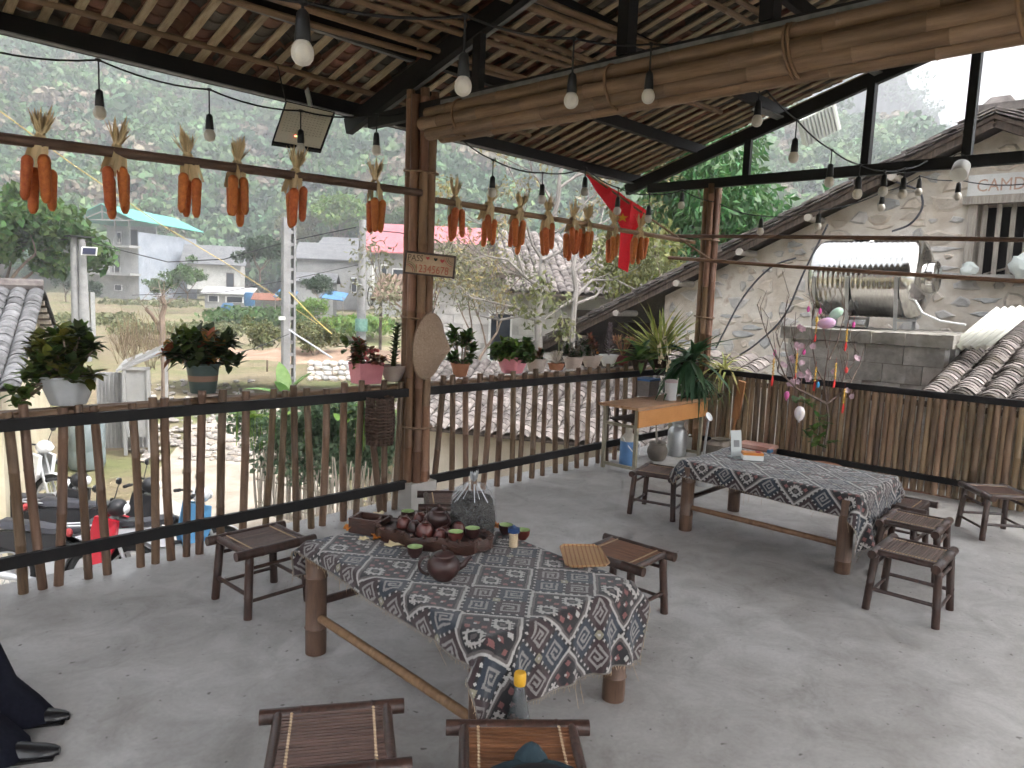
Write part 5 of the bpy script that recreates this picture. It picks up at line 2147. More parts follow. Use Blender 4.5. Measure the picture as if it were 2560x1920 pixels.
# pollarded bare tree by the path
pb = thing('pollard_tree', 'bare pollarded trunk with cut limbs beyond the railing pots', 'tree', ground_under(410, 940, 16))
B0 = Vector(pb.location)
b = MB()
D0 = 16
pl([(412, 1000, 0), (412, 930, 0), (408, 860, 0), (405, 790, 0), (412, 765, 0), (405, 740, 0)], D0, .085, .05, 8)
pl([(408, 850, 0), (395, 810, 0), (378, 785, -.2), (365, 772, -.3)], D0, .05, .04, 7)
pl([(410, 880, 0), (395, 850, 0), (370, 845, .2)], D0, .03, .02, 6)
for k in range(14):
    u, v = g.choice(((365, 772), (405, 740), (412, 765), (400, 800)))
    pl([(u, v, 0), (u + g.uniform(-25, 25), v - g.uniform(10, 40), g.uniform(-.4, .4)), (u + g.uniform(-45, 45), v - g.uniform(20, 60), g.uniform(-.6, .6))], D0, .009, .004, 4)
b.build('trunk', BARK, pb)
# scrubby twigs along the field edge
b = MB()
for k in range(60):
    u, v = g.uniform(290, 420), g.uniform(860, 925)
    p = at(u, v, d=15 + g.uniform(-1, 2))
    for q in range(4):
        b.tube([p, p + Vector((g.uniform(-.25, .25), g.uniform(-.25, .25), g.uniform(.3, .8)))], [.006, .003], 4, caps=False)
o = b.build('dry_twigs', DRY)
tag(o, 'thin dry twigs at the field edge left of the pollarded tree', 'twigs', kind='stuff')

# banana plants just below the railing
def banana(label, base, leaves, seed):
    g = random.Random(seed)
    t = thing('banana_plant', label, 'plant', base, group='banana plants below the railing')
    b = MB()
    b.tube([(0, 0, 0), (.02, 0, .5), (.02, .01, 1.0)], [.08, .07, .05], 9)
    b.build('stem', M('banana stem', (.25, .28, .10), rough=.7) if 'banana stem' not in MATS else MATS['banana stem'], t)
    for (a, el, ln, w) in leaves:
        b = MB()
        d = Vector((math.cos(a) * math.cos(el), math.sin(a) * math.cos(el), math.sin(el)))
        b.leaf((.02, .01, .95), d, (0, 0, 1), ln, w, .25, .18, 7)
        b.build('leaf', leafM('banana leaf', (.10, .20, .05), (.18, .28, .09), vary=.2) if 'banana leaf' not in MATS else MATS['banana leaf'], t)


pb_ = at(712, 975, d=9.5)
banana('young banana plant rising behind the railing near the slotted pole', (pb_.x, pb_.y, pb_.z - 1.05), [(IMR + 2.9, .35, .62, .13), (IMR + 2.1, 1.1, .55, .19), (IMR + .4, 1.0, .48, .16), (IMR + .5, .3, .45, .13), (IMR + 4.6, .9, .4, .15)], 3)

# garden bed behind the stick fence: leafy mound plus broad light leaves
gb = thing('garden_shrub', 'bluish-green garden shrub mass behind the stick fence', 'shrub', at(830, 1120, d=9.2))
B0 = Vector(gb.location)
cs, rd = [], []
for k in range(30):
    u, v = g.uniform(600, 985), g.uniform(1020, 1165)
    if u < 660 and v > 1080:
        continue
    p = at(u, v, d=9.3 + g.uniform(-.4, .5)) - B0
    cs.append(tuple(p))
    rd.append((.3, .3, .24))
V, F = leafcloud(cs, rd, 9500, .085, .45, .4, .6, seed=9)
npmesh('foliage', V, F, leafM('garden leaf', (.10, .16, .09), (.17, .24, .15)), gb, kind='stuff')
b = MB()
for k in range(20):
    b.tube([(cs[k][0], cs[k][1], cs[k][2] - 1.2), cs[k]], [.015, .006], 5)
b.build('stems', BARK, gb, kind='stuff')
gv = thing('broadleaf_plant', 'bright broad-leaved plants along the top of the garden bed', 'plant', at(800, 1010, d=9))
B0 = Vector(gv.location)
b = MB()
for k in range(70):
    u, v = g.uniform(590, 985), g.uniform(1000, 1050)
    p = at(u, v, d=9 + g.uniform(-.3, .3)) - B0
    a = g.uniform(0, 6.3)
    b.leaf(p, (math.cos(a), math.sin(a), g.uniform(-.1, .7)), (0, 0, 1), g.uniform(.14, .24), g.uniform(.09, .15), .35, .12, 3)
    b.tube([p, p + Vector((0, 0, -.4))], .005, 4)
b.build('foliage', MATS['leaf light green'], gv, kind='stuff')
# stick fence
sf = thing('stick_fence', 'fence of thin pale upright sticks in the yard below', 'fence', at(780, 1200, d=9.0))
B0 = Vector(sf.location)
p0, p1 = at(640, 1215, d=9.6), at(985, 1290, d=8.2)
STICK = M('pale dry stick', (.44, .38, .31), (.58, .52, .44), scale=8, rough=.9, vary=.3)
sme = [bamboo_mesh(1.0, .011, 700 + i, 5, .2, .004, .7, STICK) for i in range(4)]
for k in range(105):
    t_ = k / 104
    p = p0.lerp(p1, t_) - B0
    p.z -= .35
    o = link('stick', sme[k % 4], sf)
    along(o, p, p + Vector((g.uniform(-.07, .07), g.uniform(-.07, .07), 1)))
    o.scale = (1, 1, g.uniform(.62, .95))
for zz in (.1, .4):
    MB().tube([p0 - B0 + Vector((0, 0, zz - .3)), p1 - B0 + Vector((0, 0, zz - .3))], .014, 5).build('cross_stick', STICK, sf)

# dry stone wall, bank and rubble beyond
rub = thing('stone_wall', 'low dry-stone wall behind the shelf pots near the column', 'wall', at(830, 950, d=13))
B0 = Vector(rub.location)
k = 0
for row in range(4):
    u = 770
    while u < 900:
        w_ = g.uniform(14, 24)
        p = at(u + w_ / 2, 945 - row * 12 + g.uniform(-2, 2), d=13) - B0
        o = MB()
        o.ball((0, 0, 0), .1, 7, 5, (w_ / 21, .8, .55), (g.uniform(-.2, .2), g.uniform(-.3, .3), IMR + g.uniform(-.3, .3)))
        o.build('stone', STONE[k % 3], rub, smooth=False).location = p
        u += w_
        k += 1
# pale gravel path below on the left
pth = [at(u, v, z=-1.72) for u, v in ((330, 1180), (560, 1180), (600, 1000), (640, 945), (330, 945), (310, 1000))]
b = MB()
ring = [(-.5, 6.2), (2.0, 5.6), (5.6, 6.5), (7.0, 10.5), (9.2, 14.8), (13.2, 18.2), (12.0, 20.0), (7.6, 17.6), (5.2, 13.6), (3.6, 10.4), (.5, 9.6), (-2, 9.4)]
b.raw([(x, y, float(gz(np.array(x), np.array(y))) + .03) for x, y in ring], [tuple(range(len(ring)))])
o = b.build('path', M('pale trodden path', (.28, .235, .185), (.40, .36, .305), scale=1.6, rough=.95, bump=.5, bscale=12, vary=0, c3=(.48, .44, .40), detail=9), smooth=False)
tag(o, kind='structure')
# loose stones on the path
b = MB()
for k in range(420):
    u, v = g.uniform(330, 640), g.uniform(950, 1150)
    p = at(u, v, z=-1.70)
    s = g.uniform(.03, .12)
    b.ball(p, s, 6, 4, (1, 1, .5), (0, 0, g.uniform(0, 3)))
o = b.build('path_rubble', M('dull rubble', (.24, .22, .20), (.36, .33, .30), scale=6, rough=.95, vary=.25), smooth=False)
tag(o, 'pale rubble and loose stones scattered on the path below', 'rubble', kind='stuff')
# earth bank at the field edge
b = MB()
ring = []
for k in range(15):
    u = 430 + k * 45
    p = at(u, 905 + 6 * math.sin(k), d=22)
    q = at(u, 872 + 5 * math.sin(k * 1.7), d=25)
    ring.append((p, q))
vs = [x for pr in ring for x in pr]
b.raw(vs, [(2 * i, 2 * i + 2, 2 * i + 3, 2 * i + 1) for i in range(14)])
o = b.build('earth_bank', M('brown bank earth', (.24, .15, .10), (.36, .26, .19), scale=1.2, rough=1, bump=.7, bscale=6, vary=0, detail=9))
tag(o, kind='structure')

# hedges and scrub along the terraces in front of the far houses
for i, (u0, u1, v, d, h_, n_, m_, lab) in enumerate(((250, 470, 772, 78, 1.5, 2600, LEAF_O, 'scrubby green bank below the turquoise-roofed house'), (540, 760, 792, 58, 1.1, 2400, LEAF, 'green vegetable rows below the low hut'), (820, 960, 812, 48, .9, 2000, LEAF_L, 'bright green plot left of the column'), (300, 620, 822, 44, .6, 2200, LEAF_O, 'grassy terrace edge across the dry fields'), (120, 330, 800, 52, .8, 1800, LEAF_O, 'scrub strip behind the paired poles'))):
    cs, rd = [], []
    for k in range(40):
        p = at(u0 + (u1 - u0) * random.random(), v + random.uniform(-5, 5), d=d + random.uniform(-3, 3))
        cs.append(tuple(p))
        rd.append((h_ * 1.3, h_ * 1.3, h_ * random.uniform(.3, .8)))
    V, F = leafcloud(cs, rd, n_, .28 * h_ + .1, .6, .3, .5, seed=90 + i, shell=.5)
    o = npmesh('hedge', V, F, m_)
    tag(o, lab, 'hedge', kind='stuff')
# ------------------------------------------------------------------ corn poles and corn bunches
FACE = Matrix(((CR.x, -CF.x, 0), (CR.y, -CF.y, 0), (0, 0, 1)))
IMRV = Vector((CR.x, CR.y, 0)).normalized()
TOCAM = Vector((-CF.x, -CF.y, 0)).normalized()


def pole_thing(label, a, c, r, mat, seed, group, **k):
    t = thing('drying_pole', label, 'pole', a, group=group)
    pole('bamboo_pole', (0, 0, 0), Vector(c) - Vector(a), r, mat, t, seed=seed, **k)
    return t


PG = 'horizontal bamboo poles under the eaves'
pole_thing('dark bamboo pole carrying the left corn bunches', (-.5, 4.30, 2.20), (3.40, 4.16, 2.30), .028, BAMBOO_DARK, 1, PG, bow=.0006, gap=.5)
pA, pB = at(1090, 500, y=4.24), at(1735, 606, y=4.10)
pole_thing('paler bamboo pole carrying the right corn bunches', pA, pB, .023, BAMBOO, 2, PG, bow=.0005, gap=.55)
pole_thing('upper thin bamboo pole crossing before the water tank', at(1660, 590, x=7.05), at(2600, 600, x=6.5), .019, BAMBOO, 3, PG, bow=.0005)
pole_thing('lower thin bamboo pole crossing before the water tank', at(1672, 644, x=7.1), at(2600, 706, x=6.9), .019, BAMBOO, 4, PG, bow=.0005)

COB = M('dried corn', (.40, .092, .02), (.53, .155, .032), scale=60, rough=.6, vary=.14, hvary=.008, bump=.2, bscale=150)
HUSK = M('dry husk', (.50, .36, .19), (.68, .53, .32), scale=14, stretch=(1, 1, .2), rough=.9, vary=.15)


def cob_mesh(seed):
    g = random.Random(seed)
    b = MB()
    prof = []
    n = 18
    for i in range(n + 1):
        t = i / n
        r = .0285 * (min(1, (t + .02) * 9) ** .5) * (1 - .28 * t) * (min(1, (1.03 - t) * 7) ** .5)
        r *= 1 + (.03 if i % 2 else -.01)
        prof.append((max(.002, r), -t * .19))
    b.lathe(prof, 24, lobes=12, lobe=.03)
    me = bpy.data.meshes.new('corn_cob')
    me.from_pydata(b.v, [], b.f)
    me.materials.append(COB)
    me.polygons.foreach_set('use_smooth', [True] * len(me.polygons))
    return me


cobs = [cob_mesh(i) for i in range(2)]


def husk_mesh(seed):
    g = random.Random(seed)
    b = MB()
    for k in range(34):
        a = g.uniform(0, 2 * PI)
        sp = g.uniform(.05, .55)
        d = Vector((math.cos(a) * sp, math.sin(a) * sp, 1))
        b.leaf((math.cos(a) * .012, math.sin(a) * .012, .055), d, (math.cos(a), math.sin(a), .2), g.uniform(.07, .16), g.uniform(.010, .022), g.uniform(-.2, .15), .2, 3)
    b.lathe([(.016, .075), (.020, .06), (.016, .045)], 10)
    for k in range(30):
        a = g.uniform(0, 2 * PI)
        p0 = Vector((math.cos(a) * .012, math.sin(a) * .012, .06))
        sgn = 1 if math.sin(a) > 0 else -1
        p1 = Vector((math.cos(a) * .026, sgn * (.030 + .006 * math.sin(k)), .015))
        p2 = Vector((math.cos(a) * .048, sgn * (.034 + .008 * math.sin(k)), -.07 - .04 * g.random()))
        for q0, q1, w0, w1 in ((p0, p1, .007, .011), (p1, p2, .011, .007)):
            s = Vector((1, 0, 0))
            b.raw([q0 - s * w0, q0 + s * w0, q1 + s * w1, q1 - s * w1], [(0, 1, 2, 3)])
    b2 = b
    me = bpy.data.meshes.new('husk')
    me.from_pydata(b2.v, [], b2.f)
    me.materials.append(HUSK)
    return me


husks = [husk_mesh(i) for i in range(4)]
CORN = [(85, 4, 'first corn bunch from the left, four cobs'), (250, 4, 'second corn bunch from the left, four cobs'), (408, 3, 'third corn bunch from the left, tied with a long husk'), (512, 4, 'fourth corn bunch from the left, flared husk tuft'),
        (637, 3, 'fifth corn bunch from the left, under the solar lamp'), (810, 3, 'sixth corn bunch, last one left of the column'),
        (983, 3, 'corn bunch next to the column on its right'), (1055, 3, 'second corn bunch right of the column, cobs spread apart'), (1120, 4, 'third corn bunch right of the column'), (1183, 4, 'fourth corn bunch right of the column'),
        (1237, 5, 'fifth corn bunch right of the column, five cobs'), (1268, 4, 'sixth corn bunch right of the column, close to the fifth'), (1325, 4, 'corn bunch hanging just left of the red flag'), (1380, 5, 'last corn bunch, in front of the red flag')]
P1a, P1b = Vector((-.5, 4.30, 2.20)), Vector((3.40, 4.16, 2.30))
for i, (u, n, lab) in enumerate(CORN):
    u *= kk
    A_, B_ = (P1a, P1b) if u < 1000 else (pA, pB)
    # point of the pole seen in that picture column
    lo, hi = 0.0, 1.0
    for _ in range(40):
        m = (lo + hi) / 2
        if px(A_.lerp(B_, m))[0] < u:
            lo = m
        else:
            hi = m
    p = A_.lerp(B_, lo)
    g = random.Random(100 + i)
    t = thing('corn_bunch', lab, 'corn', p, (0, 0, g.uniform(-.25, .25)), 'dried corn bunches on the poles')
    o = link('husk', husks[i % 4], t, (0, 0, 0), (g.uniform(-.15, .15), g.uniform(-.25, .25), g.uniform(-.3, .3)))
    for k in range(n):
        sy = -1 if k % 2 == 0 else 1
        x = (k - (n - 1) / 2) * .036 + g.uniform(-.006, .006)
        o = link('corn_cob', cobs[k % 2], t, (x, sy * .036, -.035 - .05 * g.random() - .02 * (k % 2)), (g.uniform(-.06, .06), -x * 1.6 + g.uniform(-.08, .08), g.uniform(0, 3)))
        s = g.uniform(1.0, 1.18)
        o.scale = (s * .88, s * .88, s * 1.04)

# ------------------------------------------------------------------ string lights
BULB_ME = None


def bulb_parts(t, p, drop, tilt=0.0):
    """drop cable, socket and frosted bulb below p (local)"""
    c = MB().tube([p, p + Vector((0, 0, -drop))], .0045, 5).build('drop_cable', CORD, t)
    q = p + Vector((tilt, 0, -drop))
    s = MB()
    s.lathe([(.008, .01), (.018, 0), (.021, -.03), (.024, -.075), (.022, -.08)], 12, q)
    so = s.build('lamp_socket', SOCKET, t)
    bb = MB()
    bb.lathe([(.018, -.078), (.024, -.085), (.031, -.098), (.0335, -.113), (.031, -.129), (.022, -.142), (.009, -.148), (.001, -.149)], 14, q)
    bb.build('bulb', BULB, so)
    k = MB()
    k.ball(p, .012, 8, 6, (1.6, 1, .8))
    k.build('cable_joint', SOCKET, t)


def light_string(label, pts, drops, sagv=.05, ends=()):
    """pts: world points of the joints; a bulb hangs from each"""
    t = thing('string_light', label, 'string light', pts[0], group='festoon light strings under the roof')
    o = Vector(pts[0])
    chain = list(ends[:1]) + list(pts) + list(ends[1:])
    path = []
    for a, c in zip(chain[:-1], chain[1:]):
        path += sag(a, c, sagv * (Vector(c) - Vector(a)).length, 6)[:-1]
    path.append(Vector(chain[-1]))
    MB().tube([Vector(p) - o for p in path], .0055, 5).build('cable', CORD, t)
    for p, d in zip(pts, drops):
        bulb_parts(t, Vector(p) - o, d)
    return t


def LS(lst, **k):
    """(joint u, v, depth, bulb centre v) -> joint points and drops"""
    P_, D_ = [], []
    for (u, v, d, vb) in lst:
        p = at(u, v, d=d)
        pxm = FOCAL / d
        P_.append(p)
        D_.append(max(.03, (vb - v) / pxm - .12))
    return P_, D_


P_, D_ = LS([(246, 150, 3.95, 281), (523, 224, 4.35, 338), (752, 277, 4.75, 372), (942, 287, 5.1, 376)])
light_string('string of four bulbs hanging along the left eave above the corn', P_, D_, ends=(at(-80, 112, d=3.7), at(1010, 282, d=5.2)))
P_, D_ = LS([(1233, 400, 5.55, 482), (1357, 432, 5.9, 500), (1464, 420, 6.2, 480), (1546, 470, 6.5, 528), (1624, 485, 6.8, 548), (1706, 475, 7.0, 512)])
light_string('string of small bulbs along the right eave before the flag', P_, D_, ends=(at(1150, 345, d=5.4), at(1785, 505, d=7.1)))
P_, D_ = LS([(757, 5, 2.15, 95), (1163, 40, 2.75, 214), (1435, 96, 3.35, 250), (1628, 110, 3.7, 240), (1790, 92, 4.1, 176)])
light_string('nearest string of five large bulbs under the middle tie beam', P_, D_, sagv=.03, ends=(at(500, -60, d=1.9), at(1850, 60, d=4.3)))
P_, D_ = LS([(1900, 205, 4.5, 302), (1992, 300, 4.75, 394), (2080, 375, 5.0, 456), (2150, 412, 5.2, 486), (2212, 428, 5.3, 478), (2262, 422, 5.4, 487)])
light_string('string of bulbs dropping towards the gable beam at the right', P_, D_, sagv=.04, ends=(at(1880, 120, d=4.4), at(2318, 402, d=5.6)))
P_, D_ = LS([(1904, 540, 7.0, 580), (2048, 525, 6.9, 568), (2207, 480, 6.8, 520), (2300, 440, 6.7, 470), (2398, 450, 6.5, 490)])
light_string('string of small bulbs in front of the stone wall and tank', P_, D_, sagv=.06, ends=(at(1800, 510, d=7.1), at(2600, 455, d=6.2)))
# white cylindrical lamp on the gable beam
cl = thing('cylinder_lamp', 'white cylindrical lamp hanging on the gable beam at the right', 'lamp', at(2400, 428, d=6.0))
ax = (at(2396, 440, d=5.9) - at(2410, 402, d=6.05)).normalized()
q = ax.to_track_quat('Z', 'Y').to_matrix()
b = MB()
b.lathe([(.06, -.09), (.066, -.08), (.066, .06), (.062, .066), (.001, .067)], 20, (0, 0, 0), q)
b.build('lamp_body', WHITE, cl)
pts = [at(2400 + 20 * math.cos(a), 400 + 16 * math.sin(a), d=6.0) - Vector(cl.location) for a in [PI * (1 + i / 8) for i in range(9)]]
MB().tube(pts, .004, 5).build('hanging_wire', CORD, cl)

# ------------------------------------------------------------------ solar flood lamp under the left eave
cs4 = [at(u, v, d=d) for u, v, d in ((714, 252, 4.85), (838, 281, 4.95), (803, 376, 4.80), (679, 356, 4.70))]
ctr = sum(cs4, Vector()) / 4
fl_ = thing('flood_lamp', 'square beige solar flood lamp with dark frame under the left eave', 'lamp', ctr)
c4 = [p - ctr for p in cs4]
nrm = (c4[1] - c4[0]).cross(c4[3] - c4[0]).normalized()
if nrm.dot(TOCAM) < 0:
    nrm = -nrm
b = MB()
b.raw([p - nrm * .03 for p in c4] + [p + nrm * .0 for p in c4], [(0, 3, 2, 1), (4, 5, 6, 7), (0, 1, 5, 4), (1, 2, 6, 5), (2, 3, 7, 6), (3, 0, 4, 7)])
b.build('frame', STEEL, fl_, smooth=False)
inn = [p * .93 + nrm * .004 for p in c4]
LAMPF = M('beige lamp panel', (.62, .58, .48), (.68, .64, .54), scale=3, rough=.35, vary=0)
b = MB()
b.raw(inn + [p - nrm * .003 for p in inn], [(0, 1, 2, 3), (7, 6, 5, 4), (0, 4, 5, 1), (1, 5, 6, 2), (2, 6, 7, 3), (3, 7, 4, 0)])
b.build('panel', LAMPF, fl_, smooth=False)
b = MB()
for i in range(12):
    for j in range(10):
        s, r_ = .10 + .8 * i / 11, .12 + .6 * j / 9
        p = inn[0].lerp(inn[1], s).lerp(inn[3].lerp(inn[2], s), r_) + nrm * .003
        b.box(p, (.009, .004, .004), (0, 0, IMR + .5))
b.build('led_rows', M('led chip', (.40, .36, .27), rough=.4, vary=0), fl_, smooth=False, kind='stuff')
for k, c in enumerate(((1, .15, .1), (.3, .9, .3), (.2, .4, 1))):
    s, r_ = .40 + .055 * k, .80
    p = inn[0].lerp(inn[1], s).lerp(inn[3].lerp(inn[2], s), r_) + nrm * .004
    MB().ball(p, .006, 8, 6).build('indicator', M('indicator %d' % k, c, rough=.3, emit=(*c, 1.2), vary=0), fl_)
top = (c4[0] + c4[1]) / 2
MB().bar(top, top + Vector((0, .05, .12)), .04, .01, (1, 0, 0)).build('bracket', GALV, fl_, smooth=False)
MB().tube([c4[0], c4[0] + Vector((-.03, .05, .22))], .004, 5).build('stay_wire', CORD, fl_)

# white solar lamp seen outside the gable
c = at(2045, 312, d=8.2)
sl2 = thing('gable_lamp', 'pale ribbed flood lamp outside the gable, below the rafter', 'lamp', c, (R(20), R(-28), IMR))
MB().box((0, 0, 0), (.40, .10, .30)).build('lamp_body', M('pale ribbed plastic', (.62, .66, .60), rough=.4, vary=0), sl2, smooth=False)
for i in range(9):
    MB().box((-.17 + i * .042, -.056, 0), (.012, .012, .28)).build('rib', GALV, sl2, smooth=False)
MB().bar((.21, 0, -.16), (.21, 0, .16), .02, .06, (1, 0, 0)).build('edge_trim', WHITE, sl2, smooth=False)
MB().bar((-.1, 0, .14), (-.2, .0, .42), .03, .01, (1, 0, 0)).build('bracket', GALV, sl2, smooth=False)

# ------------------------------------------------------------------ red flag on a stick
st0, st1 = at(1467, 432, d=7.3), at(1775, 648, d=7.7)
fg = thing('red_flag', 'bright red flag with a yellow star drooping from a slanting stick', 'flag', st1)
O_ = Vector(st1)
pole('flag_stick', st1 - O_, st0 - O_ + (st0 - st1).normalized() * .02, .011, BAMBOO, fg, seed=5)
cols = [(0, 1467, 436, 1468, 440), (.12, 1500, 452, 1488, 475), (.25, 1525, 468, 1522, 520), (.38, 1548, 480, 1541, 545), (.5, 1566, 495, 1552, 570), (.58, 1580, 503, 1545, 668), (.66, 1592, 510, 1570, 681), (.75, 1602, 516, 1574, 655), (.85, 1610, 522, 1596, 585), (1, 1622, 530, 1616, 545)]
nv_ = 14
vs = []
for k, (t_, u0, v0, u1, v1) in enumerate(cols):
    for j in range(nv_):
        s = j / (nv_ - 1)
        bow = math.sin(PI * s) * 4 * (1 if k % 2 else -1)
        vs.append(at(u0 + (u1 - u0) * s + bow, v0 + (v1 - v0) * s, d=7.36 + .2 * t_ + .05 * math.sin(k * 2.1 + s * 3)) - O_)
fs = []
for k in range(len(cols) - 1):
    for j in range(nv_ - 1):
        a = k * nv_ + j
        fs.append((a, a + nv_, a + nv_ + 1, a + 1))
b = MB()
b.raw(vs, fs)
FLAGR = leafM('red flag cloth', (.82, .03, .05), (.88, .045, .065), vary=0, hvary=0, rough=.6, tr=.45)
b.build('cloth', FLAGR, fg, ang=80)
sc_ = at(1556, 545, d=7.36) - O_
pts = []
for k in range(10):
    a = PI / 2 + k * PI / 5
    r_ = .062 if k % 2 == 0 else .026
    pts.append(sc_ + IMRV * (r_ * math.cos(a) * .95) + Vector((0, 0, r_ * math.sin(a) * .75)) + IMRV.cross(Vector((0, 0, 1))) * 0)
b = MB()
b.raw([p + TOCAM * .02 for p in pts] + [p + TOCAM * .012 for p in pts], [tuple(range(10)), tuple(reversed(range(10, 20)))])
b.build('star', M('yellow star', (.80, .42, .03), rough=.6, vary=0), fg, smooth=False)

# ------------------------------------------------------------------ password board on the column
ctr = at(1075, 662, d=5.02)
pb2 = thing('password_board', 'small wooden board reading PASS with hearts and digits on the column', 'sign', ctr, (0, R(4), IMR))
W_, H_ = .335, .142
MB().box((0, 0, 0), (W_, .014, H_)).build('board', M('raw plywood', (.40, .27, .17), (.50, .36, .24), scale=6, stretch=(1, 6, 6), rough=.7, vary=0), pb2, smooth=False)
FR = M('dark wood frame', (.06, .04, .032), (.09, .062, .05), scale=9, rough=.7, vary=0)
for (x, z, w, h) in ((0, H_ / 2, W_ + .012, .014), (0, -H_ / 2, W_ + .012, .012), (-W_ / 2, 0, .012, H_), (W_ / 2, 0, .012, H_)):
    MB().box((x, -.006, z), (w, .022, h - (.0 if w > .1 else .013))).build('frame_strip', FR, pb2, smooth=False)
FACEY = Matrix(((1, 0, 0, 0), (0, 0, -1, 0), (0, 1, 0, 0), (0, 0, 0, 1)))
BRN = M('brown paint', (.07, .045, .02), rough=.8, vary=0)
REDP = M('red paint', (.40, .05, .05), rough=.7, vary=0)
text_part('lettering', 'PASS', .060, BRN, pb2, Matrix.Translation((-.155, -.008, .016)) @ FACEY, ext=.0008, sx=.85)
text_part('digits', '12345678', .074, M('dull red paint', (.36, .09, .05), rough=.8, vary=0), pb2, Matrix.Translation((-.105, -.008, -.056)) @ FACEY, ext=.0008, sx=.80)


def heart(x, z, s, mat):
    pts = []
    for k in range(24):
        a = 2 * PI * k / 24
        X = 16 * math.sin(a) ** 3
        Z = 13 * math.cos(a) - 5 * math.cos(2 * a) - 2 * math.cos(3 * a) - math.cos(4 * a)
        pts.append((x + X * s / 17, -.0085, z + Z * s / 17))
    b = MB()
    b.raw(pts, [tuple(reversed(range(24)))])
    b.build('heart', mat, pb2, smooth=False)


heart(-.018, .042, .013, REDP)
heart(.036, .039, .014, M('black paint', (.015, .02, .012), rough=.8, vary=0))
heart(.082, .033, .016, REDP)
for (cx, cz, rads, cols_) in ((-W_ / 2 + .012, -H_ / 2 + .012, (.068, .056, .044), ('leaf green', 'brown paint', 'red paint')), (W_ / 2 - .012, H_ / 2 - .012, (.058, .046, .034), ('red paint', 'brown paint', 'brown paint'))):
    for r_, m_ in zip(rads, cols_):
        pts = []
        for k in range(11):
            a = PI / 2 * k / 10 + (0 if cx < 0 else PI)
            pts.append((cx + r_ * math.cos(a), -.008, cz + r_ * math.sin(a)))
        MB().tube(pts, .0022, 4).build('arc_mark', MATS[m_], pb2)

# ------------------------------------------------------------------ conical hat hung on the column
hc = at(1072, 866, d=5.0)
hat = thing('conical_hat', 'woven palm-leaf conical hat hanging on the bamboo column', 'hat', hc)
axis = (IMRV * .92 + TOCAM * .36 + Vector((0, 0, -.06))).normalized()
q = axis.to_track_quat('Z', 'Y').to_matrix()
b = MB()
n = 16
prof = []
for i in range(n + 1):
    t_ = i / n
    r_ = .225 * (1 - t_)
    prof.append((max(.002, r_), .165 * (t_ ** 1.1) + (.004 if i % 2 else 0)))
prof2 = [(max(.001, r_ - .004), z - .006) for r_, z in reversed(prof)]
b.lathe(prof, 48, (0, 0, 0), q, caps=False)
b.lathe(prof2, 48, (0, 0, 0), q, caps=False)
STRAW = M('woven palm', (.28, .19, .13), (.42, .31, .23), scale=90, rough=.8, bump=.5, bscale=140, vary=0)
b.build('crown', STRAW, hat, ang=60)
pts = [q @ Vector((.225 * math.cos(a), .225 * math.sin(a), 0)) for a in [2 * PI * k / 40 for k in range(40)]]
MB().tube(pts, .005, 6, closed=True).build('rim', BAMBOO_PALE, hat)
MB().tube([q @ Vector((0, .22, 0)), at(1088, 770, d=5.1) - hc], .003, 4).build('chin_cord', CORD, hat)
# dark woven basket hanging behind the railing
bc = at(950, 1050, d=5.15)
bk = thing('hanging_basket', 'dark woven basket hanging outside the railing left of the column', 'basket', bc)
DKW = M('dark wicker', (.05, .028, .02), (.09, .052, .036), scale=20, rough=.8, vary=.2)
for j in range(15):
    z = -.16 + j * .0225
    rr_ = .088 + .012 * math.sin(PI * j / 14)
    pts = [(rr_ * math.cos(a), rr_ * math.sin(a), z + .003 * math.sin(9 * a)) for a in [2 * PI * k / 22 for k in range(22)]]
    MB().tube(pts, .0075, 5, closed=True).build('weave_ring', DKW, bk)
for k in range(18):
    a = 2 * PI * k / 18
    MB().bar((.094 * math.cos(a), .094 * math.sin(a), -.17), (.094 * math.cos(a), .094 * math.sin(a), .165), .016, .004, (math.cos(a), math.sin(a), 0)).build('upright', DKW, bk, smooth=False)
MB().lathe([(.001, -.17), (.095, -.168)], 18, caps=False).build('base', DKW, bk)
# ------------------------------------------------------------------ pots and plants on the railing shelf
SY = FY + .115


def pot_pos(u, v):
    p = at(u, v, y=SY)
    return Vector((p.x, SY, .945)), (p - EYEP).dot(CF)


def rosette(b, c, g, n, ln, w, el=(.1, 1.2), up=.02):
    for k in range(n):
        a = g.uniform(0, 2 * PI)
        e = g.uniform(*el)
        d = Vector((math.cos(a) * math.cos(e), math.sin(a) * math.cos(e), math.sin(e)))
        b.leaf(Vector(c) + Vector((0, 0, g.uniform(-up, up))), d, (0, 0, 1), ln * g.uniform(.75, 1.15), w * g.uniform(.8, 1.2), g.uniform(0, .4), .15, 3)


def jade(t, h, spread, nst, seed, mats, ln=.075, w=.045, base=0.0):
    """succulent shrub: thick stems ending in rosettes of paddle leaves"""
    g = random.Random(seed)
    st_ = MB()
    bl = [MB() for _ in mats]
    for k in range(nst):
        a = g.uniform(0, 2 * PI)
        hh = h * (.12 + .88 * g.random())
        r_ = spread * (1.15 - .45 * hh / h) * math.sqrt(g.random())
        p0 = Vector((math.cos(a) * .03, math.sin(a) * .03, base))
        p1 = Vector((math.cos(a) * r_ * .6, math.sin(a) * r_ * .6, base + hh * .6))
        p2 = Vector((math.cos(a) * r_, math.sin(a) * r_, base + hh))
        st_.tube([p0, p1, p2], [.007, .006, .004], 5)
        b = bl[g.randrange(len(bl))]
        rosette(b, p2, g, g.randint(8, 12), ln, w, (-.2, 1.2))
        rosette(b, p1.lerp(p2, .5), g, 5, ln, w, (-.5, .6))
    st_.build('stems', MATS['brown bark'], t, kind='stuff')
    for b, m in zip(bl, mats):
        b.build('leaves', m, t, kind='stuff')


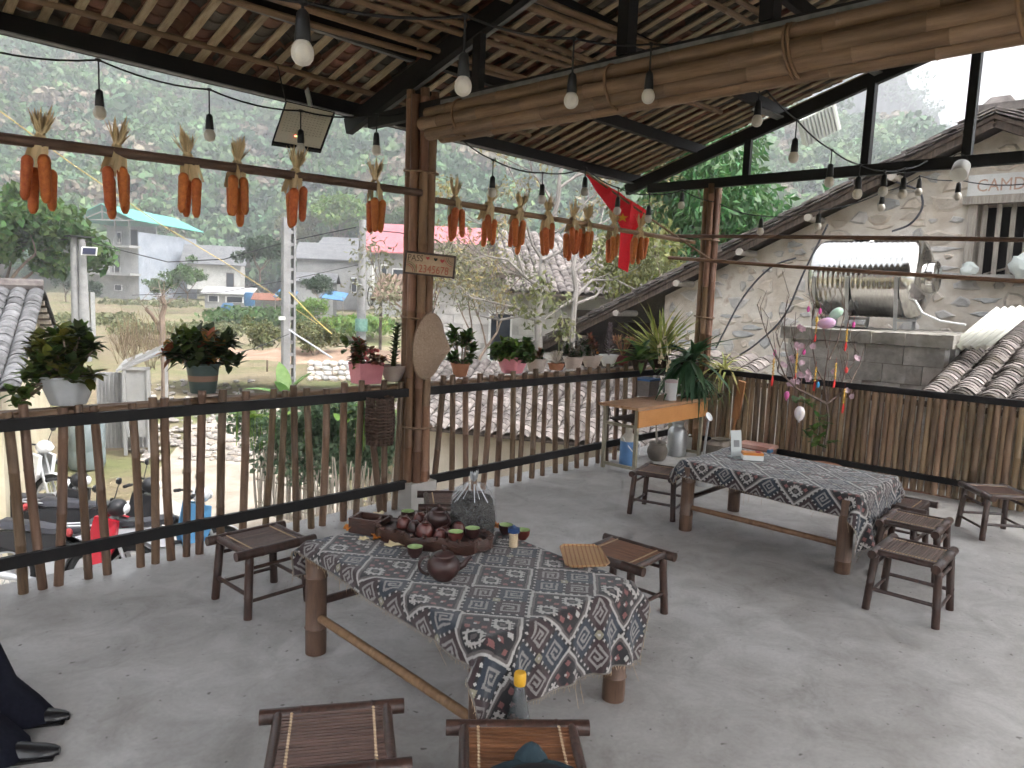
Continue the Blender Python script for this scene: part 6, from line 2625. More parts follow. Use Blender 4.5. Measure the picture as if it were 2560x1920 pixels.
def round_pot(t, r0, r1, h, mat, lip=.008, lobes=0, lobe=0.0, seg=28, soil=True):
    b = MB()
    b.lathe([(r0 * .9, 0), (r0, .004), (r1, h - .012), (r1 + lip, h - .010), (r1 + lip, h), (r1 - .006, h), (r1 - .012, h - .03)], seg, lobes=lobes, lobe=lobe)
    b.build('pot', mat, t)
    if soil:
        MB().lathe([(.001, h - .018), (r1 - .010, h - .02)], 18, caps=False).build('soil', SOIL, t)


GREYP = M('grey-white plastic pot', (.40, .41, .42), (.48, .49, .50), scale=6, rough=.5, vary=0)
PINKP = M('pink plastic planter', (.58, .20, .24), (.66, .26, .30), scale=5, rough=.45, vary=0)
BEIGEP = M('beige plastic pot', (.46, .37, .32), (.56, .48, .43), scale=5, rough=.55, vary=.08)
REDP2 = M('dark red pot', (.22, .05, .05), (.28, .07, .07), scale=5, rough=.5, vary=0)
DGREEN = M('dark green pot', (.045, .07, .065), (.06, .085, .08), scale=5, rough=.5, vary=0)
PG_ = 'potted plants on the railing shelf'
JM = [leafM('jade leaf a', (.05, .085, .02), (.11, .16, .035)), leafM('jade leaf b', (.10, .11, .02), (.20, .20, .04)), leafM('jade leaf c', (.03, .05, .02), (.06, .085, .03)), leafM('jade leaf d', (.22, .09, .03), (.34, .15, .05))]
p, _ = pot_pos(172, 1000)
t = thing('potted_plant', 'scalloped grey-white pot of jade plant at the left end of the shelf', 'potted plant', p, group=PG_)
round_pot(t, .085, .135, .155, GREYP, lobes=8, lobe=.035, seg=64)
jade(t, .25, .19, 46, 3, [JM[0], JM[1], JM[2]], ln=.078, w=.05, base=.12)
g = random.Random(2)
b = MB()
s_ = MB()
for k in range(9):
    f = k / 8
    q = Vector((-.13 - .14 * f, 0, .22 - .20 * f + .06 * math.sin(k))) if k % 2 else Vector((-.12 - .12 * f, -.03, .18 - .16 * f))
    rosette(b, q, g, 8, .07, .045, (-.2, 1.1))
    s_.tube([(-.08, 0, .13), q * .7 + Vector((0, 0, .05)), q], .005, 5)
b.build('trailing_leaves', JM[0], t, kind='stuff')
s_.build('trailing_stems', BARK, t, kind='stuff')
p, _ = pot_pos(508, 985)
t = thing('potted_plant', 'dark green pot with a brown band holding a wide-leaved succulent', 'potted plant', p, group=PG_)
round_pot(t, .070, .093, .19, DGREEN)
MB().lathe([(.082, .085), (.086, .12)], 28, caps=False).build('brown_band', M('brown band', (.24, .14, .10), rough=.6, vary=0), t)
MB().lathe([(.085, -.002), (.088, .012), (.074, .014)], 24).build('saucer', BEIGEP, t)
jade(t, .18, .20, 40, 8, [JM[2], JM[0], JM[3], JM[2]], ln=.092, w=.048, base=.17)


def square_planter(t, a, h, mat, flare=1.22, yaw=0.0):
    b = MB()
    pts = []
    for z, k in ((0, 1), (h, flare), (h, flare * .93), (h * .8, flare * .86)):
        for x, y in ((-1, -1), (1, -1), (1, 1), (-1, 1)):
            v_ = Vector((x * a / 2 * k, y * a / 2 * k * .8, z))
            v_.rotate(Euler((0, 0, yaw)))
            pts.append(v_)
    fs = [(3, 2, 1, 0)]
    for r_ in range(3):
        for k in range(4):
            l = (k + 1) % 4
            fs.append((r_ * 4 + k, r_ * 4 + l, r_ * 4 + 4 + l, r_ * 4 + 4 + k))
    fs.append((12, 13, 14, 15))
    b.raw(pts, fs)
    b.build('planter', mat, t, smooth=False)
    MB().box((0, 0, h * .84), (a * .95, a * .75, .01), (0, 0, yaw)).build('soil', SOIL, t, smooth=False)


p, _ = pot_pos(915, 965)
t = thing('potted_plant', 'pink square planter with reddish succulents left of the column', 'potted plant', p, group=PG_)
square_planter(t, .165, .15, PINKP, yaw=IMR + .75)
jade(t, .16, .13, 22, 12, [LEAF_R, JM[2], JM[0], LEAF_R], ln=.062, w=.036, base=.12)
b = MB()
rosette(b, (-.14, .05, .26), random.Random(5), 7, .10, .05, (-.3, .9))
b.build('side_rosette', JM[0], t, kind='stuff')
b = MB()
for k in range(9):
    b.ball((g.uniform(-.07, .07), g.uniform(-.07, 0), g.uniform(.16, .24)), .014, 8, 6)
b.build('flower_buds', M('pink bud', (.55, .12, .12), rough=.6), t, kind='stuff')
p, _ = pot_pos(982, 958)
t = thing('potted_plant', 'beige pot with dark columnar succulent half behind the column', 'potted plant', p, group=PG_)
round_pot(t, .055, .10, .12, BEIGEP)
b = MB()
for k in range(46):
    f = k / 45
    a = k * 2.4
    q = Vector((.03 * f + .01 * math.cos(a), 0, .12 + .29 * f))
    b.leaf(q, (math.cos(a), math.sin(a), .6), (0, 0, 1), .055, .03, .1, .2, 2)
b.tube([(0, 0, .1), (.03, 0, .4)], [.02, .014], 6)
b.build('leaves', JM[2], t, kind='stuff')
p, _ = pot_pos(1150, 945)
t = thing('potted_plant', 'leafy green plant peeking out behind the conical hat', 'potted plant', p, group=PG_)
round_pot(t, .05, .075, .11, TERRA)
jade(t, .26, .13, 12, 19, [JM[0], LEAF], ln=.085, w=.05, base=.1)
p, _ = pot_pos(1280, 932)
t = thing('potted_plant', 'pink lobed pot with a bright green bushy plant on the shelf', 'potted plant', p, group=PG_)
round_pot(t, .085, .135, .145, PINKP, lobes=6, lobe=.05, seg=60)
jade(t, .17, .20, 46, 23, [LEAF, LEAF_L, JM[0], LEAF], ln=.075, w=.045, base=.1)
rows_ = [(1340, 930, .065, .095, .115, BEIGEP, 'white and beige pot of low dark succulents beside the pink pot', 'mound'),
         (1390, 932, .060, .070, .06, TERRA, 'low terracotta pot with a dry twiggy bush on the shelf', 'twigs'),
         (1432, 928, .065, .095, .115, BEIGEP, 'beige pot with mottled grey succulent in the shelf middle', 'grey'),
         (1478, 927, .065, .10, .115, BEIGEP, 'beige pot with a dark leafy stem, right of the mottled one', 'dark'),
         (1520, 925, .055, .09, .115, WHITE, 'white pot with a spiky grey-purple plant near the desk', 'spike'),
         (1555, 924, .05, .08, .10, REDP2, 'dark red pot with reddish dry stems nearest the desk', 'red')]
for i, (u, v, r0, r1, h, m_, lab, kind) in enumerate(rows_):
    p, _ = pot_pos(u, v)
    t = thing('potted_plant', lab, 'potted plant', p, group=PG_)
    round_pot(t, r0, r1, h, m_, lobes=8, lobe=.02, seg=48)
    g = random.Random(70 + i)
    if kind == 'mound':
        jade(t, .10, .08, 12, 31, [LEAF_R, LEAF_D], ln=.04, w=.022, base=h - .02)
    elif kind == 'twigs':
        b = MB()
        for k in range(90):
            a = g.uniform(0, 6.28)
            e = g.uniform(.2, 1.4)
            d = Vector((math.cos(a) * math.cos(e), math.sin(a) * math.cos(e), math.sin(e)))
            b.tube([(0, 0, h), d * .06 + Vector((0, 0, h)), d * .12 + Vector((g.uniform(-.03, .03), g.uniform(-.03, .03), h))], .0022, 3)
        b.build('twigs', STICK, t, kind='stuff')
        b = MB()
        b.tube([(.03, 0, h), (.05, .02, h + .26)], .008, 5)
        rosette(b, (.05, .02, h + .24), g, 12, .07, .03)
        b.build('leaves', LEAF_O, t, kind='stuff')
    elif kind == 'grey':
        jade(t, .17, .11, 26, 33, [LEAF_S, LEAF_S, LEAF_D], ln=.045, w=.024, base=h - .02)
    elif kind == 'dark':
        jade(t, .20, .06, 12, 35, [LEAF_R, LEAF_D], ln=.05, w=.03, base=h - .02)
        b = MB()
        for k in range(5):
            b.ball((.06 + g.uniform(-.03, .03), g.uniform(-.03, .03), h + g.uniform(.02, .1)), .014, 8, 6)
        b.build('orange_buds', M('orange bud', (.55, .22, .05), rough=.6) if 'orange bud' not in MATS else MATS['orange bud'], t, kind='stuff')
    elif kind == 'spike':
        b = MB()
        for k in range(80):
            f = k / 79
            a = k * 2.4
            b.leaf((0, 0, h + .28 * f), (math.cos(a), math.sin(a), .15 + f * 1.3), (0, 0, 1), .085 * (1.05 - .35 * f), .016, -.15, .2, 2)
        b.tube([(0, 0, h - .02), (0, 0, h + .28)], .008, 5)
        b.build('leaves', leafM('grey purple leaf', (.17, .14, .15), (.28, .23, .24)), t, kind='stuff')
    else:
        b = MB()
        for k in range(30):
            a = g.uniform(0, 6.28)
            b.tube([(0, 0, h - .02), (.06 * math.cos(a), .06 * math.sin(a), h + .1), (.10 * math.cos(a), .10 * math.sin(a), h + g.uniform(.12, .22))], .003, 4)
            rosette(b, (.10 * math.cos(a), .10 * math.sin(a), h + .15), g, 3, .06, .016)
        b.build('leaves', leafM('dry red leaf', (.34, .16, .08), (.45, .26, .15)), t, kind='stuff')

# corner tangle of strap-leaved plants hung at the column
def strap_plant(name, label, base, specs, mat, n, ln, w, el, seed, bend=.5, extra=None):
    g = random.Random(seed)
    t = thing(name, label, 'plant', base)
    b = MB()
    for k in range(n):
        a = g.uniform(0, 2 * PI)
        e = g.uniform(*el)
        d = Vector((math.cos(a) * math.cos(e), math.sin(a) * math.cos(e), math.sin(e)))
        b.leaf((g.uniform(-.05, .05), g.uniform(-.04, .04), g.uniform(-.02, .03)), d, (0, 0, 1), ln * g.uniform(.6, 1.15), w * g.uniform(.8, 1.2), bend * g.uniform(.3, 1.3), .2, 5)
    b.build('leaves', mat, t, kind='stuff')
    return t


def basket_base(t, r_, h):
    MB().lathe([(r_ * .7, -h), (r_, 0), (r_ * .9, .005), (r_ * .6, -.02)], 16).build('pot', SOIL, t)


q = at(1650, 890, d=7.5)
t = strap_plant('strap_plant', 'upright yellow-green strap-leaved plant in the deck corner', q, 0, leafM('strap yellow', (.20, .24, .05), (.34, .36, .09)), 64, .54, .038, (.3, 1.5), 4, .25)
basket_base(t, .09, .12)
q = at(1600, 900, d=7.2)
t = strap_plant('strap_plant', 'dark broad-leaved plant over the left end of the desk', q, 0, LEAF, 26, .34, .06, (-.1, 1.0), 6, .6)
basket_base(t, .08, .10)
q = at(1725, 905, d=7.5)
t = strap_plant('strap_plant', 'dark green arching plant with broad blades against the corner column', q, 0, leafM('deep strap', (.025, .08, .03), (.06, .14, .055)), 66, .46, .058, (-.4, 1.2), 7, .9)
basket_base(t, .10, .12)
q = at(1745, 950, d=7.6)
t = strap_plant('fern_plant', 'hanging mass of narrow dark leaves above the desk end', q, 0, leafM('fern leaf', (.03, .08, .035), (.08, .16, .075)), 190, .30, .016, (-1.3, .5), 9, .8)
basket_base(t, .07, .08)
q = at(1810, 925, d=7.9)
t = strap_plant('spider_plant', 'yellowish spider plant spilling beyond the corner column', q, 0, leafM('spider leaf', (.26, .28, .07), (.42, .40, .14)), 56, .40, .022, (-.2, .9), 11, .9)
basket_base(t, .07, .1)
q = at(1800, 985, d=7.6)
t = strap_plant('thin_bamboo_sprig', 'thin drooping leaf sprig beside the corner column', q, 0, LEAF_O, 16, .16, .013, (-1.2, .3), 12, .6)
basket_base(t, .03, .04)
b = MB()
o_ = thing('dried_orchid', 'dried cream orchid sprays hanging over the desk', 'plant', at(1660, 905, d=7.15))
for (u, v) in ((1650, 870), (1655, 890), (1670, 880), (1672, 905), (1648, 900), (1668, 920), (1690, 850), (1720, 845), (1660, 850)):
    pz = at(u, v, d=7.1) - Vector(o_.location)
    for k in range(6):
        b.ball(pz + Vector((g.uniform(-.02, .02), g.uniform(-.02, .02), g.uniform(-.03, .03))), .012, 7, 5, (1, .6, 1.3))
    b.tube([pz, pz + Vector((0, .03, .14))], .0025, 4)
b.build('flowers', M('cream petals', (.55, .47, .32), rough=.8), o_, kind='stuff')

# ------------------------------------------------------------------ peach branch tree with balloons and trinkets
pt = thing('peach_tree', 'bare New Year peach tree with pink blossoms in front of the bamboo fence', 'tree', at(2055, 1200, z=0))
T0 = Vector(pt.location)
DD = (T0 - EYEP).dot(CF)
MB().lathe([(.11, 0), (.15, .14), (.16, .15), (.13, .15)], 20).build('pot', TERRA, pt)
b = MB()
g = random.Random(14)


def pp(u, v, dd=0.0):
    return at(u, v, d=DD + dd) - T0


def twig(pts, r0, r1):
    b.tube([pp(*q) for q in pts], [r0 + (r1 - r0) * i / (len(pts) - 1) for i in range(len(pts))], 5, caps=False)


TW = [[(2060, 1130, 0), (2072, 1060, 0), (2068, 1010, 0), (2060, 960, 0), (2068, 900, .05), (2075, 850, .1), (2080, 800, .1)], [(2068, 1010, 0), (2030, 990, 0), (1990, 970, -.1), (1965, 945, -.1), (1940, 890, -.15), (1915, 830, -.2), (1905, 800, -.2)],
      [(2000, 980, 0), (2005, 940, 0), (1990, 900, .1), (1985, 850, .1), (1990, 780, .1)], [(2068, 1010, 0), (2100, 985, .1), (2110, 940, .1), (2120, 890, .2), (2115, 830, .2)], [(2100, 985, .1), (2130, 950, .1), (2150, 910, .2), (2160, 870, .2)],
      [(2062, 960, 0), (2040, 920, .1), (2030, 860, .1), (2030, 800, .1), (2035, 760, .1)], [(2072, 900, 0), (2095, 850, .1), (2110, 790, .1), (2105, 740, .1)], [(1990, 970, 0), (1980, 930, .1), (1965, 880, .1), (1960, 830, .1), (1965, 770, .1)], [(2068, 870, 0), (2060, 830, 0), (2050, 780, 0)],
      [(1965, 945, 0), (1945, 930, 0), (1950, 870, 0)], [(2110, 940, .1), (2135, 905, .1), (2140, 880, .1)]]
for q in TW:
    twig(q, .014 if len(q) > 5 else .009, .0028)
for k in range(46):
    q = g.choice(TW)
    i = g.randint(1, len(q) - 1)
    u, v, dd = q[i]
    twig([(u, v, dd), (u + g.uniform(-14, 14), v - g.uniform(20, 45), dd + g.uniform(-.05, .05)), (u + g.uniform(-24, 24), v - g.uniform(50, 95), dd + g.uniform(-.1, .1))], .0045, .0018)
b.build('branches', M('peach bark', (.10, .07, .06), (.18, .13, .11), scale=20, rough=.9, vary=0), pt, kind='stuff')
b = MB()
BL_ = [(1988, 866), (2005, 863), (1993, 866), (2030, 864), (1957, 910), (1982, 898), (2008, 906), (2003, 936), (1990, 950), (1978, 955), (2018, 930), (2014, 945), (2082, 929), (2118, 980), (2130, 988), (2005, 826), (2000, 820), (2142, 895), (2020, 946), (1983, 955)]
for (u, v) in BL_:
    for k in range(2):
        c = pp(u + g.uniform(-5, 5), v + g.uniform(-5, 5), g.uniform(-.05, .05))
        n_ = TOCAM + Vector((g.uniform(-.6, .6), g.uniform(-.6, .6), g.uniform(-.4, .5)))
        n_.normalize()
        s = n_.orthogonal().normalized()
        w_ = n_.cross(s)
        for j in range(5):
            a = 2 * PI * j / 5
            d = s * math.cos(a) + w_ * math.sin(a) + n_ * .25
            b.leaf(c, d, n_, .032, .032, -.2, .1, 2)
b.build('blossoms', leafM('peach blossom', (.60, .40, .48), (.74, .58, .64), vary=.1, hvary=.01), pt, kind='stuff')
b = MB()
for (u, v) in ((2035, 1075), (2050, 1095), (2040, 1110), (2060, 1060), (2070, 1105), (2025, 1090), (2045, 1045), (2018, 1010), (1990, 1005)):
    rosette(b, pp(u, v), g, 6, .11, .05, (-.4, .9))
b.build('leaves', MATS['leaf green'], pt, kind='stuff')
TR = 'trinkets hung on the peach tree'


def balloon(label, u, v, w, h, col, tilt=0.0, dd=-.05):
    c = at(u, v, d=DD + dd)
    k = (DD + dd) / FOCAL
    t = thing('balloon', label, 'balloon', c, (0, tilt, IMR), TR)
    b = MB()
    prof = []
    for i in range(15):
        a = PI * i / 14
        z = -math.cos(a)
        r_ = math.sin(a) * (1 - .16 * (1 - z) / 2 * (1 if z < 0 else .7))
        prof.append((max(.001, r_ * w * k / 2), z * h * k / 2))
    b.lathe(prof, 20)
    b.build('skin', M('balloon ' + label[:9], col, rough=.35, vary=0, subs=.4), t)
    MB().lathe([(.004, 0), (.009, -.012)], 8, (0, 0, -h * k / 2)).build('knot', MATS['balloon ' + label[:9]], t)
    return t


balloon('white balloon hanging low before the bamboo fence', 1999, 1034, 27, 38, (.75, .70, .72))
balloon('lilac pink balloon in the upper peach branches', 2066, 808, 30, 46, (.66, .42, .62), R(82))
balloon('mint green balloon beside the lilac one', 2090, 784, 26, 40, (.50, .70, .58), R(52), .02)
balloon('small magenta balloon on the left branches', 1967, 988, 13, 20, (.75, .18, .50))
RIB = M('red tassel', (.55, .02, .02), (.65, .05, .04), scale=30, rough=.5)
GOLD = M('gold bead', (.75, .50, .10), rough=.25, metal=.8, vary=.1)
MAG = M('magenta pouch', (.72, .10, .38), rough=.5)
CY = M('blue pouch', (.05, .32, .62), rough=.5)
ORN = [(1935, 898, 940, 960, RIB, 'gold bead string with red tassel at the far left twig'), (1993, 885, 935, 942, RIB, 'gold bead string with red tassel over the fence rail, left of middle'), (2040, 920, 955, 972, RIB, 'gold bead string with red tassel low in the middle'), (2090, 910, 950, 965, RIB, 'gold bead string with red tassel right of the middle stem'),
       (2112, 975, 1010, 1028, RIB, 'gold bead string with red bow at the lower right twig'), (2042, 800, 835, 850, RIB, 'gold bead string with red charm under the lilac balloon'), (2118, 825, 855, 872, RIB, 'gold bead string high on the right branch')]
for i, (u, v0, v1, v2, m_, lab) in enumerate(ORN):
    c = at(u, v0, d=DD - .06)
    k = (DD - .06) / FOCAL
    t = thing('hanging_charm', lab, 'ornament', c, group=TR)
    MB().tube([(0, 0, .06), (0, 0, -(v2 - v0) * k)], .0015, 4).build('string', RIB, t)
    z = 0.0
    j = 0
    while z < (v1 - v0) * k:
        MB().ball((.006 * (-1) ** j, 0, -z), .0105, 8, 6, (1, 1, .8)).build('bead', GOLD, t)
        z += .017
        j += 1
    for q_ in (-1, 0, 1):
        MB().tube([(0, 0, -(v1 - v0) * k), (q_ * .012, 0, -(v1 - v0) * k - .03), (q_ * .012, .004, -(v2 - v0) * k - .02)], [.004, .007, .005], 6).build('tassel', m_, t)
for i, (u, v, m_, lab) in enumerate(((1937, 882, MAG, 'magenta paper pouch on the leftmost twig'), (2010, 880, MAG, 'magenta paper pouch left of the middle branch'), (2021, 773, MAG, 'magenta paper pouch topmost at the left'), (2050, 778, MAG, 'magenta paper pouch topmost beside the yellow one'), (2134, 812, MAG, 'magenta paper pouch at the top right twig'), (2042, 799, M('yellow pouch', (.75, .6, .12), rough=.5), 'yellow paper pouch under the top magenta ones'), (2045, 962, CY, 'blue paper pouch over the fence rail'), (2116, 925, RIB, 'red lantern charm on the right branch'))):
    c = at(u, v, d=DD - .05)
    t = thing('paper_pouch', lab, 'ornament', c, (0, 0, IMR), TR)
    MB().lathe([(.004, .03), (.012, .02), (.016, 0), (.013, -.02), (.006, -.028)], 8, sy=.5).build('pouch', m_, t)
    MB().tube([(0, 0, .03), (.004, .0, .075)], .0012, 4).build('thread', RIB, t)
# ------------------------------------------------------------------ school desk in the corner
DX0, DX1, DY0, DY1, DZ = 5.66, 6.93, 3.74, 4.14, .63
desk = thing('school_desk', 'worn orange-brown school desk with metal legs in the deck corner', 'desk', (DX0, DY0, 0))
DW, DD_ = DX1 - DX0, DY1 - DY0
LAM = M('worn laminate', (.36, .19, .10), (.48, .29, .17), scale=9, stretch=(.5, 5, 1), rough=.5, vary=0, c3=(.55, .42, .30))
ORG = M('orange plywood', (.50, .22, .07), (.60, .29, .11), scale=4, rough=.5, vary=0, c3=(.66, .44, .26), lo=.3, hi=.72)
DFR = M('khaki steel tube', (.30, .27, .19), (.36, .33, .25), scale=8, rough=.5, vary=0)
MB().box((DW / 2, DD_ / 2, DZ - .012), (DW + .05, DD_ + .05, .024)).build('desk_top', LAM, desk, smooth=False)
MB().box((DW / 2, -.012, DZ - .11), (DW, .014, .155)).build('front_panel', ORG, desk, smooth=False)
MB().box((DW / 2, DD_ * .55, DZ - .15), (DW - .1, DD_ * .7, .012)).build('under_shelf', WOODD, desk, smooth=False)
for x in (.03, DW - .05):
    for y in (.0, DD_ - .04):
        MB().box((x, y + .02, (DZ - .024) / 2), (.032, .032, DZ - .026)).build('leg', DFR, desk, smooth=False)
    MB().box((x, DD_ / 2, .05), (.028, DD_ - .07, .028)).build('foot_rail', DFR, desk, smooth=False)
    MB().box((x, DD_ / 2, DZ - .19), (.026, DD_ - .07, .026)).build('side_rail', DFR, desk, smooth=False)
MB().tube([(-.02, .30, DZ - .04), (-.03, .28, DZ - .13), (-.02, .16, DZ - .17)], .006, 5).build('bag_hook', STEEL, desk)


def on_desk(u, v):
    return at(u, v, z=DZ + .001)


CLEARP = M('translucent plastic', (.80, .81, .83), rough=.35, trans=.15, vary=0, spec=.4)
GLASS = M('clear glass', (.92, .95, .95), rough=.03, trans=.95, vary=0, spec=.5)
p = on_desk(1676, 1000)
pi = thing('plastic_pitcher', 'white translucent pitcher with a pale pink lid on the desk', 'pitcher', p, (0, 0, IMR))
MB().lathe([(.052, 0), (.056, .004), (.066, .175), (.068, .178), (.062, .176), (.053, .006)], 24).build('jug', CLEARP, pi)
MB().lathe([(.068, .178), (.068, .188), (.05, .205), (.03, .208), (.001, .209)], 24).build('lid', M('pale pink lid', (.66, .52, .55), rough=.4, vary=0), pi)
MB().tube([(.06, 0, .165), (.105, 0, .155), (.108, 0, .06), (.06, 0, .045)], .0085, 8).build('handle', CLEARP, pi)
p = on_desk(1640, 992)
bx_ = thing('lidded_container', 'grey box container with blue rim behind the pitcher', 'container', p + Vector((.0, .12, 0)), (0, 0, .1))
MB().box((0, 0, .08), (.20, .16, .16), taper=1.08).build('tub', M('smoky plastic', (.22, .19, .18), (.30, .27, .25), scale=5, rough=.35, vary=0), bx_, smooth=False)
MB().box((0, 0, .170), (.225, .185, .022)).build('rim', M('blue plastic rim', (.07, .18, .42), rough=.4, vary=0), bx_, smooth=False)
p = on_desk(1608, 988)
cu_ = thing('clay_cup', 'small brown cup at the left on the desk', 'cup', p + Vector((.0, .08, 0)))
MB().lathe([(.035, 0), (.045, .09), (.04, .09), (.032, .01)], 18).build('cup_body', M('brown clay', (.33, .23, .18), (.42, .31, .25), scale=9, rough=.7, vary=0), cu_)
MB().tube([(.042, 0, .075), (.07, 0, .06), (.045, 0, .025)], .006, 6).build('handle', MATS['brown clay'], cu_)
for i, (u, v) in enumerate(((1712, 992), (1728, 990), (1738, 992))):
    p = on_desk(u, v)
    gl = thing('drinking_glass', ('clear glass nearest the pitcher on the desk', 'clear glass in the middle of three on the desk', 'clear glass at the right end of the desk')[i], 'glass', p + Vector((0, .03 * i, 0)), group='glasses on the desk')
    MB().lathe([(.026, 0), (.03, .003), (.036, .11), (.033, .11), (.026, .012), (.001, .01)], 18).build('tumbler', GLASS, gl)
# things on the floor under and beside the desk
p = at(1568, 1166, z=0)
th = thing('thermos', 'tall blue thermos flask with white shoulder under the desk', 'thermos', p, (0, 0, IMR))
MB().lathe([(.078, 0), (.082, .01), (.080, .25), (.078, .255)], 24).build('body', M('blue plastic', (.10, .22, .46), (.13, .27, .52), scale=4, rough=.4, vary=0), th)
MB().lathe([(.080, .255), (.078, .28), (.045, .32), (.034, .335), (.034, .37), (.03, .39), (.001, .392)], 24).build('shoulder', M('cream plastic', (.55, .50, .42), rough=.45, vary=0), th)
MB().tube([(.075, 0, .27), (.11, 0, .22), (.105, 0, .12)], .009, 8).build('handle', WHITE, th)
MB().tube([(-.07, -.05, .30), (.0, -.08, .20), (.05, -.07, .14)], .006, 6).build('carry_strap', WHITE, th)
CER = M('brown stoneware', (.12, .10, .08), (.20, .17, .14), scale=5, rough=.6, bump=.2, vary=0)
p = at(1642, 1150, z=0)
po = thing('stoneware_pot', 'round-bellied brown stoneware pot under the desk', 'pot', p)
MB().lathe([(.065, 0), (.085, .02), (.105, .08), (.100, .125), (.082, .155), (.080, .17), (.094, .182), (.09, .186), (.07, .17), (.001, .165)], 28).build('pot_body', CER, po)
MB().tube([(-.02, 0, .16), (-.03, .02, .42)], [.012, .008], 6).build('ladle_stick', WOODG, po)
p = at(1690, 1138, z=0)
mc = thing('milk_can', 'tall grey metal churn behind the desk legs', 'churn', p)
MB().lathe([(.095, 0), (.10, .02), (.10, .24), (.085, .285), (.06, .31), (.06, .34), (.068, .345), (.06, .36), (.001, .362)], 26).build('churn_body', GALV, mc)
p = at(1728, 1126, z=0)
jg = thing('plastic_jerrycan', 'small white plastic jerrycan at the desk end', 'jerrycan', p, (0, 0, IMR))
MB().box((0, 0, .075), (.15, .09, .15), taper=.9).build('can', M('milky plastic', (.50, .50, .47), rough=.4, vary=0), jg, smooth=False)
MB().lathe([(.02, .15), (.02, .175), (.001, .176)], 12, (.04, 0, 0)).build('cap', WHITE, jg)
MB().tube([(-.05, 0, .15), (-.03, 0, .175), (.02, 0, .165)], .008, 6).build('handle', MATS['milky plastic'], jg)
p = at(1798, 1150, z=0)
bj = thing('stoneware_jar', 'large squat dark stoneware jar beside the corner column', 'jar', p)
MB().lathe([(.09, 0), (.13, .03), (.165, .11), (.15, .17), (.10, .205), (.09, .215), (.10, .225), (.085, .22), (.08, .19), (.001, .18)], 30).build('jar_body', CER, bj)
p0, p1 = at(1822, 1135, z=.02), at(1856, 953, x=7.10)
pk_ = thing('wooden_paddle', 'orange wooden paddle leaning on the fence behind the jar', 'paddle', p0)
d_ = (p1 - p0)
MB().tube([(0, 0, 0), d_ * .55], [.018, .018], 10).build('handle', M('orange wood', (.34, .15, .06), (.44, .21, .09), scale=6, stretch=(3, 3, .6), rough=.6, vary=0), pk_)
MB().bar(d_ * .5, d_ * 1.0, .075, .03, (1, 0, 0)).build('blade', MATS['orange wood'], pk_, smooth=False)
p = at(1888, 1166, z=0)
rb = thing('rattan_box', 'reddish woven box with a pale lid and blue clip by the fence', 'basket', p, (0, 0, .05))
WV = M('reddish weave', (.24, .10, .065), (.34, .16, .11), scale=60, rough=.7, bump=.5, bscale=90, vary=0)
MB().box((0, 0, .10), (.20, .30, .20), taper=1.1).build('box_body', WV, rb, smooth=False)
for i in range(9):
    for s in (-1, 1):
        MB().bar((-.118, -.13 + i * .033, .01), (-.124, -.135 + i * .034, .195), .018, .005, (1, 0, 0)).build('weave_strip', WV, rb, smooth=False) if s < 0 else None
MB().box((0, 0, .215), (.245, .36, .03), taper=.94).build('lid', M('pale red lid', (.42, .20, .16), (.52, .34, .29), scale=5, rough=.5, vary=0), rb, smooth=False)
MB().box((-.10, -.175, .20), (.08, .03, .03)).build('blue_clip', BLUET, rb, smooth=False)
p = at(1772, 1042, d=6.25)
wc = thing('watering_can', 'galvanised watering can with its round rose sticking out past the desk', 'watering can', (p.x + .12, p.y + .1, 0), (0, 0, 0))
w0 = p - Vector(wc.location)
ax = (IMRV * .5 + TOCAM * .6 + Vector((0, 0, .5))).normalized()
MB().lathe([(.012, -.03), (.036, 0), (.04, .006), (.001, .01)], 20, w0, ax.to_track_quat('Z', 'Y').to_matrix()).build('rose', GALV, wc)
MB().tube([w0, w0 * .5 + Vector((0, 0, .05)), (0, 0, .08)], [.01, .012, .016], 8).build('spout', GALV, wc)
MB().lathe([(.085, 0), (.085, .18), (.06, .2), (.06, .19), (.001, .185)], 20, (.08, .02, 0)).build('can_body', GALV, wc)
MB().tube([(.0, .02, .18), (.06, .02, .30), (.15, .02, .17)], .007, 6).build('handle', GALV, wc)
pr = thing('white_flower_sprig', 'pale grey-white leaf sprig standing behind the pitcher', 'plant', on_desk(1680, 985) + Vector((.05, .14, 0)))
b = MB()
b.tube([(0, 0, 0), (0, 0, .28), (.05, 0, .42)], .004, 5)
for k in range(9):
    a = k * 2.4
    b.leaf((0.01, 0, .20 + .02 * k), (math.cos(a), math.sin(a), .6), (0, 0, 1), .11, .05, .3, .15, 4)
b.build('sprig', leafM('pale sprig', (.34, .40, .38), (.50, .55, .54)), pr, kind='stuff')
MB().lathe([(.03, 0), (.035, .12), (.02, .15), (.025, .16), (.02, .16)], 14).build('vase', GLASS, pr)

# ------------------------------------------------------------------ second table: card stand and biscuit box
zt = TH + .009
p = at(1838, 1142, z=zt)
cs_o = thing('card_stand', 'upright clear acrylic card stand on the farther table', 'card stand', p, (0, 0, IMR + .25))
ACR = M('frosted acrylic', (.66, .72, .72), rough=.25, vary=0, trans=.25)
MB().box((0, 0, .10), (.085, .006, .19), (R(-10), 0, 0)).build('card', ACR, cs_o, smooth=False)
MB().box((0, -.02, .005), (.10, .085, .008)).build('foot', ACR, cs_o, smooth=False)
MB().box((.0, -.006, .10), (.045, .002, .05), (R(-10), 0, 0)).build('printed_panel', M('grey print', (.20, .21, .22), rough=.5, vary=0), cs_o, smooth=False)
p = at(1880, 1150, z=zt)
ob = thing('orange_box', 'small orange and white carton lying beside the card stand', 'carton', p, (0, 0, IMR - .1))
MB().box((0, 0, .022), (.14, .08, .036)).build('carton_side', WHITE, ob, smooth=False)
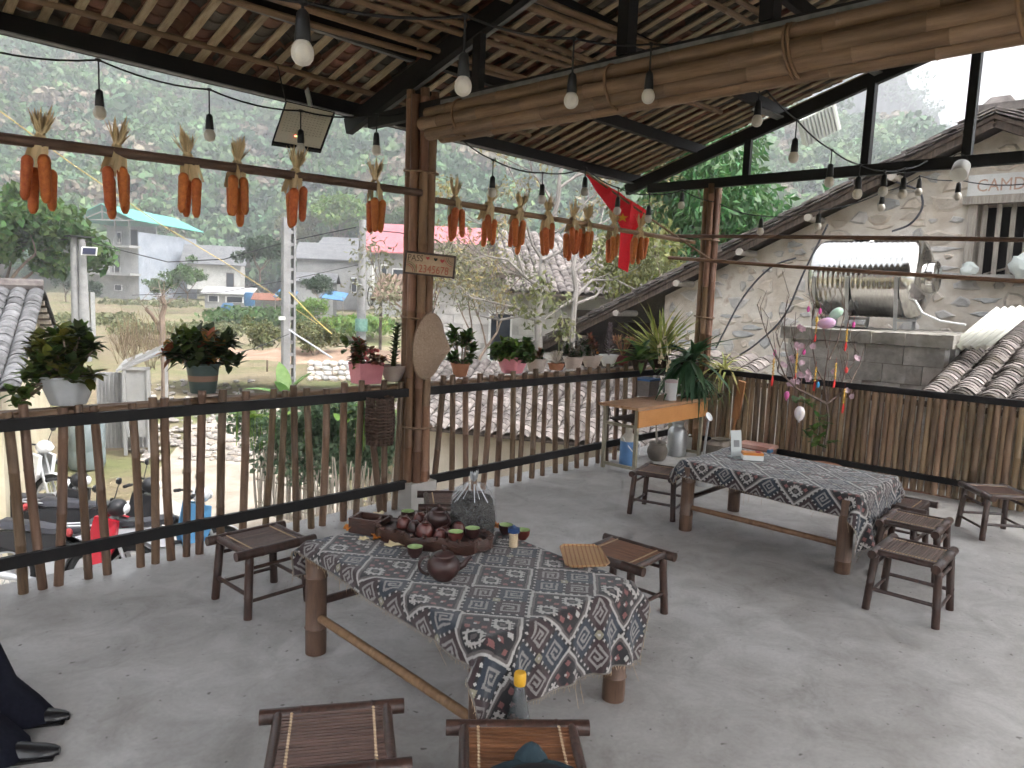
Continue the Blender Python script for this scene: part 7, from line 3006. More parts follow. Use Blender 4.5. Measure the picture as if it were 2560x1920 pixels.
MB().box((0, 0, .049), (.142, .082, .018)).build('carton_top', M('orange print', (.62, .20, .03), (.70, .28, .05), scale=9, rough=.45, vary=0), ob, smooth=False)
MB().box((.04, -.0, .060), (.03, .05, .004)).build('label_patch', REDP, ob, smooth=False)

# ------------------------------------------------------------------ tea things on the near table
CLAY = M('dark teapot clay', (.028, .012, .011), (.050, .022, .020), scale=9, rough=.38, vary=.1, spec=.5)
CLAYR = M('reddish clay', (.085, .022, .018), (.13, .036, .028), scale=9, rough=.28, vary=.15, spec=.5)
GLZ = M('green glaze', (.30, .42, .18), (.38, .50, .24), scale=6, rough=.15, vary=.06)
TWOOD = M('carved dark wood', (.034, .015, .011), (.075, .033, .023), scale=12, stretch=(1, 4, 4), rough=.32, bump=.3, vary=0, spec=.5)


def on_t(u, v, z=None):
    return at(u, v, z=zt if z is None else z)


# carved leaf-shaped tea tray
c0, c1_ = on_t(958, 1335), on_t(1205, 1378)
ctr = (c0 + c1_) / 2
yaw_t = math.atan2((c1_ - c0).y, (c1_ - c0).x)
tray = thing('tea_tray', 'long carved dark wooden tea tray with scalloped rim on the table', 'tray', ctr, (0, 0, yaw_t))
b = MB()
n = 44
Lh_, Wh = (c1_ - c0).length / 2 + .03, .125


def tray_r(a, k=1.0):
    w = 1 + .045 * math.sin(7 * a) + .03 * math.cos(11 * a)
    return Vector((Lh_ * math.cos(a) * w * k, Wh * (abs(math.sin(a)) ** .75) * math.copysign(1, math.sin(a)) * w * k, 0))


rings = [(.92, 0), (1.0, .015), (1.0, .055), (.985, .066), (.95, .060), (.93, .045)]
vs = []
for k, z in rings:
    for i in range(n):
        a = 2 * PI * i / n
        v_ = tray_r(a, k)
        vs.append((v_.x, v_.y, z + (.006 * math.sin(9 * a) if z > .05 else 0)))
fs = [tuple(reversed(range(n)))]
for r_ in range(len(rings) - 1):
    for i in range(n):
        j = (i + 1) % n
        fs.append((r_ * n + i, r_ * n + j, (r_ + 1) * n + j, (r_ + 1) * n + i))
fs.append(tuple((len(rings) - 1) * n + i for i in range(n)))
b.raw(vs, fs)
b.build('tray_body', TWOOD, tray)
for i in range(30):
    a = 2 * PI * i / 30
    v_ = tray_r(a, .97)
    o = MB()
    o.ball((0, 0, 0), .012, 8, 6, (1.3, .8, .8), (0, 0, a))
    o.build('rim_carving', TWOOD, tray).location = (v_.x, v_.y, .064)
MB().ball((-.05, .085, .075), .028, 10, 8, (1.3, 1, .9)).build('carved_figure', TWOOD, tray)
p = on_t(925, 1328)
wb = thing('wooden_box', 'open dark wooden caddy box at the left end of the tea tray', 'box', p, (0, 0, yaw_t + .05))
for (x, y, w, h) in ((0, -.05, .16, .012), (0, .05, .16, .012), (-.075, 0, .012, .088), (.075, 0, .012, .088)):
    MB().box((x, y, .035), (w, h, .07)).build('side', TWOOD, wb, smooth=False)
MB().box((0, 0, .006), (.145, .09, .01)).build('bottom', SOIL, wb, smooth=False)


def teapot(label, p, s, mat, yaw, handle=True):
    t = thing('teapot', label, 'teapot', p, (0, 0, yaw), 'clay teapots of the tea set')
    MB().lathe([(.030, 0), (.034, .004), (.052, .022), (.059, .045), (.055, .068), (.040, .084), (.034, .088)], 28).build('body', mat, t)
    lid = MB().lathe([(.037, .086), (.036, .092), (.022, .100), (.006, .104)], 24).build('lid', mat, t)
    MB().lathe([(.004, .102), (.006, .107), (.009, .114), (.007, .122), (.001, .125)], 12).build('knob', mat, lid)
    MB().tube([(.045, 0, .040), (.072, 0, .052), (.084, 0, .072), (.098, 0, .082)], [.016, .011, .008, .006], 10).build('spout', mat, t)
    pts = []
    for k in range(11):
        a = PI * (.5 + k / 10)
        pts.append((-.050 + .036 * math.cos(a), 0, .052 + .034 * math.sin(a)))
    MB().tube(pts, .0055, 8).build('handle', mat, t)
    t.scale = (s, s, s)
    return t


teapot('dark brown clay teapot standing in front of the tray', on_t(1108, 1447), 1.1, CLAY, IMR + .15)


def cup(label, p, mat, upside=False, s=1.0):
    t = thing('tea_cup', label, 'cup', p, group='tea cups of the tea set')
    if upside:
        MB().lathe([(.036, 0), (.037, .004), (.034, .025), (.024, .042), (.015, .045), (.015, .050), (.001, .049)], 22).build('cup_body', mat, t)
    else:
        MB().lathe([(.001, .001), (.018, 0), (.020, .004), (.031, .02), (.0345, .045), (.0325, .046)], 22, caps=False).build('cup_body', mat, t)
        MB().lathe([(.0327, .0455), (.029, .022), (.015, .010), (.001, .009)], 22, caps=False).build('glaze', GLZ, t)
    t.scale = (s, s, s)


cup('green-lined cup left of the front teapot, on the cloth', on_t(1037, 1392), CLAY)
zz = zt + .05
cup('green-lined cup on the front edge of the tray', on_t(1139, 1354, zz), CLAYR)
cup('green-lined cup at the right end of the tray', on_t(1181, 1345, zz), CLAY)
cup('green-lined cup at the back beyond the tray', on_t(1019, 1300), CLAY)
cup('green-lined cup left of the toothpick jar', on_t(1264, 1335), CLAY)
cup('green-lined cup right of the toothpick jar', on_t(1306, 1348), CLAYR)
for i, (u, v, up, m_, sc_) in enumerate(((1010, 1316, 1, CLAYR, .95), (1036, 1326, 1, CLAY, .9), (1062, 1337, 1, CLAYR, 1.15), (1050, 1303, 1, CLAYR, .85), (1100, 1343, 1, CLAYR, .8), (1111, 1336, 1, CLAYR, .75), (1146, 1326, 1, CLAYR, .85))):
    cup(('reddish cup turned over at the left of the tray', 'dark cup turned over second from the tray left', 'largest reddish cup turned over mid-tray', 'small reddish cup turned over at the tray back', 'small reddish cup turned over near the tray front', 'small reddish cup turned over behind the front one', 'reddish cup turned over at the tray right back')[i], on_t(u, v, zz), m_, True, sc_)
teapot('second dark teapot at the back of the tray', on_t(1095, 1318, zz), .9, CLAY, IMR + 2.4)

# plastic bag of tea leaves
p = on_t(1180, 1342)
bg = thing('tea_bag', 'tied clear plastic bag full of dark tea leaves behind the tray', 'bag', p, (0, 0, IMR))
b = MB()
g = random.Random(9)
seg, prof = 26, [(.075, 0), (.098, .02), (.104, .08), (.100, .14), (.092, .175), (.078, .195)]
for k, (r_, z) in enumerate(prof):
    for i in range(seg):
        a = 2 * PI * i / seg
        q = r_ * (1 + g.uniform(-.04, .04))
        b.v.append((q * math.cos(a), q * .72 * math.sin(a), z + g.uniform(-.004, .004)))
for k in range(len(prof) - 1):
    for i in range(seg):
        j = (i + 1) % seg
        b.f.append((k * seg + i, k * seg + j, (k + 1) * seg + j, (k + 1) * seg + i))
        b.m.append(0)
b.f.append(tuple((len(prof) - 1) * seg + i for i in range(seg)))
b.m.append(0)
b.build('tea_leaves', M('dark tea leaves', (.012, .011, .009), (.05, .042, .034), scale=70, rough=.8, bump=1, bscale=130, vary=0), bg)
FILM = M('clear plastic film', (.75, .77, .80), rough=.15, vary=0, spec=1.0, bump=.8, bscale=26, alpha=.07)
b = MB()
prof = [(.080, -.001), (.104, .02), (.111, .08), (.107, .14), (.100, .18), (.085, .215), (.05, .245), (.014, .262), (.012, .268)]
for k, (r_, z) in enumerate(prof):
    for i in range(seg * 2):
        a = PI * i / seg
        q = r_ * (1 + (.05 * math.sin(i * 2.2 + k) if k > 3 else g.uniform(-.02, .02)))
        b.v.append((q * math.cos(a), q * .72 * math.sin(a), z + (.006 * math.sin(i * 1.7) if 3 < k < 7 else 0)))
n2 = seg * 2
for k in range(len(prof) - 1):
    for i in range(n2):
        j = (i + 1) % n2
        b.f.append((k * n2 + i, k * n2 + j, (k + 1) * n2 + j, (k + 1) * n2 + i))
        b.m.append(0)
b.build('film', FILM, bg)
b = MB()
for k in range(16):
    a = g.uniform(0, 6.28)
    b.leaf((0, 0, .262), (math.cos(a) * .6, math.sin(a) * .6, 1), (math.cos(a), math.sin(a), 0), g.uniform(.035, .06), .02, .2, .3, 3)
b.build('knot_frill', M('plastic frill', (.70, .73, .76), rough=.2, vary=0, trans=.4), bg, kind='stuff')
b = MB()
for k in range(11):
    a = g.uniform(2.2, 5.6)
    b.bar((.10 * math.cos(a), .074 * math.sin(a), g.uniform(.17, .2)), (.03 * math.cos(a), .03 * math.sin(a), .255), g.uniform(.002, .005), .001, (0, 0, 1))
b.build('film_creases', MATS['plastic frill'], bg, smooth=False, kind='stuff')

# toothpick jar
p = on_t(1283, 1368)
tj = thing('toothpick_jar', 'clear jar of toothpicks with a dark blue lid', 'jar', p)
MB().lathe([(.022, 0), (.024, .003), (.024, .07), (.022, .07)], 18).build('jar_wall', M('jar plastic', (.60, .52, .40), rough=.2, vary=0, alpha=.2), tj)
MB().lathe([(.019, .004), (.019, .064), (.001, .066)], 12).build('toothpicks', M('pale pick wood', (.55, .40, .24), (.66, .52, .34), scale=90, stretch=(6, 6, .3), rough=.8, vary=0), tj)
MB().lathe([(.026, .068), (.027, .072), (.026, .088), (.010, .092), (.006, .10), (.001, .10)], 18).build('lid', M('dark blue lid', (.025, .06, .16), rough=.4, vary=0), tj)
# wooden plate
cc = [on_t(1397, 1370), on_t(1495, 1371), on_t(1528, 1422), on_t(1414, 1426)]
ctr = sum(cc, Vector()) / 4
wp = thing('wooden_plate', 'square striped bamboo plate on the right of the near table', 'plate', ctr)
b = MB()
pts = []
for i in range(4):
    a, c = cc[i] - ctr, cc[(i + 1) % 4] - ctr
    for t_ in (.12, .3, .5, .7, .88):
        pts.append(a.lerp(c, t_) * 1.02)
n = len(pts)
vs = []
for k, z in ((.86, 0), (.97, .006), (1.0, .014), (.985, .016), (.93, .009)):
    vs += [Vector((q.x * k, q.y * k, z + .004)) for q in pts]
fs = [tuple(reversed(range(n)))]
for r_ in range(4):
    for i in range(n):
        j = (i + 1) % n
        fs.append((r_ * n + i, r_ * n + j, (r_ + 1) * n + j, (r_ + 1) * n + i))
fs.append(tuple(4 * n + i for i in range(n)))
b.raw(vs, fs)


def plate_mat():
    m = M('striped plate wood', (.50, .28, .12), (.62, .40, .20), scale=5, rough=.45, vary=0)
    N = m.node_tree.nodes
    L = m.node_tree.links
    tc = N.new('ShaderNodeTexCoord')
    mp = N.new('ShaderNodeMapping')
    mp.inputs['Rotation'].default_value = (0, 0, -IMR)
    w = N.new('ShaderNodeTexWave')
    w.inputs['Scale'].default_value = 17
    w.inputs['Distortion'].default_value = .8
    r = N.new('ShaderNodeValToRGB')
    r.color_ramp.elements[0].position, r.color_ramp.elements[0].color = .1, (.28, .12, .05, 1)
    r.color_ramp.elements[1].position, r.color_ramp.elements[1].color = .35, (.42, .26, .13, 1)
    L.new(tc.outputs['Object'], mp.inputs[0])
    L.new(mp.outputs[0], w.inputs[0])
    L.new(w.outputs['Fac'], r.inputs[0])
    L.new(r.outputs[0], N['Principled BSDF'].inputs['Base Color'])
    return m


b.build('plate_body', plate_mat(), wp)
# tangerine peel pieces
PEEL = M('tangerine peel', (.72, .22, .03), (.80, .32, .06), scale=20, rough=.5, bump=.3, bscale=200, vary=.1)
PITH = M('peel pith', (.72, .60, .34), (.78, .68, .44), scale=20, rough=.7, vary=.05)
for i, (u, v, s, m_, lab) in enumerate(((895, 1310, .035, PEEL, 'tangerine peel beside the caddy box'), (882, 1322, .030, PITH, 'pale peel piece left of the caddy box'), (872, 1328, .022, PEEL, 'small peel piece at the left edge'), (948, 1350, .036, PEEL, 'bright tangerine peel in front of the tray'), (908, 1353, .022, PITH, 'round pale peel piece left of the bright peel'), (985, 1366, .040, PITH, 'pale peel turned inside out before the tray'), (1233, 1322, .034, PEEL, 'tangerine peel behind the tea bag'), (948, 1291, .026, PITH, 'pale peel behind the caddy box'))):
    t = thing('tangerine_peel', lab, 'peel', on_t(u, v) + Vector((0, 0, .004)), group='tangerine peels on the table')
    g = random.Random(30 + i)
    b = MB()
    nn = 12
    vs = [(0, 0, .004)]
    for r_ in (.5, 1.0):
        for k in range(nn):
            a = 2 * PI * k / nn
            q = s * r_ * (1 + .35 * math.sin(3 * a + i) * (r_ > .6))
            vs.append((q * math.cos(a), q * math.sin(a), .005 + (.022 if m_ is PEEL else .012) * abs(math.sin(2 * a + i)) * r_))
    fs = [(0, 1 + k, 1 + (k + 1) % nn) for k in range(nn)] + [(1 + k, 1 + nn + k, 1 + nn + (k + 1) % nn, 1 + (k + 1) % nn) for k in range(nn)]
    b.raw(vs, fs)
    o = b.build('peel_piece', m_, t)
    o.modifiers.new('thick', 'SOLIDIFY').thickness = .003

# ------------------------------------------------------------------ bottle with yellow cap on the floor
p = at(1301, 1676, z=.405)
bo = thing('plastic_bottle', 'clear frosted bottle with a yellow cap on the floor by the table leg', 'bottle', (p.x, p.y, 0))
bo.scale = (1.15, 1.15, 1.5)
MB().lathe([(.034, 0), (.040, .008), (.041, .12), (.041, .135), (.030, .17), (.017, .215), (.0145, .235), (.013, .24)], 24).build('bottle_body', M('frosted bottle', (.80, .84, .86), rough=.15, trans=.88, vary=0), bo)
MB().lathe([(.037, .006), (.037, .11), (.001, .112)], 20).build('water', M('bottle water', (.62, .72, .80), rough=.05, trans=.9, vary=0), bo)
MB().lathe([(.0165, .238), (.0175, .242), (.0175, .262), (.015, .266), (.001, .267)], 18).build('cap', M('yellow cap', (.66, .36, .03), rough=.4, vary=0), bo)

# dark teal strap bag lying on the front stool
bs = thing('strap_bag', 'dark teal padded strap lying on the front stool', 'strap', (1.40, 1.18, .338), (0, 0, R(-43)))
TEAL = M('dark teal webbing', (.012, .030, .040), (.022, .045, .058), scale=20, rough=.75, vary=0, bump=.2, bscale=120)


def band(name, pts, w, th, mat):
    b = MB()
    pts = [Vector(q) for q in pts]
    n = len(pts)
    for i, q in enumerate(pts):
        t_ = (pts[min(i + 1, n - 1)] - pts[max(i - 1, 0)]).normalized()
        s_ = t_.cross(Vector((0, 0, 1))).normalized()
        for sgn, dz in ((-1, 0), (1, 0), (1, th), (-1, th)):
            b.v.append(tuple(q + s_ * (sgn * w / 2) + Vector((0, 0, dz))))
    for i in range(n - 1):
        for k in range(4):
            l = (k + 1) % 4
            b.f.append((i * 4 + k, i * 4 + l, i * 4 + 4 + l, i * 4 + 4 + k))
            b.m.append(0)
    b.f += [(3, 2, 1, 0), tuple((n - 1) * 4 + k for k in range(4))]
    b.m += [0, 0]
    return b.build(name, mat, bs)


band('strap', [(-.16 + .30 * (1 - math.cos(PI * k / 14)) / 2, -.13 + .125 * math.sin(PI * k / 14), .004 + .02 * math.sin(PI * k / 14)) for k in range(15)], .045, .012, TEAL)
MB().lathe([(.055, 0), (.05, .03), (.025, .06), (.001, .075)], 14, (-.01, .03, .0), sx=.9, sy=.8).build('pouch', TEAL, bs)
MB().ball((0.0, -.07, .03), .07, 14, 8, (1.5, .8, .5)).build('bag_body', M('black bag', (.012, .012, .015), rough=.7, vary=0), bs)

# ------------------------------------------------------------------ seated person at the left edge (dark trousers, black shoes)
FDIR = Vector((.86, -.51, 0)).normalized()
FSID = Vector((.51, .86, 0)).normalized()
toe = at(205, 1835, z=.0)
PO = toe - FDIR * .95
person = thing('person', 'person in dark navy coat and wide trousers with black shoes, seated, facing right', 'person', (PO.x, PO.y, 0), (0, 0, math.atan2(FDIR.y, FDIR.x)))
NAVY = M('dark navy wool', (.008, .009, .016), (.014, .015, .024), scale=60, rough=.95, vary=0, spec=.1)
SHOE = M('black leather', (.012, .012, .014), rough=.3, vary=0, spec=.6)
SKIN = M('skin', (.42, .26, .18), (.48, .30, .21), scale=9, rough=.5, vary=0, subs=.1)
me = bpy.data.meshes.new('body')
J = [((0.0, 0, .46), .15), ((-.02, 0, .62), .15), ((-.05, 0, .80), .17), ((-.05, 0, .93), .12), ((-.04, 0, 1.0), .055), ((-.02, 0, 1.06), .06), ((-.01, 0, 1.14), .095), ((0, 0, 1.22), .085),
     ((.10, .10, .45), .105), ((.42, .11, .48), .085), ((.55, .11, .28), .085), ((.66, .11, .075), .075),
     ((.10, -.10, .45), .105), ((.42, -.11, .46), .085), ((.58, -.11, .26), .085), ((.69, -.11, .075), .075),
     ((-.05, .20, .90), .075), ((.02, .25, .66), .055), ((.24, .17, .56), .04), ((.34, .14, .55), .032),
     ((-.05, -.20, .90), .075), ((.02, -.25, .66), .055), ((.24, -.17, .56), .04), ((.34, -.14, .55), .032)]
Ed = [(0, 1), (1, 2), (2, 3), (3, 4), (4, 5), (5, 6), (6, 7), (0, 8), (8, 9), (9, 10), (10, 11), (0, 12), (12, 13), (13, 14), (14, 15), (3, 16), (16, 17), (17, 18), (18, 19), (3, 20), (20, 21), (21, 22), (22, 23)]
me.from_pydata([j[0] for j in J], Ed, [])
me.materials.append(NAVY)
po_ = link('body', me, person)
mdf = po_.modifiers.new('skin', 'SKIN')
for i, j in enumerate(J):
    po_.data.skin_vertices[0].data[i].radius = (j[1], j[1])
po_.data.skin_vertices[0].data[0].use_root = True
po_.modifiers.new('sub', 'SUBSURF').levels = 2
po_.modifiers['sub'].render_levels = 2
for s, fx in ((1, .66), (-1, .69)):
    # flared trouser leg, narrow at the knee and wide at the hem
    b = MB()
    kx = .44
    rings = [((kx, s * .11, .47), .10, .10), ((.52, s * .11, .34), .105, .105), ((.59, s * .11, .20), .12, .115), ((.655, s * .11, .10), .145, .125), ((.675, s * .11, .065), .15, .13)]
    sg_ = 18
    for (c, rx, ry) in rings:
        for k in range(sg_):
            a = 2 * PI * k / sg_
            w = 1 + .06 * math.sin(3 * a + s)
            b.v.append((c[0] + rx * w * math.cos(a), c[1] + ry * w * math.sin(a), c[2] + (.05 * -math.cos(a) if c[2] < .3 else .06 * math.cos(a))))
    for r_ in range(len(rings) - 1):
        for k in range(sg_):
            l = (k + 1) % sg_
            b.f.append((r_ * sg_ + l, r_ * sg_ + k, (r_ + 1) * sg_ + k, (r_ + 1) * sg_ + l))
            b.m.append(0)
    b.build('trouser_leg', NAVY, person)
    b = MB()
    st_ = [(-.08, .032, .05), (-.05, .037, .07), (.0, .037, .075), (.06, .036, .068), (.12, .040, .052), (.17, .038, .042), (.205, .028, .034), (.222, .012, .026)]
    sg_ = 14
    for (x, hw, hh) in st_:
        for k in range(sg_):
            a = 2 * PI * k / sg_
            z = max(0.0, hh * .5 + hh * .5 * math.sin(a))
            b.v.append((fx + x, s * .11 + hw * math.cos(a) * (1 if math.sin(a) < .2 else .88), z))
    for r_ in range(len(st_) - 1):
        for k in range(sg_):
            l = (k + 1) % sg_
            b.f.append((r_ * sg_ + k, r_ * sg_ + l, (r_ + 1) * sg_ + l, (r_ + 1) * sg_ + k))
            b.m.append(0)
    b.f += [tuple(reversed(range(sg_))), tuple((len(st_) - 1) * sg_ + k for k in range(sg_))]
    b.m += [0, 0]
    sh = b.build('shoe', SHOE, person)
    MB().box((fx + .06, s * .11, .004), (.30, .074, .010)).build('sole', STEEL, sh, smooth=False)
    hb_ = MB()
    hb_.ball((.40, s * .125, .555), .045, 12, 8, (1.1, .9, .55))
    for q_ in range(4):
        hb_.tube([(.43, s * .125 + (q_ - 1.5) * .018, .555), (.465, s * .125 + (q_ - 1.5) * .019, .55), (.49 - .006 * abs(q_ - 1.2), s * .125 + (q_ - 1.5) * .019, .53)], [.009, .0085, .007], 7)
    hb_.tube([(.39, s * .09, .555), (.42, s * .07, .55), (.44, s * .066, .54)], [.011, .010, .008], 7)
    hb_.build('hand', SKIN, person)
b = MB()
b.ball((0, 0, 1.17), .095, 18, 14, (1.05, .82, 1.22))
b.ball((.10, 0, 1.16), .016, 8, 6, (1, .8, 1.4))
b.ball((.092, 0, 1.115), .018, 8, 6, (.5, 1.5, .4))
for s in (1, -1):
    b.ball((.088, s * .033, 1.185), .012, 8, 6)
    b.ball((0, s * .08, 1.165), .024, 8, 6, (.7, .4, 1.2))
b.build('face', SKIN, person)
MB().ball((-.015, 0, 1.20), .105, 18, 12, (1.0, .86, 1.08), (0, -.25, 0)).build('hair', M('black hair', (.012, .010, .009), rough=.5, vary=0), person)
stl = copy_tree(protos[0], None, chmap)
stl.location = (PO.x, PO.y, 0)
stl.rotation_euler = (0, 0, math.atan2(FDIR.y, FDIR.x))
tag(stl, 'stool under the seated person at the left edge', 'stool', 'bamboo stools around the tables')

# ------------------------------------------------------------------ motorbikes parked in the yard below
TYRE = M('tyre rubber', (.018, .018, .019), rough=.85, vary=0)
SILV = M('silver plastic', (.50, .51, .53), rough=.3, metal=.5, vary=0)
BLKP = M('black plastic', (.020, .020, .022), rough=.4, vary=0)
SEATM = M('black vinyl seat', (.035, .035, .042), rough=.45, vary=0)
MIRR = M('mirror glass', (.55, .58, .62), rough=.05, metal=1, vary=0)


def motorbike(label, base, yaw, panel, accent):
    t = thing('motorbike', label, 'motorbike', base, (R(-7), 0, yaw), 'motorbikes parked below the railing')
    for x in (-.60, .62):
        w = MB()
        pts = [(x + .265 * math.cos(a), 0, .30 + .265 * math.sin(a)) for a in [2 * PI * k / 28 for k in range(28)]]
        w.tube(pts, .040, 8, closed=True)
        wo = w.build('wheel', TYRE, t)
        r_ = MB()
        pts = [(x + .225 * math.cos(a), 0, .30 + .225 * math.sin(a)) for a in [2 * PI * k / 28 for k in range(28)]]
        r_.tube(pts, .016, 6, closed=True)
        r_.build('rim', SILV, wo)
        sp = MB()
        for k in range(10):
            a = 2 * PI * k / 10
            sp.tube([(x, 0, .30), (x + .22 * math.cos(a), 0, .30 + .22 * math.sin(a))], .006, 4)
        sp.lathe([(.05, -.05), (.05, .05)], 12, (x, 0, .30), (PI / 2, 0, 0))
        sp.build('spokes', SILV, wo, kind='stuff')
        f = MB()
        arc = [R(d) for d in range(25 if x > 0 else 40, 176, 15)]
        vs = []
        for a in arc:
            for y in (-.055, .055):
                vs.append((x + .325 * math.cos(a), y, .30 + .325 * math.sin(a)))
        f.raw(vs, [(2 * i, 2 * i + 1, 2 * i + 3, 2 * i + 2) for i in range(len(arc) - 1)])
        f.build('mudguard', panel if x > 0 else BLKP, t).modifiers.new('th', 'SOLIDIFY').thickness = .012
    # seat
    b = MB()
    st_ = [(-.72, .07, .82, .80), (-.62, .11, .87, .78), (-.35, .13, .84, .76), (-.15, .13, .80, .73), (.05, .11, .80, .72), (.16, .06, .80, .74)]
    for (x, hw, zt_, zb) in st_:
        b.v += [(x, -hw, zb), (x, -hw * .95, zt_ - .02), (x, 0, zt_ + .012), (x, hw * .95, zt_ - .02), (x, hw, zb)]
    for r_ in range(len(st_) - 1):
        for k in range(5):
            l = (k + 1) % 5
            b.f.append((r_ * 5 + l, r_ * 5 + k, r_ * 5 + 5 + k, r_ * 5 + 5 + l))
            b.m.append(0)
    b.f += [(0, 1, 2, 3, 4), tuple(25 + k for k in (4, 3, 2, 1, 0))]
    b.m += [0, 0]
    b.build('seat', SEATM, t, ang=60)
    # side fairing
    for s in (-1, 1):
        b = MB()
        y = s * .115
        o_ = [(-.80, .72), (-.55, .76), (-.1, .72), (.10, .60), (.05, .48), (-.25, .50), (-.62, .60)]
        b.raw([(x, y, z) for x, z in o_] + [(x, y - s * .05, z) for x, z in o_], [tuple(range(7)) if s > 0 else tuple(reversed(range(7)))] + [(i, (i + 1) % 7, 7 + (i + 1) % 7, 7 + i) for i in range(7)])
        b.build('side_panel', panel, t, smooth=False)
        b = MB()
        o_ = [(.30, .92), (.52, .86), (.50, .60), (.36, .34), (.24, .30), (.20, .55)]
        b.raw([(x, s * (.17 if x > .28 else .13), z) for x, z in o_] + [(x, s * .10, z) for x, z in o_], [tuple(range(6)) if s < 0 else tuple(reversed(range(6)))] + [(i, (i + 1) % 6, 6 + (i + 1) % 6, 6 + i) for i in range(6)])
        b.build('leg_shield', accent, t, smooth=False)
        MB().tube([(.62, s * .07, .30), (.50, s * .07, .62), (.42, s * .05, .90)], .02, 7).build('fork', SILV, t)
        MB().tube([(.40, s * .02, 1.0), (.36, s * .20, 1.03), (.28, s * .34, 1.01)], .014, 7).build('handlebar', BLKP, t)
        MB().tube([(.30, s * .28, 1.02), (.26, s * .36, 1.01)], .02, 8).build('grip', TYRE, t)
        m_ = MB().tube([(.34, s * .22, 1.03), (.36, s * .27, 1.18)], .006, 6).build('mirror_stem', BLKP, t)
        MB().ball((.36, s * .29, 1.22), .055, 12, 8, (.35, 1, .75)).build('mirror', BLKP, m_)
        MB().ball((.343, s * .29, 1.22), .048, 12, 8, (.2, 1, .72)).build('mirror_face', MIRR, m_)
    MB().ball((.46, 0, .98), .11, 14, 10, (.9, 1.15, .85)).build('headlight_cowl', panel, t)
    MB().ball((.55, 0, .97), .065, 12, 8, (.4, 1.2, .8)).build('headlight', M('headlamp glass', (.8, .82, .85), rough=.08, vary=0) if 'headlamp glass' not in MATS else MATS['headlamp glass'], t)
    MB().box((.0, 0, .36), (.42, .22, .22)).build('engine', SILV, t, smooth=False)
    MB().tube([(.12, -.12, .26), (-.2, -.15, .25), (-.75, -.16, .36)], [.02, .03, .045], 10).build('exhaust', SILV, t)
    MB().tube([(-.55, 0, .70), (-.05, 0, .52), (.35, 0, .45), (.42, 0, .85)], .035, 8).build('frame_tube', BLKP, t)
    for s in (-1, 1):
        MB().tube([(-.5, s * .10, .80), (-.85, s * .09, .84), (-.90, 0, .84)], .010, 6).build('grab_rail', SILV, t)
    MB().ball((-.84, 0, .76), .06, 10, 8, (.6, 1.4, .7)).build('tail_light', REDP, t)
    MB().box((-.92, 0, .55), (.02, .16, .12), (0, .2, 0)).build('number_plate', WHITE, t, smooth=False)
    MB().tube([(-.05, .10, .28), (-.1, .22, .0)], .012, 6).build('kick_stand', BLKP, t)
    return t


REDB = M('red bike paint', (.46, .012, .03), rough=.25, vary=0, spec=.6)
WHTB = M('white bike paint', (.66, .68, .72), rough=.25, vary=0, spec=.6)
BLUB = M('blue bike paint', (.10, .28, .50), rough=.25, vary=0, spec=.6)
GZ0 = -1.73
for (u, v, z, yaw, pn, ac, lab) in ((165, 1318, -.93, IMR + .12, BLKP, REDB, 'red and black motorbike nearest the railing, facing right'), (85, 1240, -.93, IMR + .10, BLKP, BLKP, 'black motorbike with dark seat just behind the red one'), (400, 1300, -.95, IMR + .65, WHTB, BLUB, 'white and light-blue motorbike beyond the red one'), (262, 1258, -.93, IMR + .25, BLKP, BLKP, 'dark motorbike with upright mirrors behind the red-fronted one'), (20, 1150, -.95, IMR - .1, WHTB, WHTB, 'pale motorbike at the left edge beyond the black one')):
    p = at(u, v, z=z)
    motorbike(lab, (p.x, p.y, GZ0), yaw, pn, ac)
# concrete pad and blocks in the yard
b = MB()
b.box((1.9, 9.0, -1.745), (5.2, 5.4, .06))
o = b.build('yard_slab', CONC, smooth=False)
tag(o, kind='structure')
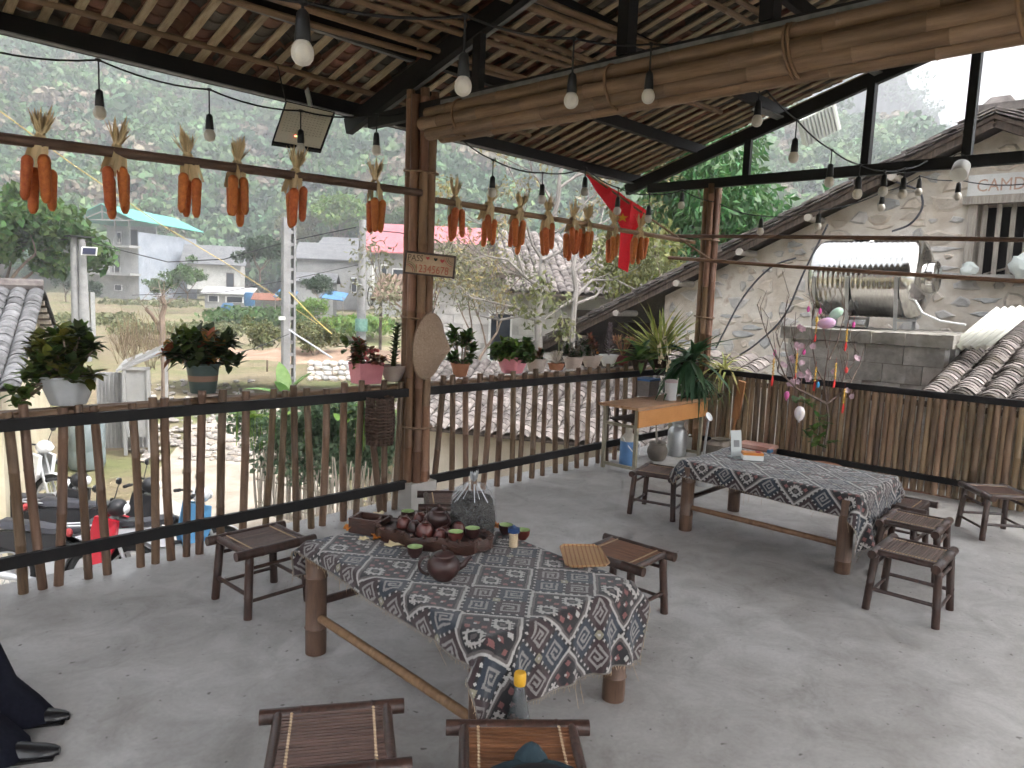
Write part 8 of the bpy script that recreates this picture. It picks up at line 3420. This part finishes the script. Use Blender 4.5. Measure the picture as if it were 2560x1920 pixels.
# white-framed shed with corrugated side beyond the yard
p = at(310, 935, d=14)
sh = thing('pump_shed', 'small white-framed shed with grey corrugated side below the pots', 'shed', (p.x, p.y, -1.72), (0, 0, IMR + .3))
CORR = M('corrugated grey', (.24, .24, .24), (.33, .33, .33), scale=4, rough=.6, vary=0)
MB().box((-.10, .5, .8), (.95, .06, 1.5)).build('sheet_wall', CORR, sh, smooth=False)
for i in range(14):
    MB().box((-.55 + i * .07, .455, .8), (.03, .03, 1.5)).build('corrugation', CORR, sh, smooth=False)
for (x, z, w, h) in ((.0, .85, .06, 1.7), (.42, .85, .06, 1.7), (.21, 1.68, .48, .06)):
    MB().box((x, 0, z), (w, .06, h)).build('door_frame', RENDER, sh, smooth=False)
MB().box((.21, .03, 1.0), (.36, .03, 1.3)).build('door_panel', RENDER, sh, smooth=False)
MB().bar((-.02, 0, 1.72), (.75, -.1, 2.15), .05, .05).build('roof_bar', RENDER, sh, smooth=False)
MB().bar((.75, -.1, 2.15), (.75, -.1, 0), .05, .05, (1, 0, 0)).build('post', RENDER, sh, smooth=False)
MB().box((.35, .5, 1.9), (1.1, 1.1, .04), (.1, -.42, 0)).build('roof_sheet', CORR, sh, smooth=False)
p = at(212, 970, d=13)
for k, lab in enumerate(('upper of two bluish plastic barrels beside the white-framed shed', 'lower of two bluish plastic barrels beside the white-framed shed')):
    pass
bb_ = thing('plastic_barrel', 'bluish grey plastic water barrel left of the white-framed shed', 'barrel', (p.x, p.y, -1.72))
MB().lathe([(.27, 0), (.30, .08), (.30, .30), (.29, .33), (.30, .36), (.30, .78), (.27, .88), (.12, .9)], 22).build('barrel_body', M('blue grey plastic', (.16, .20, .215), (.21, .25, .265), scale=3, rough=.4, vary=0), bb_)
# ------------------------------------------------------------------ hazy air
b = MB().box((190, 190, 110), (880, 880, 228))
hz = b.build('haze', [], smooth=False)
hm = bpy.data.materials.new('haze air')
hm.use_nodes = True
hm.node_tree.nodes.remove(hm.node_tree.nodes['Principled BSDF'])
pv_ = hm.node_tree.nodes.new('ShaderNodeVolumePrincipled')
pv_.inputs['Color'].default_value = (.93, .96, 1.0, 1)
pv_.inputs['Density'].default_value = .0028
pv_.inputs['Anisotropy'].default_value = .2
hm.node_tree.links.new(pv_.outputs[0], hm.node_tree.nodes['Material Output'].inputs['Volume'])
hz.data.materials.append(hm)
tag(hz, kind='stuff')
hz['label'] = 'thin pale haze filling the valley air'
hz['category'] = 'haze'
